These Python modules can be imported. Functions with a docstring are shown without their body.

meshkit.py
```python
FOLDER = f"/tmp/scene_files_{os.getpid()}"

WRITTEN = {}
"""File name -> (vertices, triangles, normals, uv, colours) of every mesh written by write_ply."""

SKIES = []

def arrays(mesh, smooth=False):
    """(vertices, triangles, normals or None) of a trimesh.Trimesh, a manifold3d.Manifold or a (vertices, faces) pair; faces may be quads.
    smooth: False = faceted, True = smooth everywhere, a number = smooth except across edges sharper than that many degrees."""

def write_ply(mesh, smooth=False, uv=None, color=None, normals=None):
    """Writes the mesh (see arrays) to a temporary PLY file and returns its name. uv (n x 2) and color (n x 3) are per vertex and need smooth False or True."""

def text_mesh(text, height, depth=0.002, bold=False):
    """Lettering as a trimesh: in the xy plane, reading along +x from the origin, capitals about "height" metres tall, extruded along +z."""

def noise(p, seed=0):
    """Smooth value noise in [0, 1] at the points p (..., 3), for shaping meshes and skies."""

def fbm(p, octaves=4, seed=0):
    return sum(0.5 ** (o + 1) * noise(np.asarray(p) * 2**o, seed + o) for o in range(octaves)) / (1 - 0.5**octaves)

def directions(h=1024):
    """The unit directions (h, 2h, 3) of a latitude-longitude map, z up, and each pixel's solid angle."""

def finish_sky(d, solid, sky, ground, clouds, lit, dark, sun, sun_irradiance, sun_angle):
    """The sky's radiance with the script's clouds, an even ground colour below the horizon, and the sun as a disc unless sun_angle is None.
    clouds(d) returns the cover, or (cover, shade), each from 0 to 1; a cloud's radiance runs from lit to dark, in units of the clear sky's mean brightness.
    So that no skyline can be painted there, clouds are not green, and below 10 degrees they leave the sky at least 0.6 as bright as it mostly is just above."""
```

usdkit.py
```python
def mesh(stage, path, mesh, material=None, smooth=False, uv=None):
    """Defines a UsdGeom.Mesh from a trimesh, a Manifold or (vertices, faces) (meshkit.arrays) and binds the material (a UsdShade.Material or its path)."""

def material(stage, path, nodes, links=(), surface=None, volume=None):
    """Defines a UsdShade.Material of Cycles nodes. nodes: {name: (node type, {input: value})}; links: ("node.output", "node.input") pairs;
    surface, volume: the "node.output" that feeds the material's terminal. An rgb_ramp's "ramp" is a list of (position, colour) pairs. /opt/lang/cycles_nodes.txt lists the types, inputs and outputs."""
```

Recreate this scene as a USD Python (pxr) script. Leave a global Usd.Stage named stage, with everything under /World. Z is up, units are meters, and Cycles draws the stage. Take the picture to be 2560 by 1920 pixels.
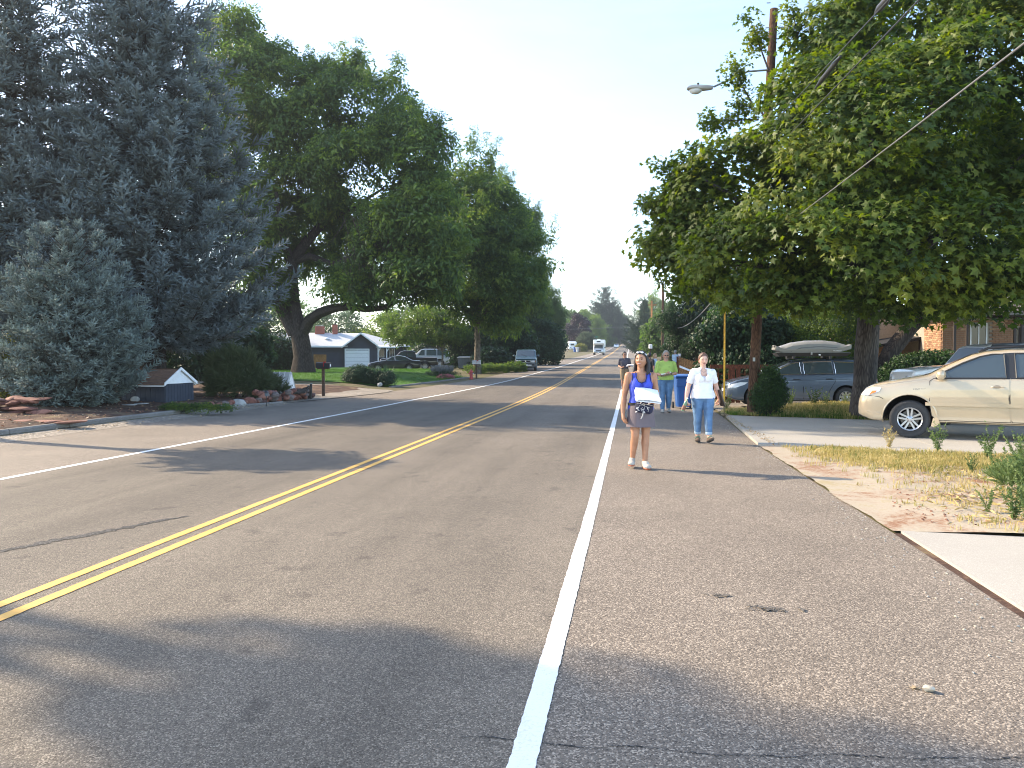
import math, random
import numpy as np, trimesh, manifold3d as m3
import usdkit, meshkit
from scipy.spatial.transform import Rotation as Rot
from pxr import Usd, UsdGeom, UsdLux, UsdShade, Gf, Sdf, Vt

stage = Usd.Stage.CreateInMemory()
UsdGeom.SetStageUpAxis(stage, UsdGeom.Tokens.z)
UsdGeom.Xform.Define(stage, '/World'); UsdGeom.Scope.Define(stage, '/World/Looks')
random.seed(7); rng = np.random.default_rng(7)
PI = math.pi

# ---------------------------------------------------------------- camera, sky, sun, exposure
EYE = np.array([0.0, 0.0, 1.56]); FOC = 1971.0; YAW = math.radians(8.455); PITCH = math.radians(1.811)
EXPOSURE = 1.68
FWD = np.array([-math.sin(YAW)*math.cos(PITCH), math.cos(YAW)*math.cos(PITCH), -math.sin(PITCH)])
RGT = np.array([math.cos(YAW), math.sin(YAW), 0.0]); UPV = np.cross(RGT, FWD)
cam = UsdGeom.Camera.Define(stage, '/World/camera')
cam.CreateHorizontalApertureAttr(36.0); cam.CreateVerticalApertureAttr(27.0)
cam.CreateFocalLengthAttr(36.0*FOC/2560); cam.CreateClippingRangeAttr((0.05, 6000.0)); cam.CreateExposureAttr(EXPOSURE)
cam.AddTransformOp().Set(Gf.Matrix4d(*[float(x) for x in (*RGT, 0, *UPV, 0, *(-FWD), 0, *EYE, 1)]))

SUN_ELEV = math.radians(31.0); SUN_AZ = math.radians(-90+16.5)          # azimuth from +Y, clockwise; low evening sun on the left
SUN_DIR = np.array([math.sin(SUN_AZ)*math.cos(SUN_ELEV), math.cos(SUN_AZ)*math.cos(SUN_ELEV), math.sin(SUN_ELEV)])
usdkit.material(stage, '/World/Looks/sky', {
    'sky': ('sky_texture', {'sky_type': 'single_scattering', 'sun_disc': False, 'sun_elevation': SUN_ELEV, 'sun_rotation': SUN_AZ % (2*PI), 'air_density': 1.0, 'aerosol_density': 1.0, 'ozone_density': 1.2}),
    'co': ('texture_coordinate', {}), 'mp': ('mapping', {'scale': (1.2, 4.5, 9.0), 'rotation': (0.1, 0.2, 0.7)}),
    'n': ('noise_texture', {'scale': 1.3, 'detail': 6.0, 'roughness': 0.62, 'distortion': 0.4}),
    'r': ('rgb_ramp', {'ramp': [(0.0, (0, 0, 0)), (0.5, (0, 0, 0)), (0.78, (0.22, 0.22, 0.22)), (1.0, (0.45, 0.45, 0.45))]}),
    'm': ('mix_color', {'b': (2.6, 2.75, 3.05)}), 'bg': ('background_shader', {'strength': 0.15})},
    [('co.generated', 'mp.vector'), ('mp.vector', 'n.vector'), ('n.fac', 'r.fac'), ('r.color', 'm.fac'), ('sky.color', 'm.a'), ('m.result', 'bg.color')], surface='bg.background')
dome = UsdLux.DomeLight.Define(stage, '/World/sky_dome')
UsdShade.MaterialBindingAPI.Apply(dome.GetPrim()).Bind(UsdShade.Material.Get(stage, '/World/Looks/sky'))
sun = UsdLux.DistantLight.Define(stage, '/World/sun')
sun.CreateIntensityAttr(0.84); sun.CreateAngleAttr(0.53); sun.CreateNormalizeAttr(True); sun.CreateColorAttr(Gf.Vec3f(1.0, 0.83, 0.60))
_z = SUN_DIR; _x = np.cross([0, 0, 1], _z); _x /= np.linalg.norm(_x); _y = np.cross(_z, _x)
sun.AddTransformOp().Set(Gf.Matrix4d(*[float(v) for v in (*_x, 0, *_y, 0, *_z, 0, 0, 0, 60, 1)]))

# ---------------------------------------------------------------- scene helpers
_used = {}
def numbered(parent, name):
    k = (parent, name); n = _used.get(k, 0); _used[k] = n+1
    return f'{parent}/{name}' + (f'_{n:03d}' if n else '')
def setd(p, **kw):
    for k, v in kw.items():
        if v: p.SetCustomDataByKey(k, v)
    return p
def thing(name, label=None, cat=None, loc=(0, 0, 0), rotz=0.0, group=None, kind=None):
    x = UsdGeom.Xform.Define(stage, numbered('/World', name))
    x.AddTranslateOp().Set(Gf.Vec3d(*map(float, loc)))
    if rotz: x.AddRotateZOp().Set(math.degrees(rotz))
    return setd(x.GetPrim(), label=label, category=cat, group=group, kind=kind)
def part(parent, name, mesh, mat, smooth=30, label=None, kind=None):
    m = usdkit.mesh(stage, numbered(str(parent.GetPath()), name), mesh, M[mat] if isinstance(mat, str) else mat, smooth)
    return setd(m.GetPrim(), label=label, kind=kind)
def solo(name, mesh, mat, label=None, cat=None, group=None, kind=None, smooth=30):
    m = usdkit.mesh(stage, numbered('/World', name), mesh, M[mat] if isinstance(mat, str) else mat, smooth)
    return setd(m.GetPrim(), label=label, category=cat, group=group, kind=kind)
def copy_of(root, loc, rotz=0.0, label=None, group=None, scale=None):
    was = root.GetCustomData()
    nm = root.GetName().rsplit('_', 1)[0] if root.GetName()[-3:].isdigit() else root.GetName()
    x = UsdGeom.Xform.Define(stage, numbered('/World', nm)); p = x.GetPrim()
    p.GetReferences().AddInternalReference(root.GetPath()); p.SetInstanceable(True)
    x.ClearXformOpOrder()
    x.MakeMatrixXform().Set(Gf.Matrix4d(Gf.Rotation(Gf.Vec3d(0, 0, 1), math.degrees(rotz)), Gf.Vec3d(*map(float, loc))))
    return setd(p, label=label or was.get('label'), category=was.get('category'), group=group or was.get('group'))

# ---------------------------------------------------------------- mesh helpers ((V, F) pairs)
def cat(*ms):
    vs, fs, n = [], [], 0
    for m in ms:
        if hasattr(m, 'vertices'): v, f = np.asarray(m.vertices), np.asarray(m.faces)
        elif hasattr(m, 'to_mesh'):
            q = m.to_mesh(); v, f = q.vert_properties[:, :3], q.tri_verts
        else: v, f = np.asarray(m[0], float), np.asarray(m[1], int)
        if f.shape[1] == 4: f = np.vstack([f[:, [0, 1, 2]], f[:, [0, 2, 3]]])
        vs.append(v); fs.append(f+n); n += len(v)
    return np.vstack(vs), np.vstack(fs)
def mv(m, t=(0, 0, 0), rz=0, rx=0, ry=0, s=1.0):
    v, f = cat(m)
    R = Rot.from_euler('xyz', [rx, ry, rz]).as_matrix()
    return (v*np.asarray(s)) @ R.T + np.asarray(t, float), f
BF = np.array([[0, 2, 3, 1], [4, 5, 7, 6], [0, 1, 5, 4], [2, 6, 7, 3], [0, 4, 6, 2], [1, 3, 7, 5]])
def box(lo, hi):
    lo, hi = np.minimum(lo, hi), np.maximum(lo, hi)
    v = np.array([[(lo, hi)[i][0], (lo, hi)[j][1], (lo, hi)[k][2]] for k in (0, 1) for j in (0, 1) for i in (0, 1)], float)
    return cat((v, BF))
def cbox(lo, hi, c=0.02):
    lo, hi = np.asarray(lo, float), np.asarray(hi, float); pts = []
    c = np.minimum(c, (hi-lo)*0.45)*np.ones(3)
    for i in (0, 1):
        for j in (0, 1):
            for k in (0, 1):
                p = np.array([(lo, hi)[i][0], (lo, hi)[j][1], (lo, hi)[k][2]]); s = np.array([1-2*i, 1-2*j, 1-2*k])*c
                for a in range(3):
                    q = p+s; q[a] = p[a]; pts.append(q)
    h = trimesh.convex.convex_hull(np.array(pts)); return np.asarray(h.vertices), np.asarray(h.faces)
def hull(pts):
    h = trimesh.convex.convex_hull(np.asarray(pts, float)); return np.asarray(h.vertices), np.asarray(h.faces)
def tube(pts, radii, n=8, caps=True):
    pts = np.asarray(pts, float); k = len(pts); radii = np.broadcast_to(np.asarray(radii, float), (k,))
    d = np.gradient(pts, axis=0); d /= np.maximum(np.linalg.norm(d, axis=1, keepdims=True), 1e-9)
    a = np.cross(d[0], [0, 0, 1.0]);
    if np.linalg.norm(a) < 1e-3: a = np.array([1.0, 0, 0])
    a /= np.linalg.norm(a); rings = []; th = np.arange(n)*2*PI/n
    for i in range(k):
        a = a-d[i]*(a@d[i]); a /= np.linalg.norm(a); b = np.cross(d[i], a)
        rings.append(pts[i]+radii[i]*(np.cos(th)[:, None]*a+np.sin(th)[:, None]*b))
    v = np.vstack(rings); f = []
    i, j = np.meshgrid(np.arange(k-1), np.arange(n), indexing='ij'); j2 = (j+1) % n
    f = np.stack([i*n+j, i*n+j2, (i+1)*n+j2, (i+1)*n+j], -1).reshape(-1, 4)
    f = np.vstack([f[:, [0, 1, 2]], f[:, [0, 2, 3]]])
    if caps:
        v = np.vstack([v, pts[0], pts[-1]]); c0, c1 = len(v)-2, len(v)-1; q = np.arange(n)
        f = np.vstack([f, np.stack([np.full(n, c0), (q+1) % n, q], 1), np.stack([np.full(n, c1), (k-1)*n+q, (k-1)*n+(q+1) % n], 1)])
    return v, f
def cyl(p0, p1, r, n=12, r1=None): return tube([p0, p1], [r, r if r1 is None else r1], n)
def lathe(profile, n=20):
    pr = np.asarray(profile, float); th = np.arange(n)*2*PI/n; k = len(pr)
    v = np.stack([np.outer(pr[:, 0], np.cos(th)), np.outer(pr[:, 0], np.sin(th)), np.repeat(pr[:, 1:2], n, 1)], -1).reshape(-1, 3)
    i, j = np.meshgrid(np.arange(k-1), np.arange(n), indexing='ij'); j2 = (j+1) % n
    return cat((v, np.stack([i*n+j, i*n+j2, (i+1)*n+j2, (i+1)*n+j], -1).reshape(-1, 4)))
def prism(poly, y0, y1):
    """poly in the x-z plane, extruded along y."""
    from shapely.geometry import Polygon
    m = trimesh.creation.extrude_polygon(Polygon(poly), abs(y1-y0), engine='earcut')
    v = np.asarray(m.vertices); return cat((np.stack([v[:, 0], max(y0, y1)-v[:, 2], v[:, 1]], 1), np.asarray(m.faces)))
def sphere(c, r, sub=2):
    s = trimesh.creation.icosphere(sub, 1.0); return np.asarray(s.vertices)*np.asarray(r)+np.asarray(c, float), np.asarray(s.faces)
def rock(r, seed, sub=2, amp=0.35, flat=1.0):
    s = trimesh.creation.icosphere(sub, 1.0); v = np.asarray(s.vertices)
    R = np.random.default_rng(seed)
    for _ in range(9):                                                   # knock planes off a ball: an angular stone
        d = R.normal(size=3); d /= np.linalg.norm(d); o = R.uniform(0.55, 0.9); q = v@d
        v = v-np.maximum(q-o, 0)[:, None]*d
    v = v*(1+amp*0.35*(meshkit.fbm(v*2.2+seed, 3, seed)-0.5))[:, None]
    return v*np.asarray(r)*np.array([1, 1, flat]), np.asarray(s.faces)

# ---------------------------------------------------------------- terrain profile and where the photograph's rays land
def zroad(Y):
    Y = np.asarray(Y, float)
    z = np.where(Y < 22, 0, np.where(Y < 48, .02/52*(Y-22)**2, .26+.02*(Y-48)))
    return z+np.where(Y > 150, np.where(Y < 300, .0085/300*(Y-150)**2, .6375+.0085*(Y-300)), 0)
def sstep(a, b, x): t = np.clip((np.asarray(x, float)-a)/(b-a), 0, 1); return t*t*(3-2*t)
KERB_X = -12.35
def zland(X, Y):
    X, Y = np.asarray(X, float), np.asarray(Y, float); z = zroad(Y)
    yard = 0.13+0.22*sstep(-13, -19, X)                                   # planted bed behind the kerb
    lawn = np.interp(Y, [30, 36, 40, 50, 70, 90, 120], [.12, .2, .42, .66, .66, .62, 1.6])
    near = z+yard*sstep(-12.4, -12.55, X)
    far = z+(lawn-z)*sstep(-11.0, -15.5, X)
    w = sstep(24, 34, Y)
    left = near*(1-w)+far*w
    w2 = sstep(95, 125, Y); left = left*(1-w2)+z*w2
    fy = 21.9-.354*(X-2.65); right = z+0.2*sstep(3.0, 5.5, X)*sstep(fy+.05, fy+1.2, Y)*(1-sstep(23.2, 24.5, Y)*0.6)*(1-sstep(60, 90, Y))
    return np.where(X < -9, left, np.where(X > 2, right, z))
def ray(px, py): return FWD+RGT*(px-1280)/FOC-UPV*(py-960)/FOC            # photograph pixel -> direction
def at(px, py, Y): d = ray(px, py); return EYE+d*Y/d[1]
def gy(px, Y):                                                           # on the land at that depth
    p = at(px, 900, Y); p[2] = float(zland(p[0], p[1])); return p
def G(px, py):
    d = ray(px, py); Y = np.geomspace(2.0, 900, 3000); P = EYE+d*(Y/d[1])[:, None]
    k = np.argmax(P[:, 2] <= zland(P[:, 0], Y)); return P[k]
# ---------------------------------------------------------------- materials
M = {}
def mat(name, nodes, links, surface='p.BSDF'):
    M[name] = usdkit.material(stage, '/World/Looks/'+name, nodes, links, surface=surface); return M[name]
def pm(name, c, rough=0.6, var=0.15, scale=6.0, bump=0.0, bscale=None, **kw):
    """a plain painted / woven / cast surface: its colour wanders a little, optional relief"""
    c = np.asarray(c, float)
    nodes = {'g': ('texture_coordinate', {}), 'n': ('noise_texture', {'scale': scale, 'detail': 5.0, 'roughness': 0.6}),
             'r': ('rgb_ramp', {'ramp': [(0.25, tuple(c*(1-var))), (0.75, tuple(np.minimum(c*(1+var), 0.95)))]}),
             'p': ('principled_bsdf', {'roughness': rough, **kw})}
    links = [('g.object', 'n.vector'), ('n.fac', 'r.fac'), ('r.color', 'p.base_color')]
    if bump:
        nodes['n2'] = ('noise_texture', {'scale': bscale or scale*6, 'detail': 4.0}); nodes['b'] = ('bump', {'strength': 0.6, 'distance': bump})
        links += [('g.object', 'n2.vector'), ('n2.fac', 'b.height'), ('b.normal', 'p.normal')]
    return mat(name, nodes, links)
def speckle(name, dark, mid, light, scale=80.0, rough=0.85, bump=0.004, lanes=False, patch=0.3, tint=(1, 1, 1)):
    nodes = {'g': ('geometry', {}), 'v': ('voronoi_texture', {'scale': scale, 'feature': 'f1'}), 's': ('separate_color', {}),
             'r': ('rgb_ramp', {'ramp': [(0.0, dark), (0.3, mid), (0.72, mid), (0.86, light), (1.0, tuple(np.array(light)*1.25))]}),
             'n': ('noise_texture', {'scale': 0.55, 'detail': 7.0, 'roughness': 0.62}), 'nr': ('rgb_ramp', {'ramp': [(0.25, (1-patch,)*3), (0.5, (1, 1, 1)), (0.8, (1+patch,)*3)]}),
             'm': ('mix_color', {'blend_type': 'multiply', 'fac': 1.0, 'use_clamp': False, 'use_clamp_result': False}),
             'd': ('voronoi_texture', {'scale': scale, 'feature': 'smooth_f1'}), 'b': ('bump', {'strength': 0.7, 'distance': bump, 'invert': True}),
             'p': ('principled_bsdf', {'roughness': rough, 'specular_ior_level': 0.3})}
    links = [('g.position', 'v.vector'), ('v.color', 's.color'), ('s.r', 'r.fac'), ('g.position', 'n.vector'), ('n.fac', 'nr.fac'), ('r.color', 'm.a'), ('nr.color', 'm.b'),
             ('g.position', 'd.vector'), ('d.distance', 'b.height'), ('b.normal', 'p.normal')]
    if lanes:                                                            # two worn, darker tracks in each lane and long stains, all running with the road
        nodes |= {'x': ('separate_xyz', {}), 'w': ('math', {'math_type': 'multiply_add', 'value2': 1/16.0, 'value3': 0.5+2.0/16}),
                  'wr': ('rgb_ramp', {'ramp': [(0.0, (1.12,)*3), (0.115, (1.1,)*3), (0.135, (0.86, 0.85, 0.85)), (0.2, (0.70, 0.70, 0.71)), (0.25, (0.80,)*3), (0.33, (0.70, 0.70, 0.71)), (0.37, (0.88,)*3), (0.40, (0.92,)*3), (0.445, (0.84,)*3), (0.49, (0.95,)*3), (0.55, (0.84,)*3), (0.585, (0.98,)*3), (0.62, (1.08,)*3), (1.0, (1.08,)*3)]}),
                  'mp': ('mapping', {'scale': (1.3, 0.1, 1.0)}), 'n3': ('noise_texture', {'scale': 1.0, 'detail': 6.0, 'roughness': 0.65}),
                  'n3r': ('rgb_ramp', {'ramp': [(0.3, (0.76,)*3), (0.52, (1, 1, 1)), (0.75, (1.13,)*3)]}),
                  'n4': ('noise_texture', {'scale': 2.6, 'detail': 3.0, 'roughness': 0.55}), 'n4r': ('rgb_ramp', {'ramp': [(0.0, (1, 1, 1)), (0.62, (1, 1, 1)), (0.70, (0.72, 0.72, 0.73)), (1.0, (0.6, 0.6, 0.61))]}), 'm4': ('mix_color', {'blend_type': 'multiply', 'fac': 1.0, 'use_clamp': False}),
                  'm2': ('mix_color', {'blend_type': 'multiply', 'fac': 1.0, 'use_clamp': False}), 'm3': ('mix_color', {'blend_type': 'multiply', 'fac': 1.0, 'use_clamp': False})}
        links += [('g.position', 'x.vector'), ('x.x', 'w.value1'), ('w.value', 'wr.fac'), ('g.position', 'mp.vector'), ('mp.vector', 'n3.vector'), ('n3.fac', 'n3r.fac'),
                  ('m.result', 'm2.a'), ('wr.color', 'm2.b'), ('m2.result', 'm3.a'), ('n3r.color', 'm3.b'), ('g.position', 'n4.vector'), ('n4.fac', 'n4r.fac'), ('m3.result', 'm4.a'), ('n4r.color', 'm4.b'), ('m4.result', 'p.base_color')]
    else: links += [('m.result', 'p.base_color')]
    mat(name, nodes, links)
def leafmat(name, cols, trans=0.35, rough=0.5, spec=0.35):
    """leaves: every leaf and every spray its own green; light passes through"""
    cols = [np.asarray(c, float) for c in cols]
    nodes = {'o': ('object_info', {}), 'g': ('geometry', {}), 'a': ('math', {'math_type': 'multiply_add', 'value2': 0.38}), 'a2': ('math', {'math_type': 'multiply_add', 'value2': 0.30}),
             'n': ('noise_texture', {'scale': 0.75, 'detail': 3.0}), 'nm': ('map_range', {'from_min': 0.36, 'from_max': 0.66, 'to_min': 0.0, 'to_max': 0.34, 'clamp': True}),
             'r': ('rgb_ramp', {'ramp': [(0.02+0.96*k/(len(cols)-1), tuple(c)) for k, c in enumerate(cols)]}),
             'p': ('principled_bsdf', {'roughness': rough, 'specular_ior_level': spec}), 't': ('translucent_bsdf', {}),
             'h': ('hsv', {'saturation': 1.15, 'value': 1.35}), 'm': ('mix_closure', {'fac': trans})}
    links = [('g.position', 'n.vector'), ('n.fac', 'nm.value'), ('nm.result', 'a2.value3'), ('o.random', 'a2.value1'), ('g.random_per_island', 'a.value1'), ('a2.value', 'a.value3'), ('a.value', 'r.fac'), ('r.color', 'p.base_color'),
             ('r.color', 'h.color'), ('h.color', 't.color'), ('p.BSDF', 'm.closure1'), ('t.BSDF', 'm.closure2')]
    mat(name, nodes, links, 'm.closure')
def sprucemat(name, inner, tips, trans=.18):
    """needles: brown-green inside the shoot, paler blue towards its end, every shoot a little different"""
    tips = [np.asarray(c, float) for c in tips]
    mat(name, {'o': ('object_info', {}), 'g': ('geometry', {}), 't': ('texture_coordinate', {}), 'x': ('separate_xyz', {}), 'f': ('map_range', {'from_min': 0.05, 'from_max': 0.75, 'to_min': 0.0, 'to_max': 1.0, 'clamp': True}),
               'a': ('math', {'math_type': 'multiply_add', 'value2': 0.45}), 'a2': ('math', {'math_type': 'multiply', 'value2': 0.55}), 'r': ('rgb_ramp', {'ramp': [(0.02+0.96*k/(len(tips)-1), tuple(c)) for k, c in enumerate(tips)]}),
               'm': ('mix_color', {'a': inner}), 'p': ('principled_bsdf', {'roughness': 0.6, 'specular_ior_level': 0.25}), 'tr': ('translucent_bsdf', {}), 'mc': ('mix_closure', {'fac': trans})},
        [('t.object', 'x.vector'), ('x.x', 'f.value'), ('f.result', 'm.fac'), ('o.random', 'a2.value1'), ('g.random_per_island', 'a.value1'), ('a2.value', 'a.value3'), ('a.value', 'r.fac'), ('r.color', 'm.b'), ('m.result', 'p.base_color'), ('m.result', 'tr.color'), ('p.BSDF', 'mc.closure1'), ('tr.BSDF', 'mc.closure2')], 'mc.closure')
def bark(name, c, c2, s=6.0, bump=0.03):
    mat(name, {'g': ('texture_coordinate', {}), 'mp': ('mapping', {'scale': (1, 1, 0.14)}), 'n': ('noise_texture', {'scale': s*3, 'detail': 6.0, 'roughness': 0.65}),
               'v': ('voronoi_texture', {'scale': s*4.5, 'feature': 'distance_to_edge'}), 'r': ('rgb_ramp', {'ramp': [(0.0, tuple(np.array(c)*0.35)), (0.12, c), (0.6, c2)]}),
               'k': ('math', {'math_type': 'multiply'}), 'n2': ('noise_texture', {'scale': 1.1, 'detail': 3.0}), 'r2': ('rgb_ramp', {'ramp': [(0.3, (0.7,)*3), (0.7, (1.15,)*3)]}),
               'm': ('mix_color', {'blend_type': 'multiply', 'fac': 1.0, 'use_clamp': False}), 'b': ('bump', {'strength': 0.9, 'distance': bump}), 'p': ('principled_bsdf', {'roughness': 0.9, 'specular_ior_level': 0.2})},
        [('g.object', 'mp.vector'), ('mp.vector', 'n.vector'), ('mp.vector', 'v.vector'), ('v.distance', 'k.value1'), ('n.fac', 'k.value2'), ('k.value', 'r.fac'), ('g.object', 'n2.vector'), ('n2.fac', 'r2.fac'),
         ('r.color', 'm.a'), ('r2.color', 'm.b'), ('m.result', 'p.base_color'), ('k.value', 'b.height'), ('b.normal', 'p.normal')])

speckle('asphalt', (.072, .058, .044), (.145, .121, .094), (.265, .223, .173), 150.0, lanes=True, patch=0.16)
speckle('shoulder_asphalt', (.070, .057, .045), (.160, .131, .103), (.315, .262, .205), 125.0, patch=0.2)
speckle('gravel', (.10, .085, .07), (.21, .18, .145), (.36, .31, .25), 34.0, patch=0.25, bump=0.01)
speckle('concrete', (.30, .275, .235), (.335, .308, .264), (.37, .34, .295), 200.0, rough=0.8, bump=0.0006, patch=0.10)
speckle('old_concrete', (.10, .092, .085), (.155, .143, .13), (.21, .195, .18), 90.0, rough=0.9, bump=0.004, patch=0.35)
mat('road_white', {'g': ('geometry', {}), 'n': ('noise_texture', {'scale': 60.0, 'detail': 5.0, 'roughness': 0.75}), 'n2': ('noise_texture', {'scale': 1.4, 'detail': 4.0}), 'a': ('math', {'math_type': 'multiply_add', 'value2': 0.55}),
                   'r': ('rgb_ramp', {'ramp': [(0.43, (.14, .125, .11)), (0.52, (.60, .59, .565)), (0.75, (.80, .795, .77))]}), 'p': ('principled_bsdf', {'roughness': 0.75})},
    [('g.position', 'n.vector'), ('g.position', 'n2.vector'), ('n2.fac', 'a.value1'), ('n.fac', 'a.value3'), ('a.value', 'r.fac'), ('r.color', 'p.base_color')])
mat('road_yellow', {'g': ('geometry', {}), 'n': ('noise_texture', {'scale': 70.0, 'detail': 5.0, 'roughness': 0.75}), 'n2': ('noise_texture', {'scale': 1.1, 'detail': 4.0}), 'a': ('math', {'math_type': 'multiply_add', 'value2': 0.5}),
                    'r': ('rgb_ramp', {'ramp': [(0.46, (.13, .11, .09)), (0.55, (.58, .30, .05)), (0.8, (.68, .38, .085))]}), 'p': ('principled_bsdf', {'roughness': 0.75})},
    [('g.position', 'n.vector'), ('g.position', 'n2.vector'), ('n2.fac', 'a.value1'), ('n.fac', 'a.value3'), ('a.value', 'r.fac'), ('r.color', 'p.base_color')])
# the land: mulch bed, lawn, bare tan soil, by noise and by where it is
def soil(name, cols, scale=1.3, fine=30.0, bump=0.02):
    n = len(cols)
    mat(name, {'g': ('geometry', {}), 'n': ('noise_texture', {'scale': scale, 'detail': 8.0, 'roughness': 0.68, 'distortion': 0.5}), 'f': ('noise_texture', {'scale': fine, 'detail': 4.0, 'roughness': 0.7}),
               'a': ('math', {'math_type': 'multiply_add', 'value2': 0.45}), 's': ('math', {'math_type': 'multiply_add', 'value2': 1.0, 'value3': -0.225}),
               'r': ('rgb_ramp', {'ramp': [(0.28+0.46*k/(n-1), c) for k, c in enumerate(cols)]}), 'b': ('bump', {'strength': 0.8, 'distance': bump}), 'p': ('principled_bsdf', {'roughness': 0.95, 'specular_ior_level': 0.15})},
        [('g.position', 'n.vector'), ('g.position', 'f.vector'), ('f.fac', 'a.value1'), ('n.fac', 's.value1'), ('s.value', 'a.value3'), ('a.value', 'r.fac'), ('r.color', 'p.base_color'), ('f.fac', 'b.height'), ('b.normal', 'p.normal')])
soil('land', [(.055, .06, .025), (.10, .095, .045), (.16, .13, .075), (.2, .17, .11)], 0.8)
soil('mulch', [(.03, .022, .018), (.065, .042, .032), (.10, .06, .045), (.16, .11, .07), (.20, .16, .08)], 1.6, 26.0, 0.03)
soil('dry_soil', [(.20, .09, .055), (.27, .165, .105), (.34, .275, .205), (.36, .31, .24), (.32, .26, .15), (.35, .30, .20)], 1.25, 24.0, 0.012)
soil('lawn_base', [(.035, .085, .012), (.055, .13, .018), (.075, .165, .025)], 0.7, 18.0, 0.03)
soil('grass_soil', [(.12, .11, .04), (.22, .18, .08), (.32, .26, .12), (.36, .30, .15)], 1.5, 22.0, 0.02)
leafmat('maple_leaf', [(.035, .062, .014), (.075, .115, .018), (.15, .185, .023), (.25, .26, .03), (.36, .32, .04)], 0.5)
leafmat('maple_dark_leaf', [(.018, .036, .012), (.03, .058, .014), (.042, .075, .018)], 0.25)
leafmat('elm_leaf', [(.042, .076, .024), (.07, .12, .03), (.105, .165, .036), (.16, .215, .045)], 0.5)
leafmat('elm_light_leaf', [(.075, .13, .025), (.13, .19, .034), (.18, .24, .042), (.25, .29, .06)], 0.5)
leafmat('grey_leaf', [(.05, .085, .045), (.085, .13, .06), (.13, .17, .08)], 0.35)
leafmat('plum_leaf', [(.018, .010, .014), (.03, .016, .022), (.05, .026, .03)], 0.2)
leafmat('hedge_leaf', [(.016, .036, .016), (.026, .054, .02), (.04, .075, .026), (.06, .10, .034)], 0.3, rough=0.5)
leafmat('bush_leaf', [(.025, .06, .012), (.04, .085, .015), (.07, .12, .02)], 0.3)
leafmat('yellow_leaf', [(.13, .15, .02), (.2, .2, .03), (.28, .26, .04)], 0.4)
sprucemat('spruce_needle', (.07, .085, .075), [(.18, .228, .232), (.255, .31, .315), (.34, .395, .40)])
sprucemat('spruce_needle_pale', (.08, .095, .08), [(.20, .265, .245), (.30, .37, .335), (.41, .47, .42)])
leafmat('conifer_needle', [(.018, .04, .02), (.03, .06, .03), (.045, .08, .04)], 0.1)
leafmat('juniper_needle', [(.07, .095, .045), (.105, .135, .06), (.15, .18, .085)], 0.25)
leafmat('dry_blade', [(.30, .24, .09), (.46, .37, .16), (.56, .46, .23), (.62, .54, .32)], 0.3, spec=0.2)
leafmat('dry_green_blade', [(.14, .15, .04), (.27, .25, .08), (.40, .33, .13), (.48, .40, .19)], 0.3, spec=0.2)
leafmat('green_blade', [(.04, .10, .012), (.06, .14, .02), (.085, .18, .03)], 0.35, spec=0.2)
leafmat('weed_leaf', [(.09, .14, .045), (.14, .20, .065), (.19, .24, .085), (.25, .28, .11)], 0.35)
leafmat('dead_leaf', [(.22, .15, .08), (.34, .26, .16), (.48, .42, .32), (.55, .5, .42)], 0.2)
leafmat('red_chip', [(.17, .075, .04), (.25, .11, .06), (.33, .17, .10)], 0.1)
leafmat('lavender_flower', [(.24, .25, .24), (.33, .33, .34), (.40, .40, .37)], 0.25)
leafmat('pink_petal', [(.5, .14, .18), (.6, .22, .25), (.62, .3, .3)], 0.25)
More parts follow.
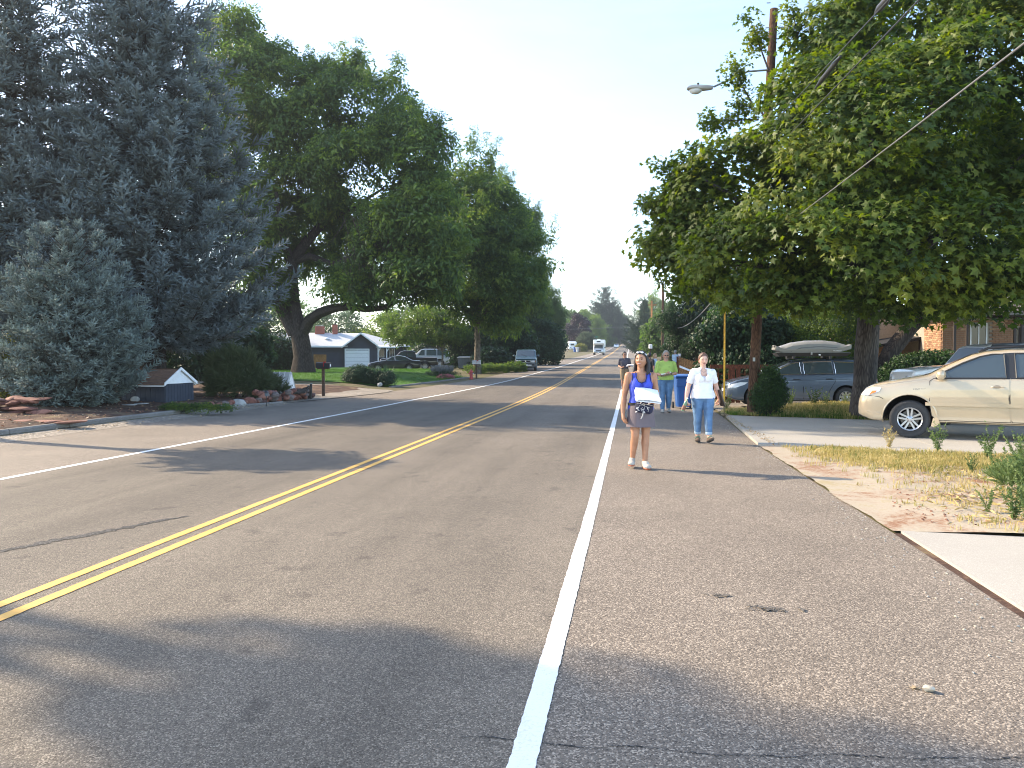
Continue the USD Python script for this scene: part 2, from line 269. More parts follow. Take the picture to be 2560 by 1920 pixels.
leafmat('iris_leaf', [(.025, .055, .03), (.04, .08, .045), (.065, .11, .06)], 0.25)
bark('bark_grey', (.10, .085, .075), (.19, .165, .14)); bark('bark_brown', (.065, .052, .045), (.125, .10, .085), 4.0, 0.05); bark('bark_pale', (.22, .18, .14), (.36, .30, .24), 5.0, 0.01)
bark('dead_twig', (.10, .075, .065), (.2, .15, .13)); bark('pole_wood', (.13, .07, .042), (.26, .155, .10), 9.0, 0.012); bark('post_wood', (.13, .085, .06), (.2, .14, .1), 12.0, 0.006)
bark('cedar', (.42, .2, .075), (.58, .30, .12), 9.0, 0.004); bark('red_stain', (.16, .05, .025), (.26, .085, .04), 9.0, 0.004)
pm('galvanised', (.34, .34, .33), 0.45, metallic=0.6); pm('lamp_housing', (.36, .34, .31), 0.55); pm('lamp_lens', (.55, .54, .5), 0.25)
pm('cable_black', (.018, .018, .018), 0.5); pm('cable_silver', (.13, .13, .13), 0.5); pm('yellow_plastic', (.68, .36, .02), 0.45)
pm('navy_paint', (.022, .028, .042), 0.6, scale=3); pm('white_paint', (.74, .74, .73), 0.55, var=0.06); pm('roof_grey', (.5, .5, .49), 0.85, var=0.07, scale=9)
pm('shed_metal', (.5, .5, .5), 0.4, metallic=0.3); pm('shingle_brown', (.20, .115, .075), 0.9, var=0.35, scale=14, bump=0.004); pm('shingle_grey', (.19, .165, .155), 0.9, var=0.35, scale=12, bump=0.006)
for _k, _c in enumerate([(.33, .19, .105), (.28, .15, .085), (.40, .25, .145), (.23, .12, .07)]): pm(f'brick_{"abcd"[_k]}', _c, 0.85, 0.2, 14, 0.002)
for _k, _c in enumerate([(.17, .065, .045), (.22, .095, .065), (.11, .06, .055), (.13, .10, .09)]): pm(f'sandstone_{"abcd"[_k]}', _c, 0.9, 0.3, 9, 0.008)
pm('red_brick', (.27, .085, .055), 0.85, 0.25, 20, 0.004); pm('mortar', (.30, .26, .21), 0.95); pm('white_stone', (.34, .33, .31), 0.8, 0.25, 8, 0.01); pm('pebble', (.42, .37, .29), 0.7, 0.15, 30)
pm('dark_wood', (.035, .022, .017), 0.6); pm('red_wood_door', (.26, .075, .03), 0.45); pm('rubber', (.022, .022, .023), 0.75, 0.3, 20); pm('black_plastic', (.02, .02, .022), 0.45); pm('void_black', (.006, .006, .007), 0.9)
pm('grey_plastic', (.11, .115, .125), 0.5); pm('chrome', (.62, .62, .62), 0.15, metallic=1.0, var=0.02); pm('alloy', (.52, .52, .52), 0.28, metallic=0.75, var=0.05); pm('brake_steel', (.16, .15, .14), 0.4, metallic=0.8)
def carpaint(name, c, flake=0.5, rough=0.32):
    pm(name, c, rough, 0.03, 3.0, metallic=flake, coat_weight=1.0, coat_roughness=0.05)
carpaint('paint_champagne', (.50, .405, .28), 0.3, 0.24); carpaint('paint_slate', (.10, .125, .16), 0.5); carpaint('paint_white', (.72, .72, .71), 0.0, 0.4); carpaint('paint_black', (.012, .012, .014), 0.1)
carpaint('paint_teal', (.028, .06, .062), 0.4); carpaint('paint_silver', (.42, .43, .44), 0.6); carpaint('paint_red', (.45, .02, .03), 0.1); carpaint('paint_dark', (.05, .052, .056), 0.4)
mat('car_glass', {'p': ('principled_bsdf', {'base_color': (.035, .046, .046), 'roughness': 0.02, 'specular_ior_level': 0.75, 'coat_weight': 1.0, 'coat_roughness': 0.02})}, [])
mat('window_glass', {'p': ('principled_bsdf', {'base_color': (.02, .024, .026), 'roughness': 0.06, 'specular_ior_level': 0.7})}, [])
mat('lamp_clear', {'p': ('principled_bsdf', {'base_color': (.72, .73, .74), 'roughness': 0.12, 'metallic': 0.1, 'coat_weight': 1.0})}, [])
pm('lamp_amber', (.65, .22, .03), 0.25); pm('lamp_red', (.4, .02, .02), 0.25)
pm('bin_blue', (.012, .075, .26), 0.42, 0.1, 4); pm('hydrant_red', (.40, .05, .05), 0.5, 0.25, 8); pm('sign_green', (.02, .22, .12), 0.5); pm('box_grey', (.40, .38, .36), 0.6); pm('mail_black', (.014, .014, .016), 0.4); pm('dumpster_grey', (.10, .115, .13), 0.55)
pm('rv_cream', (.70, .68, .62), 0.45, 0.04); pm('roofbox_grey', (.24, .235, .22), 0.42, 0.04)
# people
def skin(name, c): mat(name, {'g': ('texture_coordinate', {}), 'n': ('noise_texture', {'scale': 14.0, 'detail': 4.0}), 'r': ('rgb_ramp', {'ramp': [(0.3, tuple(np.array(c)*0.88)), (0.7, tuple(np.array(c)*1.1))]}),
                              'p': ('principled_bsdf', {'roughness': 0.48, 'specular_ior_level': 0.4, 'subsurface_weight': 0.04, 'subsurface_scale': 0.01})}, [('g.object', 'n.vector'), ('n.fac', 'r.fac'), ('r.color', 'p.base_color')])
skin('skin_tan', (.38, .185, .105)); skin('skin_fair', (.58, .34, .25)); skin('skin_ruddy', (.48, .26, .18)); skin('skin_brown', (.36, .19, .125))
pm('lip', (.36, .12, .10), 0.4); pm('eye_dark', (.03, .02, .018), 0.25); pm('teeth', (.75, .72, .68), 0.3)
for _n, _c in dict(hair_dark=(.012, .007, .007), hair_brown=(.11, .052, .03), hair_grey=(.30, .28, .26), hair_blond=(.34, .21, .10), hair_black=(.012, .010, .010)).items(): pm(_n, _c, 0.42, 0.45, 40, 0.004, 90)
def cloth(name, c, fold=0.008, var=0.12, rough=0.85, **kw): pm(name, c, rough, var, 7.0, fold, 9.0, **kw)
cloth('tank_blue', (.045, .075, .48), 0.012); cloth('tank_blue_light', (.12, .20, .66), 0.004); cloth('navy_trim', (.012, .013, .04)); cloth('skirt_grey', (.135, .105, .115), 0.006); cloth('shirt_white', (.76, .74, .76), 0.014, 0.04); cloth('vest_grey', (.42, .44, .40))
cloth('jeans', (.085, .165, .29), 0.012, 0.35); cloth('jeans_cuff', (.30, .40, .50), 0.008, 0.2); cloth('lime_shirt', (.36, .50, .12), 0.014, 0.06); cloth('charcoal_shirt', (.055, .055, .075), 0.012); cloth('khaki', (.24, .175, .105), 0.012); cloth('light_blue_shirt', (.42, .56, .70), 0.012); cloth('navy_trousers', (.02, .03, .06), 0.01)
cloth('pale_blue_top', (.40, .50, .58), 0.012); cloth('shoe_white', (.38, .35, .31), 0.004, 0.3); cloth('shoe_brown', (.10, .065, .045), 0.004); cloth('black_web', (.014, .014, .016), 0.003); cloth('sole_orange', (.42, .12, .06))
pm('paper', (.84, .83, .84), 0.8, 0.02); pm('clip_brown', (.12, .085, .05), 0.6); pm('white_gloss', (.72, .72, .74), 0.2); pm('lens_dark', (.012, .012, .014), 0.08); pm('gold_bottle', (.13, .20, .12), 0.15); pm('label_brown', (.18, .075, .04), 0.6)

usdkit.material(stage, '/World/Looks/haze', {'v': ('principled_volume', {'color': (.86, .9, .96), 'density': 0.00025, 'anisotropy': 0.55})}, [], volume='v.volume'); M['haze'] = UsdShade.Material.Get(stage, '/World/Looks/haze')
pm('tinted_screen', (.02, .022, .024), 0.4)
# ---------------------------------------------------------------- the ground, the road and what is painted on it
YS = np.unique(np.concatenate([np.arange(-30, 60, 1.0), np.arange(60, 160, 2.5), np.arange(160, 320, 8), np.arange(320, 1000, 40), [1400, 2000.0]]))
XS = np.unique(np.concatenate([[-900, -400, -200, -120, -80, -60, -50, -40, -34], np.arange(-30, -16, 1.0), np.arange(-16, -7, .5), [-6, -3, 0, 1.5], np.arange(2.0, 8, .4), np.arange(8, 14, 1.0), [16, 20, 26, 34, 50, 80, 120, 200, 400, 900]]))
def sheet(xs, ys, zf):
    X, Y = np.meshgrid(xs, ys); Z = zf(X, Y); k = len(xs)
    i, j = np.meshgrid(np.arange(len(ys)-1), np.arange(k-1), indexing='ij')
    return cat((np.stack([X, Y, Z], -1).reshape(-1, 3), np.stack([i*k+j, i*k+j+1, (i+1)*k+j+1, (i+1)*k+j], -1).reshape(-1, 4)))
def strip(left, right, dz, y0, y1, extra=()):
    """left, right: [(Y, X)] lines; the strip between them follows the road's profile"""
    ys = YS[(YS > y0) & (YS < y1)]; ys = np.unique(np.concatenate([[y0, y1], ys, list(extra)]))
    L, R = (np.interp(ys, *np.array(sorted(q)).T) for q in (left, right)); cols = []
    for t in np.linspace(0, 1, 9 if np.ptp(L-R) > 0 or abs(L[0]-R[0]) > 1 else 2):
        x = L+(R-L)*t; cols.append(np.stack([x, ys, zroad(ys)+dz], 1))
    k, n = len(cols), len(ys); v = np.stack(cols, 1).reshape(-1, 3)
    i, j = np.meshgrid(np.arange(n-1), np.arange(k-1), indexing='ij')
    return cat((v, np.stack([i*k+j, i*k+j+1, (i+1)*k+j+1, (i+1)*k+j], -1).reshape(-1, 4)))
def under(X, Y):                                                          # the land dips a little below the sheets that lie on it
    z = zland(X, Y); return z-0.02*((X > -13.2) & (X < 2.55))
solo('ground', sheet(XS, YS, under), 'land', 'dry grassy ground on both sides of the road', 'ground', kind='structure', smooth=True)
EDGE_L = [(-30, -11.9), (26, -11.9), (34, -11.0), (40, -10.4), (50, -9.5), (62, -9.3), (90, -9.0), (150, -8.4), (1000, -8.0)]
WHITE_L = [(-30, -8.06), (29, -8.06), (48, -7.2), (76, -6.6), (140, -6.2), (1000, -6.0)]
WHITE_R = [(-30, -.43), (3, -.40), (8, -.38), (29, -.35), (39, -.33), (120, -.3), (1000, -.3)]
ASPH_R = [(-30, 2.35), (7.5, 2.35), (14.6, 2.30), (22, 2.5), (40, 2.6), (90, 2.6), (1000, 2.6)]
off = lambda q, d: [(y, x+d) for y, x in q]
solo('road', strip(off(WHITE_L, 0), off(WHITE_R, 0), 0.0, -30, 900), 'asphalt', 'two lane grey asphalt road running to the horizon', 'road', kind='structure', smooth=True)
solo('road_shoulder', strip(off(WHITE_R, 0), ASPH_R, 0.0, -30, 900), 'shoulder_asphalt', 'coarse tan asphalt shoulder right of the white edge line', 'shoulder', kind='structure', smooth=True)
solo('road_shoulder', strip(EDGE_L, off(WHITE_L, 0), 0.0, -30, 900), 'shoulder_asphalt', 'coarse asphalt shoulder left of the far white edge line', 'shoulder', kind='structure', smooth=True)
YF = np.concatenate([np.arange(1.0, 16, .035), np.arange(16, 45, .12)]); _je = np.random.default_rng(44)
def ragged(q, d, amp): y = np.concatenate([[-30.0, .9], YF, np.arange(46, 900, 6.0)]); return [(a, b) for a, b in zip(y, np.interp(y, *np.array(sorted(q)).T)+d+amp*(_je.normal(size=len(y))*.5+(meshkit.noise(np.c_[y*2.3, 0*y+d*40, 0*y])-.5)*1.6))]
solo('white_edge_line', strip(ragged(WHITE_R, -.054, .003), ragged(WHITE_R, .054, .003), .004, -30, 900, YF), 'road_white', 'broad white edge line painted nearest the camera on the right', 'road marking', kind='structure')
solo('white_edge_line', strip(off(WHITE_L, -.055), off(WHITE_L, .055), .004, -30, 900), 'road_white', 'thin white edge line along the far left lane', 'road marking', kind='structure')
YEL = [(-30, -3.84), (1000, -3.84)]
for s, t in ((-1, 'left'), (1, 'right')):
    solo('yellow_centre_line', strip(ragged(YEL, s*.105-.046, .003), ragged(YEL, s*.105+.046, .003), .004, -30, 900, YF), 'road_yellow', f'{t} stripe of the double yellow centre line', 'road marking', kind='structure')
def ribbon(pts, widths, dz):
    pts = np.asarray(pts, float); d = np.gradient(pts, axis=0); n = np.stack([-d[:, 1], d[:, 0]], 1); n /= np.linalg.norm(n, axis=1, keepdims=True)
    w = np.broadcast_to(np.asarray(widths, float), (len(pts),))[:, None]/2; a, b = pts-n*w, pts+n*w
    z = lambda q: np.concatenate([q, (zroad(q[:, 1])+dz)[:, None]], 1); k = len(pts); i = np.arange(k-1)
    return cat((np.vstack([z(a), z(b)]), np.stack([i, i+1, k+i+1, k+i], 1)))
def wander(p0, p1, n, amp, seed):
    t = np.linspace(0, 1, n); p0, p1 = np.asarray(p0, float), np.asarray(p1, float); r = np.random.default_rng(seed)
    q = p0+(p1-p0)*t[:, None]; d = (p1-p0)/np.linalg.norm(p1-p0); w = np.cumsum(r.normal(size=n)); w -= w[0]+(w[-1]-w[0])*t
    return q+np.array([-d[1], d[0]])*(w*amp)[:, None]
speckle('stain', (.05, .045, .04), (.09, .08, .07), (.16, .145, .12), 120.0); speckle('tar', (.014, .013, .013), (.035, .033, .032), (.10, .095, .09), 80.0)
r_ = np.random.default_rng(3)
g2 = lambda px, py: G(px, py)[:2]
solo('road_crack', ribbon(wander(g2(1150, 1842), g2(2560, 1897), 220, .004, 5), .002+.009*r_.random(220)*np.abs(np.sin(np.arange(220)*.11)), .003), 'tar', 'long dark crack across both lanes at the bottom of the photo', 'crack', kind='structure')
solo('tar_smear', ribbon(wander(g2(-60, 1392), g2(470, 1291), 60, .008, 6), np.sin(np.linspace(.3, 3.0, 60))**.7*(.04+.13*r_.random(60)), .003), 'tar', 'dark tar smear in the left lane beside the yellow lines', 'stain', kind='structure')
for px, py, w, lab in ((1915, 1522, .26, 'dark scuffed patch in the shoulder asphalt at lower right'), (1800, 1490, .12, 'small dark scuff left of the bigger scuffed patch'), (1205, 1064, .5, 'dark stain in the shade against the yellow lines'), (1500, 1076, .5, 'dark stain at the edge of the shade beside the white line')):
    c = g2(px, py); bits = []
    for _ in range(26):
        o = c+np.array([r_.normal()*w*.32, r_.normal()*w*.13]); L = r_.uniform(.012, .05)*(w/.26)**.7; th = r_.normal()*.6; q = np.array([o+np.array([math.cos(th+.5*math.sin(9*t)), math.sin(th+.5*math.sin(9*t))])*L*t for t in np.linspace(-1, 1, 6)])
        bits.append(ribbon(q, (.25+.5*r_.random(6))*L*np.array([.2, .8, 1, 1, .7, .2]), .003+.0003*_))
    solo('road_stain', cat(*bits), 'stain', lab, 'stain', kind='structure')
# left: kerb in cast lengths, gutter grit, mulch bed
kerb = thing('kerb', 'low weathered concrete kerb in front of the spruce bed', 'kerb', kind='structure')
ky = [-30, -20, -12, -6, -1, 4, 9, 14.2, 15.9, 22.6, 26.2]
for a, b in zip(ky[:-1], ky[1:]):
    n = max(2, int((b-a)/.6)); ysg = np.linspace(a+.012, b-.012, n+1); secs = []
    for y in ysg:
        j = .012*(meshkit.noise(np.array([[y*1.7, 3, 1]]))[0]-.5); h = .15-.07*sstep(21.5, 26, y)
        x0 = KERB_X+.35*float(sstep(20, 26.5, y))
        secs.append([(x0+j, y, -.03), (x0+j, y, h-.03), (x0-.03, y, h+j), (x0-.15, y, h+j*.5), (x0-.17, y, h-.02), (x0-.17, y, -.03)])
    v = np.array(secs).reshape(-1, 3); m = 6; f = []
    for i in range(n):
        for k in range(m): f.append([i*m+k, (i+1)*m+k, (i+1)*m+(k+1) % m, i*m+(k+1) % m])
    part(kerb, 'kerb_stone', cat((v, f), (v, [[0, 1, 2, 2], [0, 2, 3, 3], [0, 3, 4, 4], [0, 4, 5, 5]]), (v[-m:], [[0, 2, 1, 1], [0, 3, 2, 2], [0, 4, 3, 3], [0, 5, 4, 4]])), 'old_concrete', 30)
ys = np.arange(4, 27.1, .5)
solo('gutter_grit', sheet(np.linspace(-12.4, -11.55, 7), ys, lambda X, Y: .004+.035*sstep(-11.6, -12.3, X)+0*Y), 'gravel', 'tan grit and dust lying in the gutter along the kerb', 'grit', kind='structure', smooth=True)
solo('mulch_bed', sheet(np.arange(-27, -12.49, .5), np.arange(10, 37.1, .75), lambda X, Y: zland(X, Y)+.02+.05*meshkit.fbm(np.stack([X*.9, Y*.9, 0*X], -1))-.03*sstep(-13.5, -12.5, X)), 'mulch', 'dark bark mulch bed with dead leaves under the spruces', 'mulch', kind='structure', smooth=True)
# dirt drive, lawn with its own kerb
def polysheet(poly, dz, step=1.0, zf=None):
    from shapely.geometry import Polygon, Point
    P = Polygon(poly); import shapely
    m = trimesh.creation.triangulate_polygon(P, engine='earcut'); v, f = np.c_[m[0], np.zeros(len(m[0]))], m[1]
    T = trimesh.Trimesh(v, f, process=True)
    for _ in range(9):
        e = T.edges_unique_length.max()
        if e < step*2: break
        T = T.subdivide()
    v = np.asarray(T.vertices).copy(); v[:, 2] = (zf or zland)(v[:, 0], v[:, 1])+dz; return v, np.asarray(T.faces)
solo('dirt_drive', polysheet([(-11.85, 26.3), (-14.5, 27.5), (-22, 31), (-30, 36), (-28, 42), (-19, 38.5), (-14.0, 37.2), (-11.0, 36.0), (-10.7, 34), (-11.3, 30)], .022), 'gravel', 'bare dirt drive between the mailbox and the lawn', 'dirt', kind='structure', smooth=True)
lawn_poly = [(-12.1, 38.6), (-15.5, 39.0), (-20, 40.5), (-30, 44), (-46, 46), (-46, 84), (-26, 84), (-19, 72), (-15.5, 64), (-13.2, 56.5), (-10.75, 51.5), (-11.4, 45), (-11.9, 41)]
solo('lawn', polysheet(lawn_poly, .03, .8), 'lawn_base', 'bright green mown lawn in front of the dark house', 'lawn', kind='structure', smooth=True)
lk = thing('lawn_kerb', 'low grey kerb along the edge of the green lawn', 'kerb', kind='structure')
lkp = [(-12.0, 38.7), (-11.75, 41.0), (-11.5, 43.4), (-11.2, 46.0), (-10.95, 48.6), (-10.6, 51.6)]
for a, b in zip(lkp[:-1], lkp[1:]):
    a, b = np.array(a), np.array(b); d = (b-a)/np.linalg.norm(b-a); a, b = a+d*.01, b-d*.01; nn = np.array([d[1], -d[0]])*.09; pts = []
    for q in (a, b):
        for s, zz in ((1, -.1), (1, .0), (.7, .04), (-1, .04), (-1, -.1)):
            w = q+nn*s; pts.append((w[0], w[1], float(zland(q[0]-.6, q[1]))*.55+.45*float(zroad(q[1]))+zz))
    part(lk, 'kerb_stone', hull(pts), 'old_concrete')
# right: two concrete drives, dry strip
DR1 = [G(1812, 1040)[:2], G(1850, 1078)[:2], G(1898, 1116)[:2]]
def slab(name, poly, lab, zt=.03):
    t = thing(name, lab, 'driveway', kind='structure')
    return t
def slabpart(t, poly, zt, mname='concrete'):
    from shapely.geometry import Polygon
    m = trimesh.creation.extrude_polygon(Polygon(poly).buffer(-.008), .12, engine='earcut'); v = np.asarray(m.vertices).copy(); v[:, 2] += zt-.12
    part(t, 'slab', (v, np.asarray(m.faces)), mname, 30)
DA = math.radians(-19.5); DE = np.array([math.cos(DA), math.sin(DA)]); DN = G(1897, 1116)[:2]; DF = G(1814, 1042)[:2]          # the drive meets the road at a slant
dline = lambda o, s: o+DE*s
nearY = lambda x: DN[1]+(x-DN[0])*math.tan(DA); farY = lambda x: DF[1]+(x-DF[0])*math.tan(DA)
t = slab('concrete_driveway', None, 'pale concrete driveway that the champagne car stands on')
for k in range(6):
    for f0, f1 in ((0, .5), (.5, 1)):
        q = [DN+(DF-DN)*f0+DE*3.1*k, DN+(DF-DN)*f0+DE*3.1*(k+1), DN+(DF-DN)*f1+DE*3.1*(k+1), DN+(DF-DN)*f1+DE*3.1*k]; slabpart(t, [tuple(w) for w in q], .045)
t = slab('concrete_driveway', None, 'smooth pale concrete slab at the lower right beside the asphalt')
S2 = G(2229, 1329)[:2]; sy2 = lambda x: S2[1]-(x-S2[0])*math.tan(math.radians(5.4))
for a, b in ((2.42, 4.0), (4.0, 7.2), (7.2, 10.4)):
    for y0, y1 in ((-8, -2), (-2, 3.0), (3.0, None)): slabpart(t, [(a, y0), (b, y0), (b, y1 or sy2(b)), (a, y1 or sy2(a))], .014)
zs = lambda X, Y: .012+.05*sstep(2.4, 3.4, X)*meshkit.fbm(np.stack([X*1.3, Y*1.3, 0*X], -1))
zg = lambda X, Y: np.minimum(zland(X, Y), .22)+.02+.05*meshkit.fbm(np.stack([X*1.3, Y*1.3, 0*X], -1))
solo('dry_soil', polysheet([(2.36, S2[1]-.02), (10.5, sy2(10.5)), (16, 6.3), (16, nearY(16)), (DN[0]-.02, DN[1]), (2.30, 14.6)]+[(2.33+.10*(meshkit.fbm(np.array([[y_*1.9, 1, 1]]), 4)[0]-.5), y_) for y_ in np.arange(14.4, 7.7, -.06)], 0, .16, zs), 'dry_soil', 'bare tan and reddish soil strip between the two concrete driveways', 'soil', kind='structure', smooth=True)
solo('grass_strip', polysheet([(2.5, DF[1]+.3), (DF[0]+.05, DF[1]+.02), (16, farY(16)+.03), (16, 23.6), (2.6, 23.6)], 0, .2, zg), 'grass_soil', 'strip of half dry grass between the driveway and the grey wagon', 'grass', kind='structure', smooth=True)
solo('gravel_drive', sheet(np.arange(2.6, 20, 1.0), np.arange(23.6, 29.1, .5), lambda X, Y: zland(X, Y)+.022), 'gravel', 'gravel parking place that the grey wagon stands on', 'gravel', kind='structure', smooth=True)
solo('haze', box((-700, -60, -2.5), (700, 1300, 45)), 'haze', 'thin pale haze in the evening air', 'haze', kind='stuff', smooth=False)
solo('joint_soil', strip([(-8, 2.30), (7.5, 2.33)], [(-8, 2.45), (7.5, 2.45)], -.008, -8, 7.5), 'mulch', 'narrow dirty joint between asphalt and the near concrete slab', 'joint', kind='structure')
# ---------------------------------------------------------------- leaves, sprays, trees
def frames(normals, roll):
    """rotation matrices whose z axis is the normal, turned by roll about it"""
    n = normals/np.linalg.norm(normals, axis=1, keepdims=True); a = np.where(np.abs(n[:, 2:3]) < .9, [[0, 0, 1.0]], [[1.0, 0, 0]])
    x = np.cross(a, n); x /= np.linalg.norm(x, axis=1, keepdims=True); y = np.cross(n, x); c, s = np.cos(roll)[:, None], np.sin(roll)[:, None]
    return np.stack([x*c+y*s, y*c-x*s, n], -1)
def scatter(proto, pos, R, s):
    v, f = proto; n, k = len(pos), len(v)
    V = np.einsum('nij,nkj->nki', R, v[None]*np.asarray(s).reshape(n, 1, -1))+pos[:, None]
    return V.reshape(-1, 3), (f[None]+(np.arange(n)*k)[:, None, None]).reshape(-1, 3)
def leaf_maple(L=.15):
    a = np.radians([-90, -25, 5, 32, 58, 90]); r = np.array([.12, .74, .42, 1.0, .55, 1.15])*L*.62
    a = np.concatenate([a, PI-a[-2:0:-1]]); r = np.concatenate([r, r[-2:0:-1]])
    rim = np.stack([r*np.cos(a), r*np.sin(a)+.45*L*.62, -.10*np.abs(r*np.cos(a))-.9*r**2], 1)
    v = np.vstack([[0, .3*L*.62, .012*L/.15], rim]); n = len(rim); i = np.arange(n)
    return v, np.stack([np.zeros(n, int), i+1, (i+1) % n+1], 1)
def leaf_oval(L=.10, W=.045, droop=.25):
    v = np.array([[0, 0, 0], [W/2, .4*L, -.01], [0, .45*L, .006], [-W/2, .4*L, -.01], [0, L, -droop*L]]); return v, np.array([[0, 1, 2], [0, 2, 3], [1, 4, 2], [2, 4, 3]])
def spray(leaf, n, rx, rz, seed, up=.9, srange=(.7, 1.25), twig=True, hang=0.0):
    r = np.random.default_rng(seed); u = r.normal(size=(n, 3)); u /= np.linalg.norm(u, axis=1, keepdims=True); q = u*(r.random(n)**.45)[:, None]*[rx, rx, rz]
    q[:, 2] -= .35*rx*(np.hypot(q[:, 0], q[:, 1])/rx)**2*.8
    nrm = np.c_[r.normal(size=(n, 2))*.55+q[:, :2]/rx*.35, np.full(n, up)]
    R = frames(nrm, np.zeros(n)); out = np.arctan2(q[:, 1], q[:, 0])+r.normal(size=n)*.8
    y = np.stack([np.cos(out), np.sin(out), -hang-.3*r.random(n)], 1); z = nrm/np.linalg.norm(nrm, axis=1, keepdims=True); y -= z*(y*z).sum(1, keepdims=True); y /= np.linalg.norm(y, axis=1, keepdims=True)
    R = np.stack([np.cross(y, z), y, z], -1)
    return scatter(leaf, q, R, r.uniform(*srange, (n, 1)))
def needle_twig(L, r0, seed, n=16):
    """one finger of spruce: a thin core with needles standing off it"""
    r = np.random.default_rng(seed); v = np.array([[0, 0, 0], [L*.45, r0*.8, 0], [L*.45, -r0*.4, r0*.7], [L*.45, -r0*.4, -r0*.7], [L, 0, 0]]); f = np.array([[0, 2, 1], [0, 3, 2], [0, 1, 3], [1, 2, 4], [2, 3, 4], [3, 1, 4]])
    t = .15+r.random(n)*.8; a = r.random(n)*2*PI; d = np.stack([np.full(n, .8), np.cos(a), np.sin(a)], 1); b = np.c_[t*L, np.zeros((n, 2))]; w = np.stack([np.zeros(n), -np.sin(a), np.cos(a)], 1)*r0*.7
    tip = b+d*(r0*2.0)*(1-.3*t)[:, None]; V = np.stack([b-w, b+w, tip], 1).reshape(-1, 3)
    return cat((v, f), (V, np.arange(3*n).reshape(-1, 3)))
def frond(seed, L=.85, r0=.042, n_side=14, n=3):
    """a bushy spruce shoot: fingers all round a middle stem, longest below, leaning forward"""
    r = np.random.default_rng(seed); out = [mv(needle_twig(L, r0, seed, n+3))]
    for k in range(n_side):
        t = .06+.86*k/n_side; a = k*2.4+r.normal()*.3; l = L*(.40*(1-t)**.8+.13)*r.uniform(.8, 1.2)
        out.append(mv(mv(needle_twig(l, r0*.9, seed*31+k, n), ry=-math.radians(r.uniform(32, 58))), (t*L, 0, 0), rx=a))
    return mv(cat(*out), s=(1, 1.15, .8))
PROTO = {}
def protos(kind):
    if kind not in PROTO:
        PROTO[kind] = {
            'maple': lambda: [spray(leaf_maple(.185), 20, .46, .17, s, 1.0, hang=.5) for s in (1, 2, 3)],
            'maple_far': lambda: [spray(leaf_maple(.17), 22, .55, .22, s, .9, hang=.4) for s in (4, 5)],
            'elm': lambda: [spray(leaf_oval(.30, .12), 31, .68, .34, s, .7, hang=.5) for s in (6, 7, 8)],
            'elm_far': lambda: [spray(leaf_oval(.36, .18), 28, .8, .45, s, .7, hang=.4) for s in (9, 10)],
            'shrub': lambda: [spray(leaf_oval(.085, .046), 46, .26, .20, s, .6) for s in (11, 12)],
            'willow': lambda: [spray(leaf_oval(.34, .06, .5), 46, .55, .5, s, .3, hang=1.6) for s in (13, 14)],
            'ivy': lambda: [spray(leaf_oval(.12, .085, .35), 50, .40, .20, s, .55, hang=.9) for s in (15, 16)],
            'spruce': lambda: [frond(s) for s in (1, 2, 3)],
            'spruce_far': lambda: [frond(s, 1.1, .07, 9, 2) for s in (4, 5)],
            'juniper': lambda: [cat(*[mv(needle_twig(.45*r, .02, k+40*s, 6), (0, 0, 0), rz=k*2.4, ry=-math.radians(35+9*(k % 6))) for k, r in enumerate(np.linspace(.6, 1.1, 14))]) for s in (1, 2)],
        }[kind]()
    return PROTO[kind]
def instancer(parent, name, kind_or_meshes, mname, pos, R, s, seed=0, stuff=False, label=None):
    meshes = protos(kind_or_meshes) if isinstance(kind_or_meshes, str) else kind_or_meshes
    path = numbered(str(parent.GetPath()) if parent else '/World', name); pi = UsdGeom.PointInstancer.Define(stage, path)
    names = [mname] if isinstance(mname, str) else mname; targets = []
    for k, m in enumerate(meshes):
        for j, mn in enumerate(names):
            q = usdkit.mesh(stage, f'{path}/spray_{k*len(names)+j:03d}', m, M[mn], False); targets.append(q.GetPath())
    pi.CreatePrototypesRel().SetTargets(targets); n = len(pos); r = np.random.default_rng(seed+99)
    pi.CreateProtoIndicesAttr(Vt.IntArray.FromNumpy(r.integers(0, len(targets), n).astype(np.int32)))
    pi.CreatePositionsAttr(Vt.Vec3fArray.FromNumpy(np.asarray(pos, np.float32)))
    q = Rot.from_matrix(R).as_quat().astype(np.float16)
    pi.CreateOrientationsAttr(Vt.QuathArray([Gf.Quath(float(a[3]), float(a[0]), float(a[1]), float(a[2])) for a in q]))
    s = np.asarray(s, float); s = s[:, None]*np.ones(3) if s.ndim == 1 else s
    pi.CreateScalesAttr(Vt.Vec3fArray.FromNumpy(s.astype(np.float32)))
    return setd(pi.GetPrim(), kind='stuff' if stuff else None, label=label)
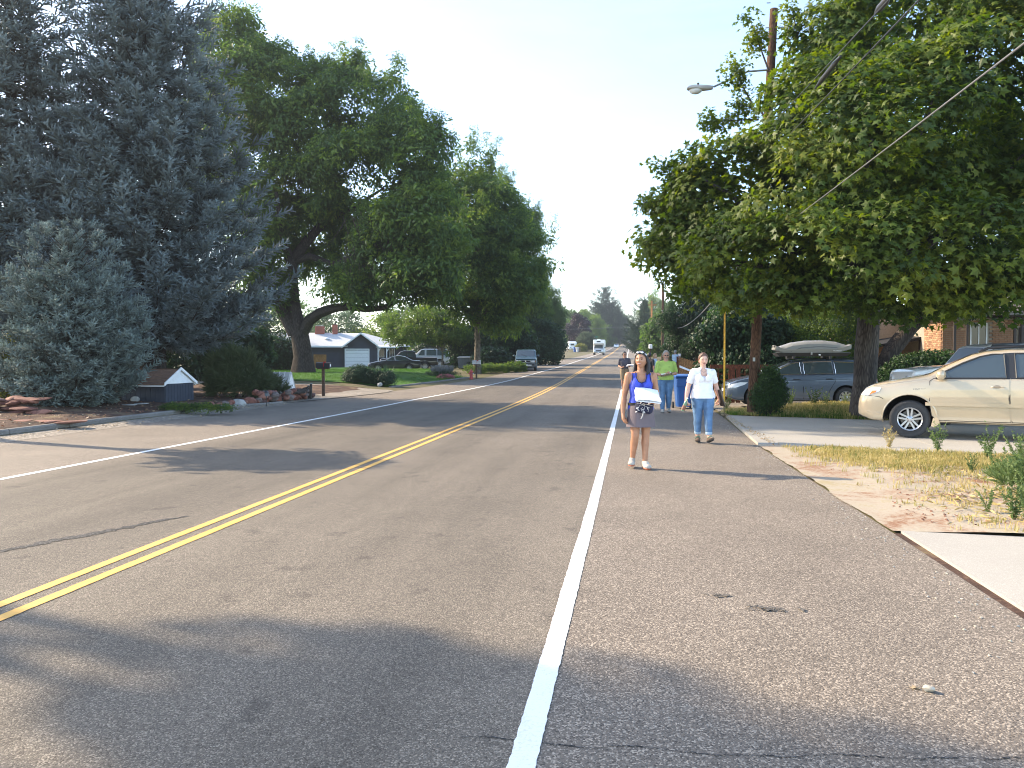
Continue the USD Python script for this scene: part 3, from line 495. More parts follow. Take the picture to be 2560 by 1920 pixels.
def crown_points(lobes, n, seed, gap=.42, freq=.55, inner=.22, shell=.16):
    """spray positions on and in a union of lobes (cx, cy, cz, rx, ry, rz): clumps and gaps by noise"""
    r = np.random.default_rng(seed); L = np.array(lobes, float); C, E = L[:, :3], L[:, 3:]
    w = (E[:, 0]*E[:, 1]*E[:, 2])**(2/3); P, N = [], []; have = 0
    while have < n:
        m = n*3; k = r.choice(len(L), m, p=w/w.sum()); u = r.normal(size=(m, 3)); u /= np.linalg.norm(u, axis=1, keepdims=True)
        rad = np.where(r.random(m) < inner, r.random(m)**.5, 1-np.abs(r.normal(size=m))*shell)
        q = C[k]+u*rad[:, None]*E[k]*(.82+.36*meshkit.fbm(u*2.3+k[:, None]*7.7+seed, 3, seed))[:, None]
        inside = np.zeros(m, bool)
        for c, e in zip(C, E): inside |= (((q-c)/(e*.72))**2).sum(1) < 1
        ok = (meshkit.fbm(q*freq+seed*3.1, 3, seed+1) > gap) & (~inside | (r.random(m) < .3)) & (q[:, 2] > .15)
        P.append(q[ok]); N.append(u[ok]); have += ok.sum()
    return np.vstack(P)[:n], np.vstack(N)[:n]
def spires(lobes, n, seed, L=(1.0, 2.2), m=9, wide=.30):
    """leafy shoots that stand up out of the crown's upper outline"""
    r = np.random.default_rng(seed); P, S = [], []; Lb = np.array(lobes, float)
    for _ in range(n):
        k = r.integers(len(Lb)); a, e = r.random()*7, r.uniform(.35, 1.5); u = np.array([math.cos(a)*math.cos(e), math.sin(a)*math.cos(e), math.sin(e)]); p = Lb[k, :3]+u*Lb[k, 3:]*.9
        if (((p+u*.6-Lb[:, :3])/(Lb[:, 3:]*.95))**2).sum(1).min() < 1: continue
        d = u*.45+[0, 0, 1.0]; d /= np.linalg.norm(d); l = r.uniform(*L); t = np.linspace(0, 1, m)
        P.append(p+d*l*t[:, None]+r.normal(size=(m, 3))*wide*(1-.75*t)[:, None]); S.append(1.0-.5*t)
    return (np.vstack(P), np.concatenate(S)) if P else (np.zeros((0, 3)), np.zeros(0))
def limb_path(a, b, seed, sag=.12, n=7):
    r = np.random.default_rng(seed); a, b = np.asarray(a, float), np.asarray(b, float); t = np.linspace(0, 1, n)[:, None]; L = np.linalg.norm(b-a)
    return a+(b-a)*t+np.array([0, 0, 1.0])*sag*L*np.sin(PI*t)*.6+r.normal(size=(n, 3))*.03*L*np.sin(PI*t)
def trunk_mesh(pts, radii, n=14, flare=1.5, seed=0, rough=.06):
    v, f = tube(pts, radii, n); z0 = min(p[2] for p in pts); h = v[:, 2]-z0
    k = 1+(flare-1)*np.exp(-h/(.45*radii[0]*2+.05)); ax = np.array(pts[0]); a = np.arctan2(v[:, 1]-ax[1], v[:, 0]-ax[0])
    k = k*(1+rough*np.sin(5*a+seed)*np.exp(-h/.8)+rough*.7*(meshkit.noise(v*np.array([3, 3, 1.2])+seed)-.5))
    c = np.stack([np.interp(v[:, 2], [p[2] for p in pts], [p[0] for p in pts]), np.interp(v[:, 2], [p[2] for p in pts], [p[1] for p in pts])], 1)
    v[:, :2] = c+(v[:, :2]-c)*k[:, None]; return v, f
def tree(name, label, base, H, rt, lobes, kind, leaf, n, seed, trunk_to=None, bk='bark_brown', gap=.42, freq=.55, scale=(.75, 1.25), group=None, category='tree', lean=(0, 0), limbs=True, tilt=.75, inner=.22, pt=None, spire=0):
    """lobes are relative to the base"""
    t = thing(name, label, category, base, group=group); trunk_to = trunk_to or .45*H; r = np.random.default_rng(seed)
    pts = pt or [(0, 0, -.15), (lean[0]*.15, lean[1]*.15, trunk_to*.33), (lean[0]*.5+.03, lean[1]*.5, trunk_to*.7), (lean[0], lean[1], trunk_to)]
    part(t, 'trunk', trunk_mesh(pts, np.linspace(1, .72, len(pts))*rt, seed=seed), bk)
    if limbs:
        top = np.array(pts[-1])
        for k, lb in enumerate(lobes[:9]):
            c = np.array(lb[:3]); a = top-np.array([0, 0, .35*rt*r.random()+.02*H*r.random()]); p = limb_path(a, c*.9+a*.1, seed+k, .06)
            part(t, 'limb', tube(p, np.linspace(.5, .12, len(p))*rt, 8), bk)
    P, N = crown_points(lobes, n, seed, gap, freq, inner)
    nr = N*(1-tilt)+np.array([0, 0, tilt])+r.normal(size=(n, 3))*.22; sc = r.uniform(*scale, n)
    if spire: q, qs = spires(lobes, spire, seed+5); P = np.vstack([P, q]); nr = np.vstack([nr, r.normal(size=q.shape)*.5+[0, 0, .7]]); sc = np.concatenate([sc, qs*.85])
    instancer(t, 'crown', kind, leaf, P, frames(nr, r.random(len(P))*2*PI), sc, seed)
    return t
def spruce(name, label, base, H, Rm, seed, kind='spruce', leaf='spruce_needle', step=.42, zmin=.25, fs=1.0, power=.8, category='spruce tree', group=None, dens=1.0, zmax=None, bk='bark_brown'):
    t = thing(name, label, category, base, group=group); r = np.random.default_rng(seed)
    part(t, 'trunk', trunk_mesh([(0, 0, -.1), (.02, 0, H*.4), (0, .02, H*.97)], [.019*H, .012*H, .01], 10, 1.4, seed), bk)
    P, R, S, br = [], [], [], []; z = zmin
    while z < H*.985:
        f = 1-z/H; Rz = Rm*min(1, f**power*1.03+.015)*(1 if z > .12*H else .86+.14*z/(.12*H)); nb = max(4, int((5+6*f)*dens)); a0 = r.random()*7
        for b in range(nb):
            a = a0+2*PI*b/nb+r.normal()*.12; L = Rz*r.uniform(.74, 1.1)*(.85+.3*meshkit.noise(np.array([[a*1.3, z*.6, seed]]))[0]); dirh = np.array([math.cos(a), math.sin(a), 0])
            rise = r.uniform(.02, .16) if f > .25 else .35+.5*(1-f*4)
            path = lambda s: dirh*L*s+np.array([0, 0, z+L*(rise*s*1.2-.34*s*(1-s)*(f > .2)+.18*s*s)])
            if zmax and z+L*.2 > zmax: continue
            q = np.array([path(s) for s in np.linspace(0, .9, 5)])
            if kind == 'spruce': br.append(tube(q, np.linspace(.028, .008, 5)*(.4+.2*L), 5, False))
            m = max(2, int(L*.72/(.36*fs)))
            for s in np.linspace(.22, 1.0, m):
                p = path(s); d = path(min(1, s+.05))-path(s-.05); az = math.atan2(d[1], d[0]); el = math.asin(d[2]/np.linalg.norm(d)); k = 3 if s < .97 else 1
                for j in range(k):
                    side = (0 if k == 1 else (j-1))*r.uniform(.55, 1.05); yaw_ = az+side; pit = el+r.normal()*.2+(.12 if j == 1 else -.10)
                    P.append(p+r.normal(size=3)*.05); R.append(Rot.from_euler('ZYX', [yaw_, -pit, r.normal()*.35]).as_matrix()); S.append(fs*r.uniform(.7, 1.15)*(1.0 if s > .5 else .85)*(.42+.58*min(1, f/.33)))
        z += step*r.uniform(.8, 1.2)*(.55+.6*f)
    if br: part(t, 'branches', cat(*br), bk)
    instancer(t, 'crown', kind, leaf, np.array(P), np.array(R), np.array(S), seed)
    return t, len(P)
# ---------------------------------------------------------------- the trees of the photograph, left side first
def lobes_rand(cx, cy, z0, z1, R, n, seed, rmin=.32, rmax=.5, top=.55):
    """a crown of n lobes between z0 and z1 round (cx, cy) with radius R"""
    r = np.random.default_rng(seed); out = [(cx, cy, (z0+z1)/2, R*.55, R*.55, (z1-z0)*.36)]; 
    for k in range(n):
        a = k*2.39996+r.normal()*.2; h = (k+.5)/n; prof = math.sin(PI*min(1, .18+.82*h))**.7 if h > .5 else .75+.35*h; q = R*prof*r.uniform(.45, .72); rr = R*r.uniform(rmin, rmax)*(1-(1-top)*h)
        out.append((cx+q*math.cos(a), cy+q*math.sin(a), z0+rr*.7+(z1-z0-1.5*rr)*h, rr, rr, rr*.78))
    return out
spruce('blue_spruce', 'tall blue spruce behind the small round one, its top out of the picture', gy(380, 27), 20.5, 5.0, 11, zmin=1.9, step=.44, fs=1.15, dens=1.2, power=1.0)
spruce('blue_spruce', 'tall blue spruce at the left edge of the photo, hazy in the sun', gy(40, 25.5), 19.5, 4.8, 12, zmin=1.6, step=.48, fs=1.18, dens=1.15, power=.95)
b = gy(180, 20.6); spruce('small_blue_spruce', 'small dense rounded blue spruce nearest the kerb at far left', b, 4.9, 2.1, 13, leaf='spruce_needle_pale', step=.25, zmin=.12, fs=.70, power=.55, dens=1.5)
# the big old tree in front of the dark house: forked trunk, one long low limb
b = gy(760, 50); T = thing('big_tree', 'huge old shade tree with forked trunk and long low limb over the lawn', 'tree', b)
def rel(px, py, Y): return at(px, py, Y)-b
part(T, 'trunk', trunk_mesh([(0, 0, -.2), (-.05, 0, 1.1), (-.25, 0, 2.3), tuple(rel(744, 818, 50))], [.66, .60, .58, .62], 18, 1.35, 3, .08), 'bark_brown')
part(T, 'limb', tube([rel(738, 832, 50), rel(706, 775, 49.8), rel(680, 735, 49.6), rel(655, 690, 49), rel(630, 600, 48)], [.52, .42, .40, .30, .16], 12), 'bark_brown', label='thick left limb with a dark sawn knot')
part(T, 'limb', tube([rel(748, 828, 50), rel(734, 760, 50), rel(729, 690, 50.2), rel(732, 650, 50.4), rel(770, 600, 51), rel(806, 560, 51.4), rel(840, 480, 52)], [.5, .42, .38, .36, .32, .28, .14], 12), 'bark_brown')
part(T, 'limb', tube([rel(730, 668, 50.2), rel(715, 620, 50), rel(702, 580, 49.8), rel(690, 480, 49)], [.32, .27, .22, .12], 10), 'bark_brown')
part(T, 'limb', tube([rel(755, 838, 50), rel(772, 802, 49.6), rel(800, 782, 49), rel(835, 770, 48.3), rel(870, 766, 47.6), rel(915, 773, 47), rel(955, 770, 46.5), rel(1000, 752, 46)], [.36, .38, .33, .29, .25, .21, .17, .08], 10), 'bark_brown', label='long low limb reaching right over the lawn')
part(T, 'limb', tube([rel(735, 655, 50.4), rel(775, 640, 50), rel(830, 660, 49), rel(880, 640, 48), rel(960, 600, 47)], [.26, .22, .16, .14, .06], 9), 'bark_brown')
part(T, 'limb', tube([rel(806, 560, 51.4), rel(880, 520, 50), rel(960, 470, 49)], [.2, .15, .07], 8), 'bark_brown')
lob = []
for px, py, Y, rx, rz in ((600, 250, 50, 3.3, 3.6), (680, 215, 52, 2.8, 2.8), (570, 130, 52, 2.6, 3.0), (620, 400, 51, 3.3, 3.0), (760, 330, 51, 3.6, 3.4), (870, 290, 51, 2.8, 3.0), (960, 310, 50, 2.5, 2.6), (880, 215, 52, 1.5, 1.9), (985, 245, 51, 1.1, 1.7), (1000, 370, 49, 2.7, 2.1), (1060, 375, 47, 1.9, 1.4),
                         (900, 420, 49, 3.6, 2.6), (760, 480, 50, 3.4, 2.3), (1010, 480, 48, 2.8, 2.2), (1000, 590, 46.5, 2.6, 2.3), (1080, 560, 46, 2.3, 2.2), (1010, 690, 45.5, 2.0, 1.3), (1070, 690, 45.5, 1.9, 1.4), (920, 730, 46.5, 1.3, .7), (850, 720, 47, 1.3, .6), (640, 560, 49, 2.6, 2.0), (530, 330, 53, 3.2, 3.4), (640, 690, 48.5, 1.2, .8), (700, 745, 49.5, .8, .5), (960, 640, 47, 2.0, 1.4), (830, 600, 53, 2.6, 2.0), (700, 640, 53.5, 2.4, 2.0), (900, 690, 52, 2.2, 1.5), (620, 500, 53, 2.6, 2.2), (780, 560, 54, 2.8, 2.2), (980, 560, 51, 2.4, 2.2), (740, 270, 50, 3.0, 2.6), (800, 235, 52, 1.8, 2.0), (540, 480, 52, 2.2, 2.6)):
    p = rel(px, py, Y); lob.append((*p, rx, rx, rz))
P, N = crown_points(lob, 5000, 21, .43, .42, .18); r_ = np.random.default_rng(5)
k = np.r_[np.flatnonzero(P[:, 2] > 10.5), []].astype(int)
q, qs = spires(lob, 260, 22, (.7, 1.7), 8); sc = np.concatenate([r_.uniform(.8, 1.35, len(P)), qs*.95]); P = np.vstack([P, q]); N = np.vstack([N, r_.normal(size=q.shape)*.6])
instancer(T, 'crown', 'elm', ['elm_leaf', 'elm_leaf', 'elm_light_leaf'], P, frames(N*.35+[0, 0, .65]+r_.normal(size=P.shape)*.25, r_.random(len(P))*7), sc, 21)
tw = []
for i in range(150):                                                      # dead hanging twigs below the middle of the crown
    a = rel(r_.uniform(855, 1035), r_.uniform(520, 690), r_.uniform(45.2, 46.6)); L = r_.uniform(.8, 2.6); d = np.array([r_.normal()*.25+.12, r_.normal()*.2, -1.0]); q = [a, a+d*L*.5+[.12, 0, .05], a+d*L+[.3*r_.normal()*.5, 0, 0]]
    tw.append(tube(q, [.022, .014, .004], 4, False))
    for j in range(2):
        c = q[1]+(q[2]-q[1])*r_.random(); tw.append(tube([c, c+np.array([r_.normal()*.3, r_.normal()*.2, -.5])*L*.5], [.009, .003], 3, False))
part(T, 'dead_twigs', cat(*tw), 'dead_twig', label='tangle of grey dead twigs hanging under the crown')
# trees that carry on behind it towards the road's far end
def lob_px(b, L): return [(*(at(px, py, Y)-b), rx, rx, rz) for px, py, Y, rx, rz in L]
b = gy(1193, 58); T2 = tree('maple_tree', 'full green tree with pale straight trunk behind the red hydrant', b, 14, .26, lob_px(b, [(1190, 700, 58, 3.4, 1.7), (1110, 720, 59, 2.4, 1.3), (1270, 720, 57, 2.6, 1.6), (1300, 640, 58, 2.7, 2.2), (1200, 600, 58, 3.6, 2.6), (1120, 560, 60, 2.8, 2.4), (1230, 530, 59, 2.8, 2.1), (1160, 475, 60, 2.2, 1.8), (1190, 430, 60, 1.5, 1.4), (1265, 590, 58, 2.0, 1.6), (1260, 800, 57, 1.5, .9), (1160, 790, 57.6, 1.2, .8)]), 'elm', ['elm_leaf', 'elm_leaf', 'elm_light_leaf'], 2000, 31, 3.6, 'bark_pale', .42, spire=80)
b = gy(1322, 84); tree('tall_tree', 'tall pointed green tree standing left of the parked dark car', b, 19, .3, lob_px(b, [(1265, 750, 84, 3.4, 2.6), (1312, 740, 84, 2.4, 2.4), (1300, 655, 84, 2.8, 2.8), (1240, 640, 85, 3.2, 2.8), (1295, 580, 85, 2.2, 2.2), (1250, 560, 86, 2.4, 2.5), (1325, 560, 86, 1.2, 1.6), (1230, 500, 86, 1.6, 1.8), (1255, 480, 87, 1.1, 1.4), (1270, 830, 83, 3.2, 1.6), (1335, 810, 84, 1.9, 2.2)]), 'elm', ['elm_leaf', 'elm_leaf', 'elm_light_leaf'], 2000, 32, 4.0, gap=.42, spire=110)
b = gy(1368, 118); tree('tall_tree', 'green tree whose crown slopes down beside the white sky, above the hedge sign', b, 14, .25, lob_px(b, [(1352, 848, 118, 3.5, 2.7), (1362, 790, 118, 3.1, 2.8), (1378, 755, 118, 1.4, 2.0), (1345, 760, 119, 3.0, 3.0), (1328, 730, 120, 2.5, 2.8), (1315, 840, 118, 4.2, 2.8), (1385, 800, 117, 1.4, 1.8)]), 'elm', 'elm_leaf', 1500, 33, 2.0, gap=.40, spire=70)
b = gy(1106, 70); tree('small_tree', 'small light green tree with several thin stems behind the lavender', b, 6.5, .10, lob_px(b, [(1100, 830, 70, 2.0, 1.0), (1050, 820, 70, 2.0, 1.1), (1000, 830, 71, 1.7, 1.0), (1140, 830, 69.5, 1.3, .9), (1070, 790, 70, 2.2, .9), (980, 800, 71, 1.2, .8), (1120, 790, 70, 1.5, .8)]), 'elm', ['elm_light_leaf', 'elm_light_leaf', 'elm_leaf'], 620, 34, 1.7, 'bark_pale', .40, scale=(.6, 1.0))
# far left background: dark trees behind the house and behind the spruces, hedge
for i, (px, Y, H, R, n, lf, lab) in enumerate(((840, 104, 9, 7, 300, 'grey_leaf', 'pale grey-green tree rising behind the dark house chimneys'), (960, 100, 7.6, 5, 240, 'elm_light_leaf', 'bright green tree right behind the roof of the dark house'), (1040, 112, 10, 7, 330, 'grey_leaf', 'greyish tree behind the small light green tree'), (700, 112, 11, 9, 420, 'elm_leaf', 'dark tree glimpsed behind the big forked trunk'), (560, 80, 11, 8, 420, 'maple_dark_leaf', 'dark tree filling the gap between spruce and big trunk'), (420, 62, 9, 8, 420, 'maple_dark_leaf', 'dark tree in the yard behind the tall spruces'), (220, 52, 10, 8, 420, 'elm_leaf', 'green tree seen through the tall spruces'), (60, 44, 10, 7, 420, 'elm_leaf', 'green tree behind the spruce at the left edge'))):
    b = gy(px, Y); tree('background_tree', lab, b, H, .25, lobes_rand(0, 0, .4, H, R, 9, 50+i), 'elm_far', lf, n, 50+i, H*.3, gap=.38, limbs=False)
for i, (px, Y, H, R, lab) in enumerate(((1118, 86, 4.2, 3.4, 'dark hedge behind the grey dumpster'), (1230, 72, 4.6, 3.8, 'dark hedge to the right of the pale trunk'), (1300, 82, 5.2, 4.4, 'dark hedge behind the parked car'), (1362, 114, 4.2, 2.5, 'dark hedge that carries the small white sign'), (1228, 68, 1.8, 1.3, 'low dark shrub left of the parked car'))):
    b = gy(px, Y); t = thing('hedge', lab, 'hedge', b); rr = np.random.default_rng(60+i)
    P, N = crown_points([(0, 0, H*.45, R, 1.5, H*.55), (-R*.6, 0, H*.4, R*.5, 1.3, H*.5), (R*.6, 0, H*.4, R*.5, 1.3, H*.5)], 420, 60+i, .36, .6)
    P[:, 2] = np.maximum(P[:, 2], .1); instancer(t, 'foliage', 'elm_far', 'hedge_leaf', P, frames(N*.6+[0, 0, .4]+rr.normal(size=P.shape)*.3, rr.random(len(P))*7), rr.uniform(.6, 1.0, len(P)), 60+i)
    part(t, 'stems', cat(*[tube([(x, 0, -.1), (x+.1, .1, H*.7)], [.06, .02], 5) for x in np.linspace(-R*.8, R*.8, 6)]), 'bark_brown')
# far trees on the left
def far_round(px, top, Y, R, lf, lab, seed, n=300, kind='elm_far', gap=.38, z0=.6, name='far_tree', sc=(.9, 1.6), category='tree'):
    b = gy(px, Y); H = at(px, top, Y)[2]-b[2]
    return tree(name, lab, b, H, .25, lobes_rand(0, 0, z0, H, R, 8, seed), kind, lf, n, seed, H*.3, gap=gap, limbs=False, scale=sc, category=category)
far_round(1446, 775, 215, 4.4, 'plum_leaf', 'dark purple plum tree beside the far driveway', 71, 420, 'elm_far', .36, .5)
far_round(1464, 768, 290, 11, 'elm_light_leaf', 'pale willow-like tree left of the far pointed conifer', 72, 520, 'willow', .36, 1.0, sc=(1.6, 2.6))
far_round(1420, 760, 240, 10, 'elm_leaf', 'far green tree behind the purple plum', 73, 420, 'elm_far', .36, 1.0, sc=(1.3, 2.2))
far_round(1543, 764, 430, 11, 'elm_leaf', 'round dark tree right of the far pointed conifer', 74, 520, 'elm_far', .36, 1.0, sc=(1.3, 2.2))
far_round(1500, 800, 320, 8, 'elm_leaf', 'far tree at the foot of the pointed conifer', 77, 380, 'elm_far', .36, .6, sc=(1.3, 2.0))
far_round(1560, 826, 900, 17, 'grey_leaf', 'hazy tree at the far end of the road', 75, 300, 'elm_far', .34, 1.0, sc=(2, 3.2))
far_round(1578, 824, 980, 16, 'grey_leaf', 'hazy tree closing the road at the horizon', 76, 300, 'elm_far', .34, 1.0, sc=(2, 3.6))
far_round(1548, 832, 640, 8, 'elm_leaf', 'dark far tree on the left where the road narrows', 78, 260, 'elm_far', .34, .6, sc=(1.6, 2.6))
far_round(1598, 828, 560, 8, 'elm_leaf', 'dark far tree on the right where the road narrows', 79, 260, 'elm_far', .34, .6, sc=(1.8, 2.8))
b = gy(1513, 330); spruce('far_conifer', 'tall pointed conifer on the left far down the road', b, at(1512, 722, 330)[2]-b[2], 11.5, 81, 'spruce_far', 'conifer_needle', .85, .8, 2.4, .8, 'conifer')
far_round(1466, 836, 208, 2.9, 'juniper_needle', 'big rounded shrub beside the far driveway', 82, 300, 'juniper', .3, .1, 'round_shrub', (3.0, 4.6), 'shrub')
far_round(1451, 858, 204, 1.6, 'yellow_leaf', 'low yellow-green bush left of the big rounded shrub', 83, 200, 'shrub', .3, .05, 'low_bush', (2.0, 3.2), 'bush')
# right side: maple by the road, its neighbour, hedge
b = gy(2160, 21.3); Tm = thing('maple_tree', 'big broad maple with lit yellow-green leaves by the right-hand driveway', 'tree', b)
part(Tm, 'trunk', trunk_mesh([(0, 0, -.2), (.02, 0, .9), (.06, 0, 1.7), (.1, 0, 2.6), (.12, 0, 3.3)], [.285, .27, .285, .26, .25], 18, 1.3, 8, .10), 'bark_grey')
for i, e in enumerate([(-4.2, -1.0, 6.0), (-2.4, 1.2, 8.2), (1.5, -1.0, 8.8), (3.6, -.5, 6.6), (-.8, -3.2, 6.2), (2.6, 2.0, 7.2), (0.2, 0.6, 10.2), (-3.2, -2.5, 4.4), (1.6, -3.6, 4.8), (-5.0, .8, 4.4)]):
    q = limb_path((.1, 0, 3.0+.05*i), e, 100+i, .05); part(Tm, 'limb', tube(q, np.linspace(.15, .03, len(q)), 8), 'bark_grey')
mp = lambda px, py, Y: at(px, py, Y)-b
lob = [(*mp(px, py, Y), rx, rx, rz) for px, py, Y, rx, rz in ((2050, 330, 20, 1.7, 1.8), (2215, 160, 21, 2.2, 2.0), (2330, 70, 21, 2.4, 2.2), (2480, 60, 21, 2.2, 1.8), (2030, 480, 19.5, 2.3, 1.8), (1850, 470, 20.5, 1.7, 1.4), (1760, 510, 21.5, 1.3, 1.0), (2200, 380, 19, 2.6, 2.2), (2400, 330, 19.5, 2.8, 2.3), (2560, 300, 20.5, 2.6, 2.4), (1760, 640, 21.5, 1.5, 1.0), (1900, 640, 19.5, 1.9, 1.2), (2060, 630, 18.3, 1.9, 1.25), (2240, 620, 18, 2.0, 1.3), (2420, 620, 18, 2.0, 1.2), (2580, 600, 18.5, 2.2, 1.3), (1720, 600, 22.5, 1.3, .9), (1660, 520, 22, .7, .4), (1640, 600, 22.5, .6, .45), (2320, 710, 18.5, 1.6, .6), (2480, 720, 19, 1.6, .5), (2300, 230, 22.5, 3.0, 2.8), (2650, 150, 21, 2.6, 2.4), (2120, 240, 22, 1.5, 1.6), (2010, 190, 21, .45, .5), (2060, 90, 21, .9, .9), (2160, 700, 19, 1.2, .5), (1990, 700, 19.5, .9, .45))]
P, N = crown_points(lob, 3600, 91, .445, .5, .14); r_ = np.random.default_rng(92)
for e0, e1, m in (((1700, 500), (1592, 508), 26), ((1760, 420), (1660, 470), 20), ((1905, 130), (1872, 40), 22), ((1862, 225), (1818, 145), 22), ((1850, 300), (1757, 303), 22), ((1700, 590), (1608, 605), 26), ((1720, 690), (1652, 712), 14), ((1990, 70), (1980, 20), 14), ((1880, 270), (1840, 258), 10), ((1700, 440), (1640, 405), 14)):
    a, c = mp(*e0, 21), mp(*e1, 21); t = r_.random(m)[:, None]; P = np.vstack([P, a+(c-a)*t+r_.normal(size=(m, 3))*.10]); N = np.vstack([N, r_.normal(size=(m, 3))*.4])
    part(Tm, 'twig', tube([a+(a-c)*.5, a, c], [.03, .02, .006], 5, False), 'bark_grey')
sc = r_.uniform(.7, 1.15, len(P)); sc[3600:] *= .62
instancer(Tm, 'crown', 'maple', ['maple_leaf'], P, frames(N*.45+[0, 0, .6]+r_.normal(size=P.shape)*.22, r_.random(len(P))*7), sc, 91)
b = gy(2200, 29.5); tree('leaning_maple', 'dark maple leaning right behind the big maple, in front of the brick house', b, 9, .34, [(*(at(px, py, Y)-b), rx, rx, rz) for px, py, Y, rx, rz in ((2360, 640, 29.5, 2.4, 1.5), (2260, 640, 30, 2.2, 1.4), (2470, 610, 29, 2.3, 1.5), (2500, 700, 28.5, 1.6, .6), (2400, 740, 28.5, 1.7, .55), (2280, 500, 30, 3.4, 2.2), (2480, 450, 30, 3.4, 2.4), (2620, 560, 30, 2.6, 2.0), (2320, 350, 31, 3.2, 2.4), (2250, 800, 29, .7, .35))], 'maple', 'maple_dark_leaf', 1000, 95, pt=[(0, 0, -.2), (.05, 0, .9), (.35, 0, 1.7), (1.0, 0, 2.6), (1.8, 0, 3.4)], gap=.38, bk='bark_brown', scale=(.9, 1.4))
b = gy(2030, 31); tree('light_tree', 'airy light green tree behind the grey wagon and its roof box', b, 5.4, .12, [(*(at(px, py, Y)-b), rx, rx, rz) for px, py, Y, rx, rz in ((2030, 830, 31, 1.7, 1.0), (2090, 810, 31, 1.3, 1.1), (1970, 850, 31.5, 1.1, .9), (2060, 760, 32, 1.6, 1.0), (1990, 790, 32, 1.2, .9), (2120, 860, 30.5, .9, .8), (2040, 890, 30.5, 1.6, .7))], 'shrub', ['elm_light_leaf', 'elm_light_leaf', 'grey_leaf'], 1050, 96, 1.6, gap=.38, scale=(.8, 1.3))
for i, (px, Y, z0, H, R, lf, n, lab) in enumerate(((1822, 30, .1, 4.4, 1.3, 'hedge_leaf', 420, 'dark leafy tree over the lattice fence behind the yellow pole'), (1880, 30, .1, 4.0, 1.6, 'hedge_leaf', 420, 'dark leafy tree behind the near utility pole'), (1748, 60, .2, 7.0, 2.9, 'hedge_leaf', 620, 'dark ivy-like mass of leaves behind the orange fence'), (1795, 66, .5, 11.5, 4.0, 'hedge_leaf', 700, 'tall dark tree behind the lattice fence hedge'), (1706, 96, .5, 11.5, 3.0, 'bush_leaf', 520, 'tall drooping green tree right of the far utility pole'), (1692, 62, .1, 3.2, 1.4, 'hedge_leaf', 300, 'dark hedge behind the man in pale blue'))):
    b = gy(px, Y); tree('leafy_tree', lab, b, H, .16, lobes_rand(0, 0, z0, H, R, 8, 110+i, .4, .6), 'ivy', lf, n, 110+i, H*.35, gap=.36, scale=(.9, 1.5), limbs=False, tilt=.5)
b = gy(1648, 84); spruce('far_spruce', 'dark spruce on the right beyond the standing people', gy(1610, 165), 11.0, 3.9, 121, 'spruce_far', 'conifer_needle', .6, .4, 1.5, .62, 'spruce tree')
far_round(1636, 715, 250, 6.5, 'elm_light_leaf', 'upright light green tree rising behind the dark spruce', 122, 320, 'willow', .36, 2.0, sc=(1.7, 2.6))
far_round(1660, 770, 110, 3.5, 'elm_leaf', 'green tree right behind the far utility pole', 123, 320, 'elm_far', .36, .6)
far_round(1624, 842, 225, 2.6, 'elm_light_leaf', 'light green shrubbery beside the far red car', 124, 260, 'elm_far', .34, .2, 'roadside_bush', (1.0, 1.6), 'bush')
far_round(1628, 862, 130, 2.2, 'elm_light_leaf', 'sunlit green bush behind the walking woman in blue', 125, 220, 'elm_far', .34, .1, 'roadside_bush', (.5, .8), 'bush')
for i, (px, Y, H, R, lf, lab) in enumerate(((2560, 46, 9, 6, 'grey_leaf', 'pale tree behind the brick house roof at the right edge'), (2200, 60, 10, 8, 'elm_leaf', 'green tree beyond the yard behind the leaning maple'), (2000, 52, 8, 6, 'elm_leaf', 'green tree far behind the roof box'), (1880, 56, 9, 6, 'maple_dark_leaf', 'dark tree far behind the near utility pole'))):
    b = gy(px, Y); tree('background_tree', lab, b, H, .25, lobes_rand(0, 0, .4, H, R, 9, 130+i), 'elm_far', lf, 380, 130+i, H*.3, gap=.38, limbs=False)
for i, (px, Y, H, R, lab) in enumerate(((150, 33, 4.6, 5.0, 'dark hedge deep in the shade behind the small spruce'), (470, 40, 3.6, 4.5, 'dark hedge seen under the tall spruces behind the pump house'), (610, 60, 3.2, 4.4, 'dark hedge left of the big forked trunk'))):
    b = gy(px, Y); t = thing('hedge', lab, 'hedge', b); rr = np.random.default_rng(260+i)
    P, N = crown_points([(0, 0, H*.4, R, 1.5, H*.55), (-R*.6, 0, H*.4, R*.5, 1.3, H*.5), (R*.6, 0, H*.4, R*.5, 1.3, H*.5)], 380, 260+i, .34, .6)
    P[:, 2] = np.maximum(P[:, 2], .1); instancer(t, 'foliage', 'elm_far', 'hedge_leaf', P, frames(N*.6+[0, 0, .4]+rr.normal(size=P.shape)*.3, rr.random(len(P))*7), rr.uniform(.6, 1.0, len(P)), 260+i)
    part(t, 'stems', cat(*[tube([(x, 0, -.1), (x+.1, .1, H*.7)], [.06, .02], 5) for x in np.linspace(-R*.8, R*.8, 6)]), 'bark_brown')
# off to the left: the trees whose shade lies across the near road
for i, (x, y, H, R, z0, lab) in enumerate(((-17.5, 5.9, 13.4, 1.15, 7.8, 'roadside tree left of the camera that shades the near lanes'), (-14.6, 14.2, 6.6, 1.1, 4.8, 'slim roadside tree whose shade falls on the left lane'), (-21.5, 9.3, 15.8, 1.1, 12.0, 'tall thin roadside tree whose shade reaches the right shoulder'))):
    tree('roadside_tree', lab, (x, y, float(zland(x, y))), H, .2, lobes_rand(0, 0, z0, H, R, 7, 140+i), 'elm', 'elm_leaf', [230, 80, 110][i], 140+i, H*.5, gap=.5, scale=(.8, 1.2))
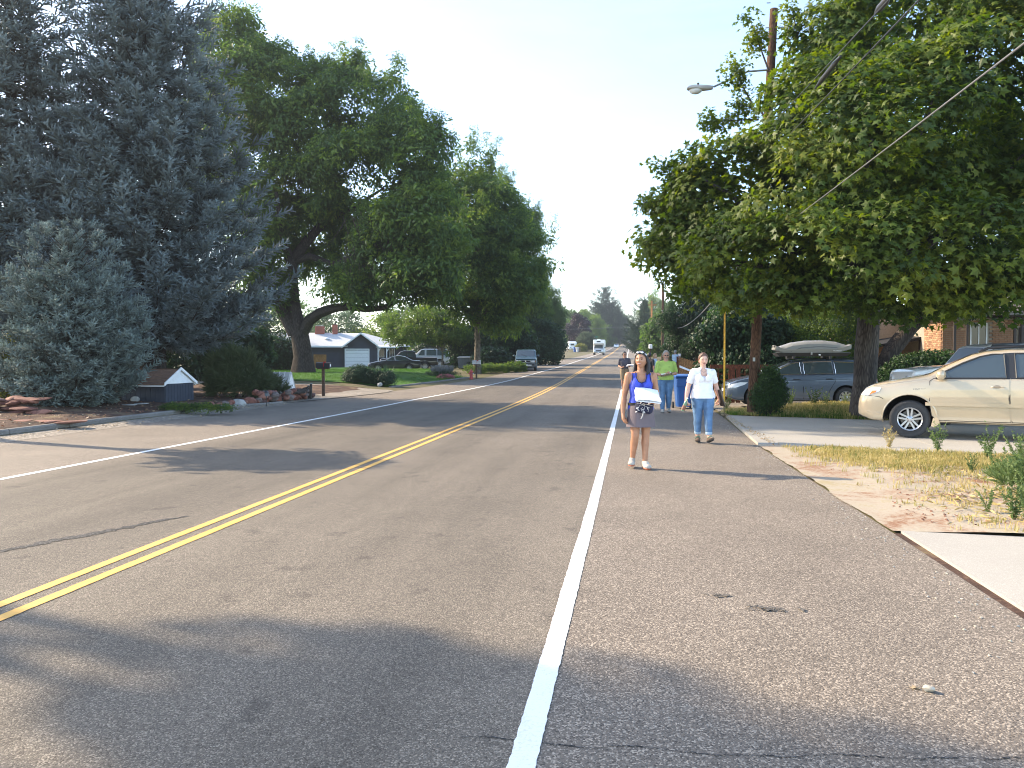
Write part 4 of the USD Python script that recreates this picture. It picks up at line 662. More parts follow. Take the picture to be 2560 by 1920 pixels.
# shrubs
def shrub(name, lab, b, lobes, kind, leaf, n, seed, scale=(.8, 1.2), cat_='shrub', stem=.03, gap=.34, tilt=.4, stems=7, bk='bark_brown'):
    t = thing(name, lab, cat_, b); rr = np.random.default_rng(seed); P, N = crown_points(lobes, n, seed, gap, 1.6, .3); P[:, 2] = np.maximum(P[:, 2], .05)
    instancer(t, 'foliage', kind, leaf, P, frames(N*(1-tilt)+[0, 0, tilt]+rr.normal(size=P.shape)*.3, rr.random(n)*7), rr.uniform(*scale, n), seed)
    part(t, 'stems', cat(*[limb and tube(limb_path((rr.normal()*.06, rr.normal()*.06, -.05), P[rr.integers(n)], seed+k, .0), np.linspace(stem, stem*.25, 7), 5) for k, limb in enumerate([1]*stems)]), bk); return t
b = gy(588, 26.6); shrub('juniper', 'feathery olive-green juniper between the pump house and the mailbox', b, [(0, 0, .7, .6, .6, .7), (-.45, 0, .6, .55, .5, .6), (.5, .1, .6, .6, .5, .65), (0, 0, 1.15, .5, .45, .5), (.4, 0, 1.15, .45, .4, .45), (-.5, 0, 1.05, .4, .4, .45), (.85, 0, .45, .35, .35, .4)], 'juniper', 'juniper_needle', 380, 151, (.7, 1.3), 'shrub', .03, .42, .6)
b = gy(10, 20.5); shrub('yellow_shrub', 'yellow-green shrub cut by the left edge of the photo', b, [(-.2, 0, 1.2, .75, .7, .8), (0, 0, .7, .6, .6, .5)], 'shrub', 'yellow_leaf', 150, 152, (.7, 1.1), 'shrub', .02)
b = G(25, 990); shrub('weed', 'small bright weed growing over the flat stones at far left', b, [(0, 0, .25, .22, .2, .25)], 'shrub', 'elm_light_leaf', 16, 153, (.4, .7), 'weed', .01)
b = gy(1925, 21.8); shrub('green_bush', 'rounded dark green bush at the foot of the near utility pole', b, [(0, 0, .75, .34, .34, .45), (-.16, 0, .55, .28, .28, .4), (.14, 0, .6, .28, .28, .4), (.02, 0, 1.1, .24, .24, .22)], 'shrub', ['bush_leaf', 'hedge_leaf', 'bush_leaf'], 260, 154, (.55, .85), 'bush', .02)
b = gy(2300, 27.5); shrub('dark_bush', 'dark leafy bush behind the white hood of the off-road car', b, [(0, 0, .8, 1.1, .6, .8), (-.9, 0, .6, .7, .5, .6), (.5, 0, 1.2, .7, .5, .5)], 'shrub', ['hedge_leaf', 'bush_leaf'], 420, 155, (.9, 1.4), 'bush')
b = gy(684, 30.5); shrub('rock_garden_plant', 'low green plant among the red rocks near the mailbox', b, [(0, 0, .25, .5, .4, .3), (-.5, 0, .2, .4, .4, .25)], 'shrub', ['bush_leaf', 'elm_light_leaf'], 110, 156, (.5, .9), 'plant', .01)
b = gy(700, 27.6)+[-.6, 0, 0]; shrub('rock_garden_plant', 'taller loose green plant in front of the white cold frame', b, [(0, 0, .4, .5, .4, .45), (.4, 0, .3, .4, .4, .35)], 'juniper', 'juniper_needle', 90, 158, (.7, 1.0), 'plant', .01)
b = gy(440, 20.3); shrub('ground_plant', 'low green ground plants beside the dark pump house', b, [(0, 0, .12, .5, .3, .16), (.7, .1, .12, .5, .3, .16), (1.3, .2, .1, .4, .3, .14)], 'shrub', ['bush_leaf', 'elm_light_leaf'], 110, 157, (.35, .6), 'plant', .01)
b = gy(1235, 60); shrub('ground_cover', 'low leafy ground cover between the hydrant and the parked car', b, [(-1.1, -1.5, .25, 1.0, 1.0, .42), (0, 0, .3, 1.1, 1.0, .45), (.8, 1.0, .3, 1.0, 1.0, .45), (1.5, 2.0, .35, .8, .9, .5)], 'ivy', ['elm_leaf', 'elm_light_leaf'], 420, 159, (.45, .75), 'ground cover', .012)
b = gy(1105, 51); t = thing('lavender', 'grey-green clump of tall lavender with pale flower spikes on the lawn', 'plant', b); rr = np.random.default_rng(160); sp = []
for i in range(230):
    a = rr.random()*7; q = rr.random()**.5; h = rr.uniform(.45, .78); d = np.array([math.cos(a)*q*.75, math.sin(a)*q*.5, 0]); sp.append(tube([d*.45, d*.8+[0, 0, h*.6], d*1.15+[0, 0, h]], [.014, .014, .022], 4, True))
part(t, 'flower_spikes', cat(*sp), 'lavender_flower', False); P = rr.normal(size=(130, 3))*[.4, .3, .1]+[0, 0, .2]; instancer(t, 'foliage', 'shrub', ['grey_leaf'], P, frames(np.tile([0, 0, 1.0], (130, 1))+rr.normal(size=P.shape)*.4, rr.random(130)*7), rr.uniform(.6, 1, 130), 160)
b = gy(1115, 48.5); shrub('pink_flowers', 'low pink flowers in front of the lavender', b, [(0, 0, .15, .55, .35, .17)], 'shrub', ['pink_petal', 'grey_leaf', 'pink_petal'], 60, 161, (.35, .5), 'flowers', .006)
def blades(n, h, w, spread, seed, bend=.5, taper=True):
    r = np.random.default_rng(seed); V, F = [], []
    for i in range(n):
        a, l = r.random()*7, h*r.uniform(.55, 1.15); o = r.normal(size=2)*spread; d = np.array([math.cos(a), math.sin(a)]); b_ = bend*r.random()**1.2; s = np.array([-d[1], d[0]])*w/2
        p = [np.array([*o, 0]), np.array([*(o+d*b_*l*.25), l*.6]), np.array([*(o+d*b_*l), l*(1-.35*b_)])]
        V += [[*(p[0][:2]-s), 0], [*(p[0][:2]+s), 0], [*(p[1][:2]-s*.8), p[1][2]], [*(p[1][:2]+s*.8), p[1][2]], list(p[2])]; k = 5*i; F += [[k, k+1, k+3], [k, k+3, k+2], [k+2, k+3, k+4]]
    return np.array(V), np.array(F)
b = gy(925, 39.5); t = thing('flower_bed', 'dark leafy clump of plants at the corner of the lawn, with a small white stone', 'plants', b)
P, N = crown_points([(-.6, 0, .45, .75, .6, .5), (.2, 0, .35, .7, .5, .4), (-1.0, 0, .3, .4, .5, .35), (.9, -.2, .3, .5, .4, .35)], 300, 163, .33, 1.2); rr = np.random.default_rng(163)
instancer(t, 'foliage', 'shrub', ['iris_leaf', 'hedge_leaf'], P, frames(N*.5+[0, 0, .5], rr.random(300)*7), rr.uniform(.8, 1.2, 300), 163)
part(t, 'iris_blades', cat(*[mv(blades(26, 1.0, .05, .12, 170+i, .7), (x, y, 0)) for i, (x, y) in enumerate(((.55, 0), (.85, .1), (1.05, -.1), (.35, -.2)))]), 'iris_leaf', False)
solo('white_stone', mv(rock((.16, .12, .13), 4), gy(948, 38.6)+[0, 0, .1]), 'white_stone', 'pale stone set among the plants at the corner of the lawn', 'stone', smooth=True)
# grass: tufts beyond counting
TG = [blades(9, .06, .006, .05, s, .8) for s in (1, 2)]; TD = [blades(10, .085, .008, .05, s, 1.0) for s in (3, 4, 5)]; TT = [blades(22, .22, .007, .07, s, .75) for s in (6, 7)]
def tufts(name, meshes, mats, xs, ys, zf, sc, seed, lab, cat_):
    rr = np.random.default_rng(seed); n = len(xs); pos = np.stack([xs, ys, zf(xs, ys)], 1)
    p = instancer(None, name, meshes, mats, pos, frames(np.tile([0, 0, 1.0], (n, 1))+rr.normal(size=(n, 3))*.12, rr.random(n)*7), np.asarray(sc)*rr.uniform(.7, 1.3, n), seed, True); setd(p, label=lab, category=cat_)
rr = np.random.default_rng(180)
from shapely.geometry import Polygon
import shapely
LP = Polygon(lawn_poly); q = np.c_[rr.uniform(-34, -10.5, 8000), rr.uniform(38.5, 66, 8000)]; q = q[shapely.contains_xy(LP, q[:, 0], q[:, 1])]
tufts('lawn_grass', TG, ['green_blade'], q[:, 0], q[:, 1], lambda x, y: zland(x, y)+.02, 1.5, 181, 'short green grass of the lawn before the dark house', 'grass')
# dry strip: dense straw towards its far edge, sparse near the camera
n = 29000; x = 2.5+rr.random(n)*9.5; y = rr.uniform(7.4, 14.6, n); q_ = nearY(x)-y; k = (q_ > .05) & (y > sy2(x)+.05); x, y, q_ = x[k], y[k], q_[k]; n = len(x); dn = meshkit.fbm(np.c_[x*.8, y*.8, 0*x], 4, 5)
keep = (rr.random(n) < np.clip((dn-.28)*5, 0, 1)*np.clip((3.2-q_)/2.0, .07, 1)*np.clip((x-2.6)/1.2, 0, 1)) | ((q_ < .9) & (x > 3.2+rr.random(n)*.6) & (dn > .3) & (rr.random(n) < .6))
x, y = x[keep], y[keep]
tufts('dry_grass', TD, ['dry_blade', 'dry_blade', 'dry_green_blade'], x, y, zs, .9, 182, 'straw-coloured dry grass on the soil strip before the champagne car', 'grass')
n = 420; x = 3.2+rr.random(n)*7; y = nearY(x)-rr.uniform(.3, 3, n); dn = meshkit.fbm(np.c_[x*.9, y*.9, 0*x+4], 3, 8); k = dn > .52
tufts('green_tufts', TD, ['green_blade', 'dry_green_blade'], x[k], y[k], zs, 1.0, 183, 'scattered greener tufts in the dry strip', 'grass')
n = 9500; x = rr.uniform(2.6, 15, n); y = farY(x)+.05+rr.random(n)*(23.55-farY(x)); dn = meshkit.fbm(np.c_[x*.8, y*.8, 0*x], 3, 9); k = (dn > .33) & (x > 2.7+.25*rr.random(n))
x, y = x[k], y[k]; lush = y-farY(x)+.3*rr.normal(size=len(y))
tufts('strip_grass', TD, ['dry_blade', 'dry_green_blade'], x[lush > .7], y[lush > .7], zg, 1.5, 184, 'half dry grass of the strip beside the grey wagon', 'grass')
tufts('strip_grass', TD, ['dry_green_blade', 'green_blade'], x[lush <= .7], y[lush <= .7], zg, 1.2, 185, 'greener shaded grass along the edge of the far driveway', 'grass')
# tall weeds: each one a stalk with side sprigs
def weed(seed, h, n=12):
    r = np.random.default_rng(seed); st, lf = [], []; LO = leaf_oval(.042, .009, .2)
    for k in range(n):
        a = r.random()*7; L = h*r.uniform(.5, 1.0); d = np.array([math.cos(a), math.sin(a)])*r.uniform(.1, .5)*L; q = np.array([[0, 0, -.02], [d[0]*.4, d[1]*.4, L*.6], [d[0], d[1], L]]); st.append(tube(q, [.0028, .002, .001], 3, False))
        m = 40; t = .15+.85*r.random(m); p = np.array([q[0]*(1-u)**2+2*q[1]*u*(1-u)+q[2]*u*u for u in t]); lf.append(scatter(LO, p, frames(r.normal(size=(m, 3))+[0, 0, .6], r.random(m)*7), r.uniform(.6, 1.3, (m, 1))))
    return cat(*st), cat(*lf)
WD = [weed(s, .62) for s in (1, 2, 3)]
for i, (px, py, s, lab) in enumerate(((2345, 1135, .8, 'tall thin weed in front of the sill of the champagne car'), (2470, 1155, .85, 'upright yellow-green weed in front of the champagne car door'), (2545, 1165, .8, 'tall weed at the right edge in front of the champagne car'), (2222, 1125, .6, 'wispy dry weed in front of the car tyre'), (2500, 1215, .75, 'bushy green weed in the middle of the right edge clump'), (2552, 1250, .9, 'green weed in the clump at the right edge'), (2430, 1190, .45, 'low pale weed left of the right edge clump'), (2535, 1310, .75, 'lowest green weed at the right edge above the slab'), (2470, 1290, .45, 'small spreading weed over the white dead leaves'), (2560, 1195, .9, 'tallest green weed of the right edge clump'))):
    b = G(px, py); b[2] += .02; t = thing('weed', lab, 'weed', b, rotz=i*1.1); st, lf = WD[i % 3]
    part(t, 'stalks', mv(st, s=s*1.1), 'dry_green_blade' if i == 3 else 'weed_leaf', False); part(t, 'leaves', mv(lf, s=s*1.1), 'dry_blade' if i == 3 else 'weed_leaf', False)
for i in range(22):
    a = G(2520+70*rr.random(), 1165+170*i/22); b = a+np.array([.05+.5*rr.random(), rr.normal()*.1, .02]); t = thing('weed', 'feathery green weed standing in the thick clump at the right edge', 'weed', b, rotz=i*2.1, group='green weeds of the right-edge clump'); st, lf = WD[i % 3]; s = rr.uniform(.45, .8)
    part(t, 'stalks', mv(st, s=s), 'weed_leaf', False); part(t, 'leaves', mv(lf, s=s*1.05), 'weed_leaf', False)
for i in range(26):
    x = 3.0+i*.42+rr.normal()*.15; y = 23.3+rr.normal()*.2; t = thing('tall_weed', 'thin tall weed stalks standing against the side of the grey wagon', 'weed', (x, y, float(zland(x, y))), rotz=i*1.7, group='weeds along the grey wagon'); st, lf = WD[i % 3]; s = rr.uniform(.6, 1.1)
    part(t, 'stalks', mv(st, s=s), 'dry_green_blade', False); part(t, 'leaves', mv(lf, s=s), ['weed_leaf', 'bush_leaf'][i % 2], False)
b = G(2550, 1245); P, N = crown_points([(.1, -.1, .12, .35, .3, .22), (.35, .35, .14, .35, .35, .24), (.0, .3, .10, .22, .25, .18), (.6, -.2, .12, .4, .4, .22)], 230, 171, .3, 2.0, .4); P[:, 2] = np.maximum(P[:, 2], .03); t = thing('weed_clump', 'low dense feathery green clump at the right edge above the slab', 'weeds', b); r_ = np.random.default_rng(171)
instancer(t, 'foliage', 'juniper', ['weed_leaf'], P, frames(N*.6+[0, 0, .5]+r_.normal(size=P.shape)*.3, r_.random(230)*7), r_.uniform(.28, .5, 230), 171); part(t, 'stems', cat(*[tube([(x, y, -.02), (x+.03, y+.03, .22)], [.004, .002], 4) for x, y in r_.uniform(-.2, .6, (14, 2))]), 'weed_leaf')
# litter
LV = [leaf_oval(.07, .05, .3), leaf_maple(.07)]
def litter(name, n, xf, yf, zf, mats, seed, lab, cat_, s=1.0):
    r = np.random.default_rng(seed); x, y = xf(r, n), yf(r, n); tufts_ = np.stack([x, y, zf(x, y)+.012], 1)
    p = instancer(None, name, LV, mats, tufts_, frames(np.tile([0, 0, 1.0], (n, 1))+r.normal(size=(n, 3))*.3, r.random(n)*7), s*r.uniform(.6, 1.3, n), seed, True); setd(p, label=lab, category=cat_)
LV_ = LV; LV = [leaf_oval(.13, .006, .1), leaf_oval(.09, .005, .15)]
litter('straw', 5200, lambda r, n: 2.9+r.gamma(2.2, 1.3, n), lambda r, n: r.uniform(7.8, 14, n), lambda x, y: np.where((y < nearY(x)-.05) & (y > sy2(x)+.1) & (meshkit.fbm(np.c_[x*.9, y*.9, 0*x], 3, 15) > .46), zs(x, y), -.4), 'dry_blade', 196, 'dry straw lying matted on the bare soil strip', 'straw', 1.0)
LV = LV_
litter('dead_leaves', 420, lambda r, n: np.where(r.random(n) < .6, r.uniform(3.2, 9, n), r.normal(6.2, .7, n)), lambda r, n: np.where(r.random(n) < .5, r.uniform(8.2, 13, n), r.normal(8.9, .5, n)), zs, 'dead_leaf', 191, 'pale dead leaves scattered over the dry soil strip', 'leaves')
litter('bed_litter', 1500, lambda r, n: r.uniform(-22, -12.6, n), lambda r, n: r.uniform(13, 27, n), lambda x, y: zland(x, y)+.045, ['dead_leaf', 'red_chip', 'red_chip'], 192, 'dead leaves and red bark chips strewn on the mulch bed', 'leaves', 1.0)
litter('gutter_leaves', 420, lambda r, n: -12.3+np.abs(r.normal(size=n))*.35, lambda r, n: r.uniform(11, 33, n), lambda x, y: .03+0*x, 'dead_leaf', 193, 'dead leaves and twigs along the gutter below the kerb', 'leaves', .8)
litter('edge_litter', 500, lambda r, n: np.where(r.random(n) < .5, 2.55+r.normal(size=n)*.06, r.uniform(2.7, 9, n)), lambda r, n: r.uniform(14.4, 22.2, n), lambda x, y: np.where((x < 2.75) | (np.abs(y-farY(x)) < .35), .05, -.3), 'dead_leaf', 194, 'yellow leaf litter along the edges of the far driveway', 'leaves', .6)
litter('red_chips', 1100, lambda r, n: 2.6+r.gamma(2, .9, n), lambda r, n: r.uniform(7.7, 11.5, n), lambda x, y: zs(x, y)-np.where(meshkit.fbm(np.c_[x*1.1, y*2.0, 0*x], 3, 6) > .52, 0, .2), 'red_chip', 195, 'rusty red bark chips in patches on the bare soil', 'chips', .45)

_r = np.random.default_rng(210); n = 900; gx = np.where(_r.random(n) < .55, 2.33-np.abs(_r.normal(size=n))*.22, -11.4+np.abs(_r.normal(size=n))*.5); gyy = np.where(gx > 0, 3+_r.random(n)**1.4*18, _r.uniform(12, 30, n))
q = instancer(None, 'loose_gravel', [mv(rock((1, .8, .6), s_, 1, .3)) for s_ in (1, 2, 3)], ['pebble', 'white_stone'], np.stack([gx, gyy, .004+0*gx], 1), frames(np.tile([0, 0, 1.0], (n, 1)), _r.random(n)*7), _r.uniform(.004, .011, n), 211, True); setd(q, label='loose gravel scattered along the edges of the asphalt', category='gravel')
# ---------------------------------------------------------------- houses, sheds, fences
def slope(poly, t=.1):
    """a roof plane: four or three corners, given its thickness downwards"""
    p = np.asarray(poly, float); return hull(np.vstack([p, p-[0, 0, t]]))
b = gy(861, 85); b[2] = .61; H1 = thing('dark_house', 'low navy house with pale roof and white garage door beyond the lawn', 'house', b, math.radians(18.8))
part(H1, 'wall', cbox((-9, .45, -.3), (-.01, 7.2, 2.5), .01), 'navy_paint'); part(H1, 'garage_wall', prism([(0, -.3), (3.65, -.3), (3.65, 2.42), (1.83, 3.72), (0, 2.42)], 0, 6.5), 'navy_paint'); part(H1, 'wall', cbox((3.66, 1.5, -.3), (7.0, 7.0, 2.5), .01), 'navy_paint')
for k in range(13):
    x = .14+k*.28; part(H1, 'batten', box((x-.02, -.025, 2.16), (x+.02, 0, min(2.4+.70*x, 2.4+.70*(3.65-x))-.02 if k else 2.4)), 'navy_paint')
for k in range(16): part(H1, 'batten', box((-.3-k*.42, .425, -.1), (-.26-k*.42, .45, 2.4)), 'navy_paint')
part(H1, 'garage_door_frame', cat(box((-.02+.06, -.04, -.1), (.16, .0, 2.1)), box((2.66, -.04, -.1), (2.78, 0, 2.1)), box((.04, -.045, 2.0), (2.78, 0, 2.12))), 'white_paint')
for k in range(5): part(H1, 'garage_door_panel', cbox((.165, -.02, .405*k-.08), (2.655, .02, .405*k+.31), .012), 'white_paint')
rf = part(H1, 'roof', cat(slope([(-9.3, -.1, 2.42), (.35, -.1, 2.42), (2.2, 3.7, 4.0), (-9.3, 3.7, 4.0)]), slope([(-9.3, 7.6, 2.42), (5, 7.6, 2.42), (2.2, 3.7, 4.0), (-9.3, 3.7, 4.0)]), slope([(-.28, -.5, 2.30), (1.83, -.5, 3.88), (1.83, 5, 3.88), (-.28, 3, 2.30)]), slope([(3.93, -.5, 2.30), (1.83, -.5, 3.88), (1.83, 5, 3.88), (3.93, 3, 2.30)]),
                       slope([(1.83, 3.7, 4.0), (2.2, 3.7, 4.0), (7.4, 1.1, 2.5), (3.9, 1.1, 2.5)]), slope([(2.2, 3.7, 4.0), (7.4, 1.1, 2.5), (7.4, 7.4, 2.5), (2.2, 3.75, 4.0)]), slope([(3.5, -.1, 2.36), (6.1, -.1, 2.36), (6.1, 1.6, 2.62), (3.5, 1.6, 2.62)])), 'roof_grey', False)
part(H1, 'barge_board', cat(slope([(-.3, -.54, 2.33), (1.83, -.54, 3.93), (1.83, -.5, 3.93), (-.3, -.5, 2.33)], .17), slope([(3.95, -.54, 2.33), (1.83, -.54, 3.93), (1.83, -.5, 3.93), (3.95, -.5, 2.33)], .17)), 'white_paint')
part(H1, 'fascia', cat(box((-9.3, -.15, 2.26), (-.3, -.1, 2.42)), box((3.95, -.15, 2.22), (6.1, -.1, 2.36)), box((6.1, 1.05, 2.36), (7.4, 1.1, 2.5))), 'white_paint')
ch = part(H1, 'chimney', cbox((-3.4, 3.3, 3.5), (-2.35, 4.1, 4.75), .02), 'red_brick'); part(ch, 'cap', cbox((-3.3, 3.35, 4.75), (-2.45, 4.05, 4.86), .03), 'concrete')
ch = part(H1, 'chimney', cbox((-1.45, 3.3, 3.5), (-.85, 3.9, 4.95), .02), 'red_brick'); part(ch, 'cap', cyl((-1.15, 3.6, 4.95), (-1.15, 3.6, 5.12), .12), 'dark_wood')
part(H1, 'roof_vent', mv(sphere((0, 0, 0), (.3, .3, .12), 2), (-2.0, 1.8, 3.28)), 'white_paint')
for x in (3.75, 4.7): part(H1, 'porch_post', cat(box((x-.06, -.05, -.2), (x+.06, .07, 2.3)), hull([(x-.05, -.04, 1.75), (x+.05, -.04, 1.75), (x-.05, -.04, 1.85), (x+.3, -.04, 2.28), (x+.38, -.04, 2.28), (x-.05, .04, 1.8), (x+.3, .04, 2.28)])), 'white_paint')
for x0 in (3.85, 5.05):
    w = part(H1, 'window', cat(box((x0, 1.44, 1.15), (x0+.62, 1.5, 1.22)), box((x0, 1.44, 2.1), (x0+.62, 1.5, 2.17)), box((x0, 1.44, 1.22), (x0+.07, 1.5, 2.1)), box((x0+.55, 1.44, 1.22), (x0+.62, 1.5, 2.1)), box((x0+.29, 1.45, 1.22), (x0+.33, 1.5, 2.1))), 'white_paint'); part(w, 'pane', box((x0+.07, 1.475, 1.22), (x0+.55, 1.49, 2.1)), 'window_glass')
# the small dark pump house in the bed
b = gy(412, 22.8); P1 = thing('pump_house', 'waist-high dark pump house with brown shingle roof beside the small spruce', 'shed', b)
part(P1, 'wall', cbox((-1.5, 0, -.1), (0, 1.6, .62), .01), 'navy_paint')
for k in range(10): part(P1, 'wall_board', box((0, .01+k*.16, .0), (.016, .155+k*.16, .6)), 'navy_paint')
for k in range(9): part(P1, 'wall_board', box((-1.49+k*.166, -.016, .0), (-1.335+k*.166, 0, .6)), 'navy_paint')
part(P1, 'gable', mv(prism([(0, 0), (1.6, 0), (.8, .42)], 0, .03), (.03, 0, .62), rz=PI/2), 'white_paint')
part(P1, 'roof_deck', cat(slope([(-1.6, -.12, .575), (.03, -.12, .575), (.03, .8, 1.06), (-1.6, .8, 1.06)], .04), slope([(-1.6, 1.72, .575), (.03, 1.72, .575), (.03, .8, 1.06), (-1.6, .8, 1.06)], .04)), 'white_paint')
for s in (0, 1):
    for k in range(5):
        for j in range(6):
            f0, f1 = k/5, (k+1)/5+.03; yy = lambda f: (-.13+.93*f) if s == 0 else (1.73-.93*f); zz = lambda f: .585+.485*f; x0 = -1.62+j*.275+(k % 2)*.08; x1 = min(x0+.27, .05)
            part(P1, 'shingle', hull([(x0, yy(f0), zz(f0)+.022), (x1, yy(f0), zz(f0)+.022), (x0, yy(f1), zz(f1)+.006), (x1, yy(f1), zz(f1)+.006), (x0, yy(f0), zz(f0)), (x1, yy(f0), zz(f0))]), 'shingle_brown', False)
part(P1, 'barge_board', cat(hull([(.05, -.14, .56), (.08, -.14, .56), (.05, -.14, .66), (.08, -.14, .66), (.05, .8, 1.05), (.08, .8, 1.05), (.05, .8, 1.14), (.08, .8, 1.14)]), hull([(.05, 1.74, .56), (.08, 1.74, .56), (.05, 1.74, .66), (.08, 1.74, .66), (.05, .8, 1.05), (.08, .8, 1.05), (.05, .8, 1.14), (.08, .8, 1.14)])), 'white_paint')
b = gy(712, 29.5); P2 = thing('cold_frame', 'small white A-shaped garden frame behind the red rocks', 'garden frame', b)
part(P2, 'end_panel', cat(mv(prism([(0, .1), (.95, .1), (.475, .92)], 0, .02), (.25, -.45, 0), rz=PI/2)), 'white_paint'); part(P2, 'side_panel', cat(slope([(-.9, -.48, .1), (.27, -.48, .1), (.27, 0, .94), (-.9, 0, .94)], .02), slope([(-.9, .52, .1), (.27, .52, .1), (.27, .04, .94), (-.9, .04, .94)], .02)), 'shed_metal')
for k in range(6): part(P2, 'rib', hull([(-.88+k*.22, -.50, .12), (-.85+k*.22, -.50, .12), (-.88+k*.22, -.01, .96), (-.85+k*.22, -.01, .96), (-.865+k*.22, -.46, .12), (-.865+k*.22, .02, .94)]), 'white_paint')
b = gy(800, 72); P3 = thing('wooden_screen', 'small orange wooden screen beside the big trunk', 'fence', b, .3)
for k in range(5): part(P3, 'plank', cbox((-.6+k*.24, 0, 0), (-.37+k*.24, .03, 1.35), .006), 'cedar')
part(P3, 'rail', box((-.6, .03, .3), (.6, .08, .4)), 'cedar'); part(P3, 'rail', box((-.6, .03, 1.05), (.6, .08, 1.15)), 'cedar')
# the brick house on the right
b = np.array([12.1, 33.0, float(zland(12.1, 33))]); b[2] = .2; H2 = thing('brick_house', 'brown brick house with shingle roof behind the champagne car', 'house', b); rr = np.random.default_rng(5)
part(H2, 'wall', cat(box((.02, .02, -.2), (9, 5, 2.95))), 'mortar')
OPEN = [(1.0, 1.62, 1.75, 2.75), (2.75, 4.15, 0, 2.6), (4.35, 7.2, 1.0, 2.8)]
bricks = []
for c in range(37):
    z0 = .02+c*.077
    for k in range(-1, 33):
        x0 = k*.215+(c % 2)*.107; x1 = x0+.205
        if x1 < .02 or x0 > 6.9 or any(x1 > a-.01 and x0 < d+.01 and z0+.066 > e and z0 < f for a, d, e, f in OPEN): continue
        bricks.append(('f', max(x0, .0), x1, z0))
    for k in range(-1, 9):
        y0 = k*.215+(c % 2)*.107; y1 = min(y0+.205, 1.9)
        if y1 < .12: continue
        bricks.append(('e', max(y0, .03), y1, z0))
def brick_mesh(q):
    o = rr.random()*.006
    return box((q[1], -.012-o, q[3]), (q[2], .03, q[3]+.066)) if q[0] == 'f' else box((-.012-o, q[1], q[3]), (.03, q[2], q[3]+.066))
order = sorted(range(len(bricks)), key=lambda i: (0 if bricks[i][0] == 'e' and bricks[i][3] > .9 else 1 if bricks[i][3] > 1.35 and bricks[i][1] < 4.3 else 2, -bricks[i][3])); rest = []
for n_, i in enumerate(order):
    if n_ < 295: part(H2, 'brick', brick_mesh(bricks[i]), 'brick_'+'abcd'[rr.integers(4)], False)
    else: rest.append(brick_mesh(bricks[i]))
part(H2, 'brick_courses', cat(*rest), 'brick_b', False, kind='stuff')
for x in (.18, .62, 2.3, 2.55): part(H2, 'porch_post', box((x-.04, -.75, -.2), (x+.04, -.67, 2.95)), 'dark_wood')
w = part(H2, 'window', cat(box((1.0, -.05, 1.72), (1.62, .0, 1.78)), box((1.0, -.03, 2.7), (1.62, .0, 2.76)), box((1.0, -.03, 1.78), (1.05, 0, 2.7)), box((1.57, -.03, 1.78), (1.62, 0, 2.7)), box((1.29, -.03, 1.78), (1.33, 0, 2.7))), 'white_paint'); part(w, 'pane', box((1.05, -.008, 1.78), (1.57, .01, 2.7)), 'window_glass')
d = part(H2, 'door', cbox((3.3, -.03, 0), (4.0, .012, 2.4), .01), 'red_wood_door'); part(d, 'glazed_panel', box((3.42, -.04, 1.2), (3.62, -.028, 2.2)), 'window_glass'); part(H2, 'door_surround', cat(box((2.76, -.05, 0), (3.28, .01, 2.58)), box((4.02, -.05, 0), (4.14, .01, 2.58))), 'dark_wood')
w = part(H2, 'window', cat(box((4.36, -.05, 1.0), (7.2, 0, 1.06)), box((4.36, -.04, 2.74), (7.2, 0, 2.8)), *[box((x, -.04, 1.06), (x+.06, 0, 2.74)) for x in (4.36, 5.0, 5.9, 7.14)]), 'white_paint', label='wide front window with a pale frame'); part(w, 'pane', box((4.42, -.01, 1.06), (7.14, .01, 2.74)), 'window_glass')
part(H2, 'eave', cat(box((-.1+1.9, -1.1, 2.98), (9, -1.05, 3.16)), slope([(1.8, -1.05, 2.99), (9, -1.05, 2.99), (9, .1, 2.99), (1.8, .1, 2.99)], .03)), 'dark_wood')
part(H2, 'roof', cat(slope([(1.75, -1.15, 3.1), (9.3, -1.15, 3.1), (9.3, 2.6, 4.5), (4.6, 2.6, 4.5)]), slope([(1.75, -1.15, 3.1), (4.6, 2.6, 4.5), (-.4, 5.4, 3.1), (-.4, .0, 3.08)], .08), slope([(9.3, 5.4, 3.1), (9.3, 2.6, 4.5), (4.6, 2.6, 4.5), (-.4, 5.4, 3.1)])), 'shingle_grey', False)
for k in range(10):
    for j in range(26 if k < 7 else 14):
        f = k/10; y0, y1 = -1.17+3.76*f, -1.17+3.76*(f+.115); z0, z1 = 3.1+1.4*f, 3.1+1.4*(f+.115); x0 = 1.8+2.85*f+j*.29+rr.random()*.03
        if x0 > 9: continue
        part(H2, 'shingle', hull([(x0, y0, z0+.035), (x0+.27, y0, z0+.035), (x0, y1, z1+.012), (x0+.27, y1, z1+.012), (x0, y0, z0+.005), (x0+.27, y0, z0+.005)]), 'shingle_grey', False)
b = np.array([9.2, 35.5, .2]); H3 = thing('outbuilding', 'peach brick outbuilding with a dark lean-to roof left of the brick house', 'building', b)
part(H3, 'wall', cbox((0, 2.0, 0), (3.2, 5, 3.4), .02), 'brick_c'); part(H3, 'lower_wall', cbox((-.2, 0, 0), (2.6, .25, 1.15), .02), 'red_stain'); part(H3, 'lean_to_roof', slope([(0, -.2, 1.75), (3.0, -.2, 2.3), (3.0, 2, 2.45), (0, 2, 1.9)], .12), 'void_black'); part(H3, 'white_bench', cat(*[box((.6+k*.45, .5, 1.35), (.95+k*.45, .6, 1.62)) for k in range(4)]), 'white_paint'); part(H3, 'post', box((.02, -.1, 0), (.1, 0, 1.7)), 'dark_wood'); part(H3, 'post', box((2.88, -.1, 0), (2.96, 0, 2.2)), 'dark_wood')
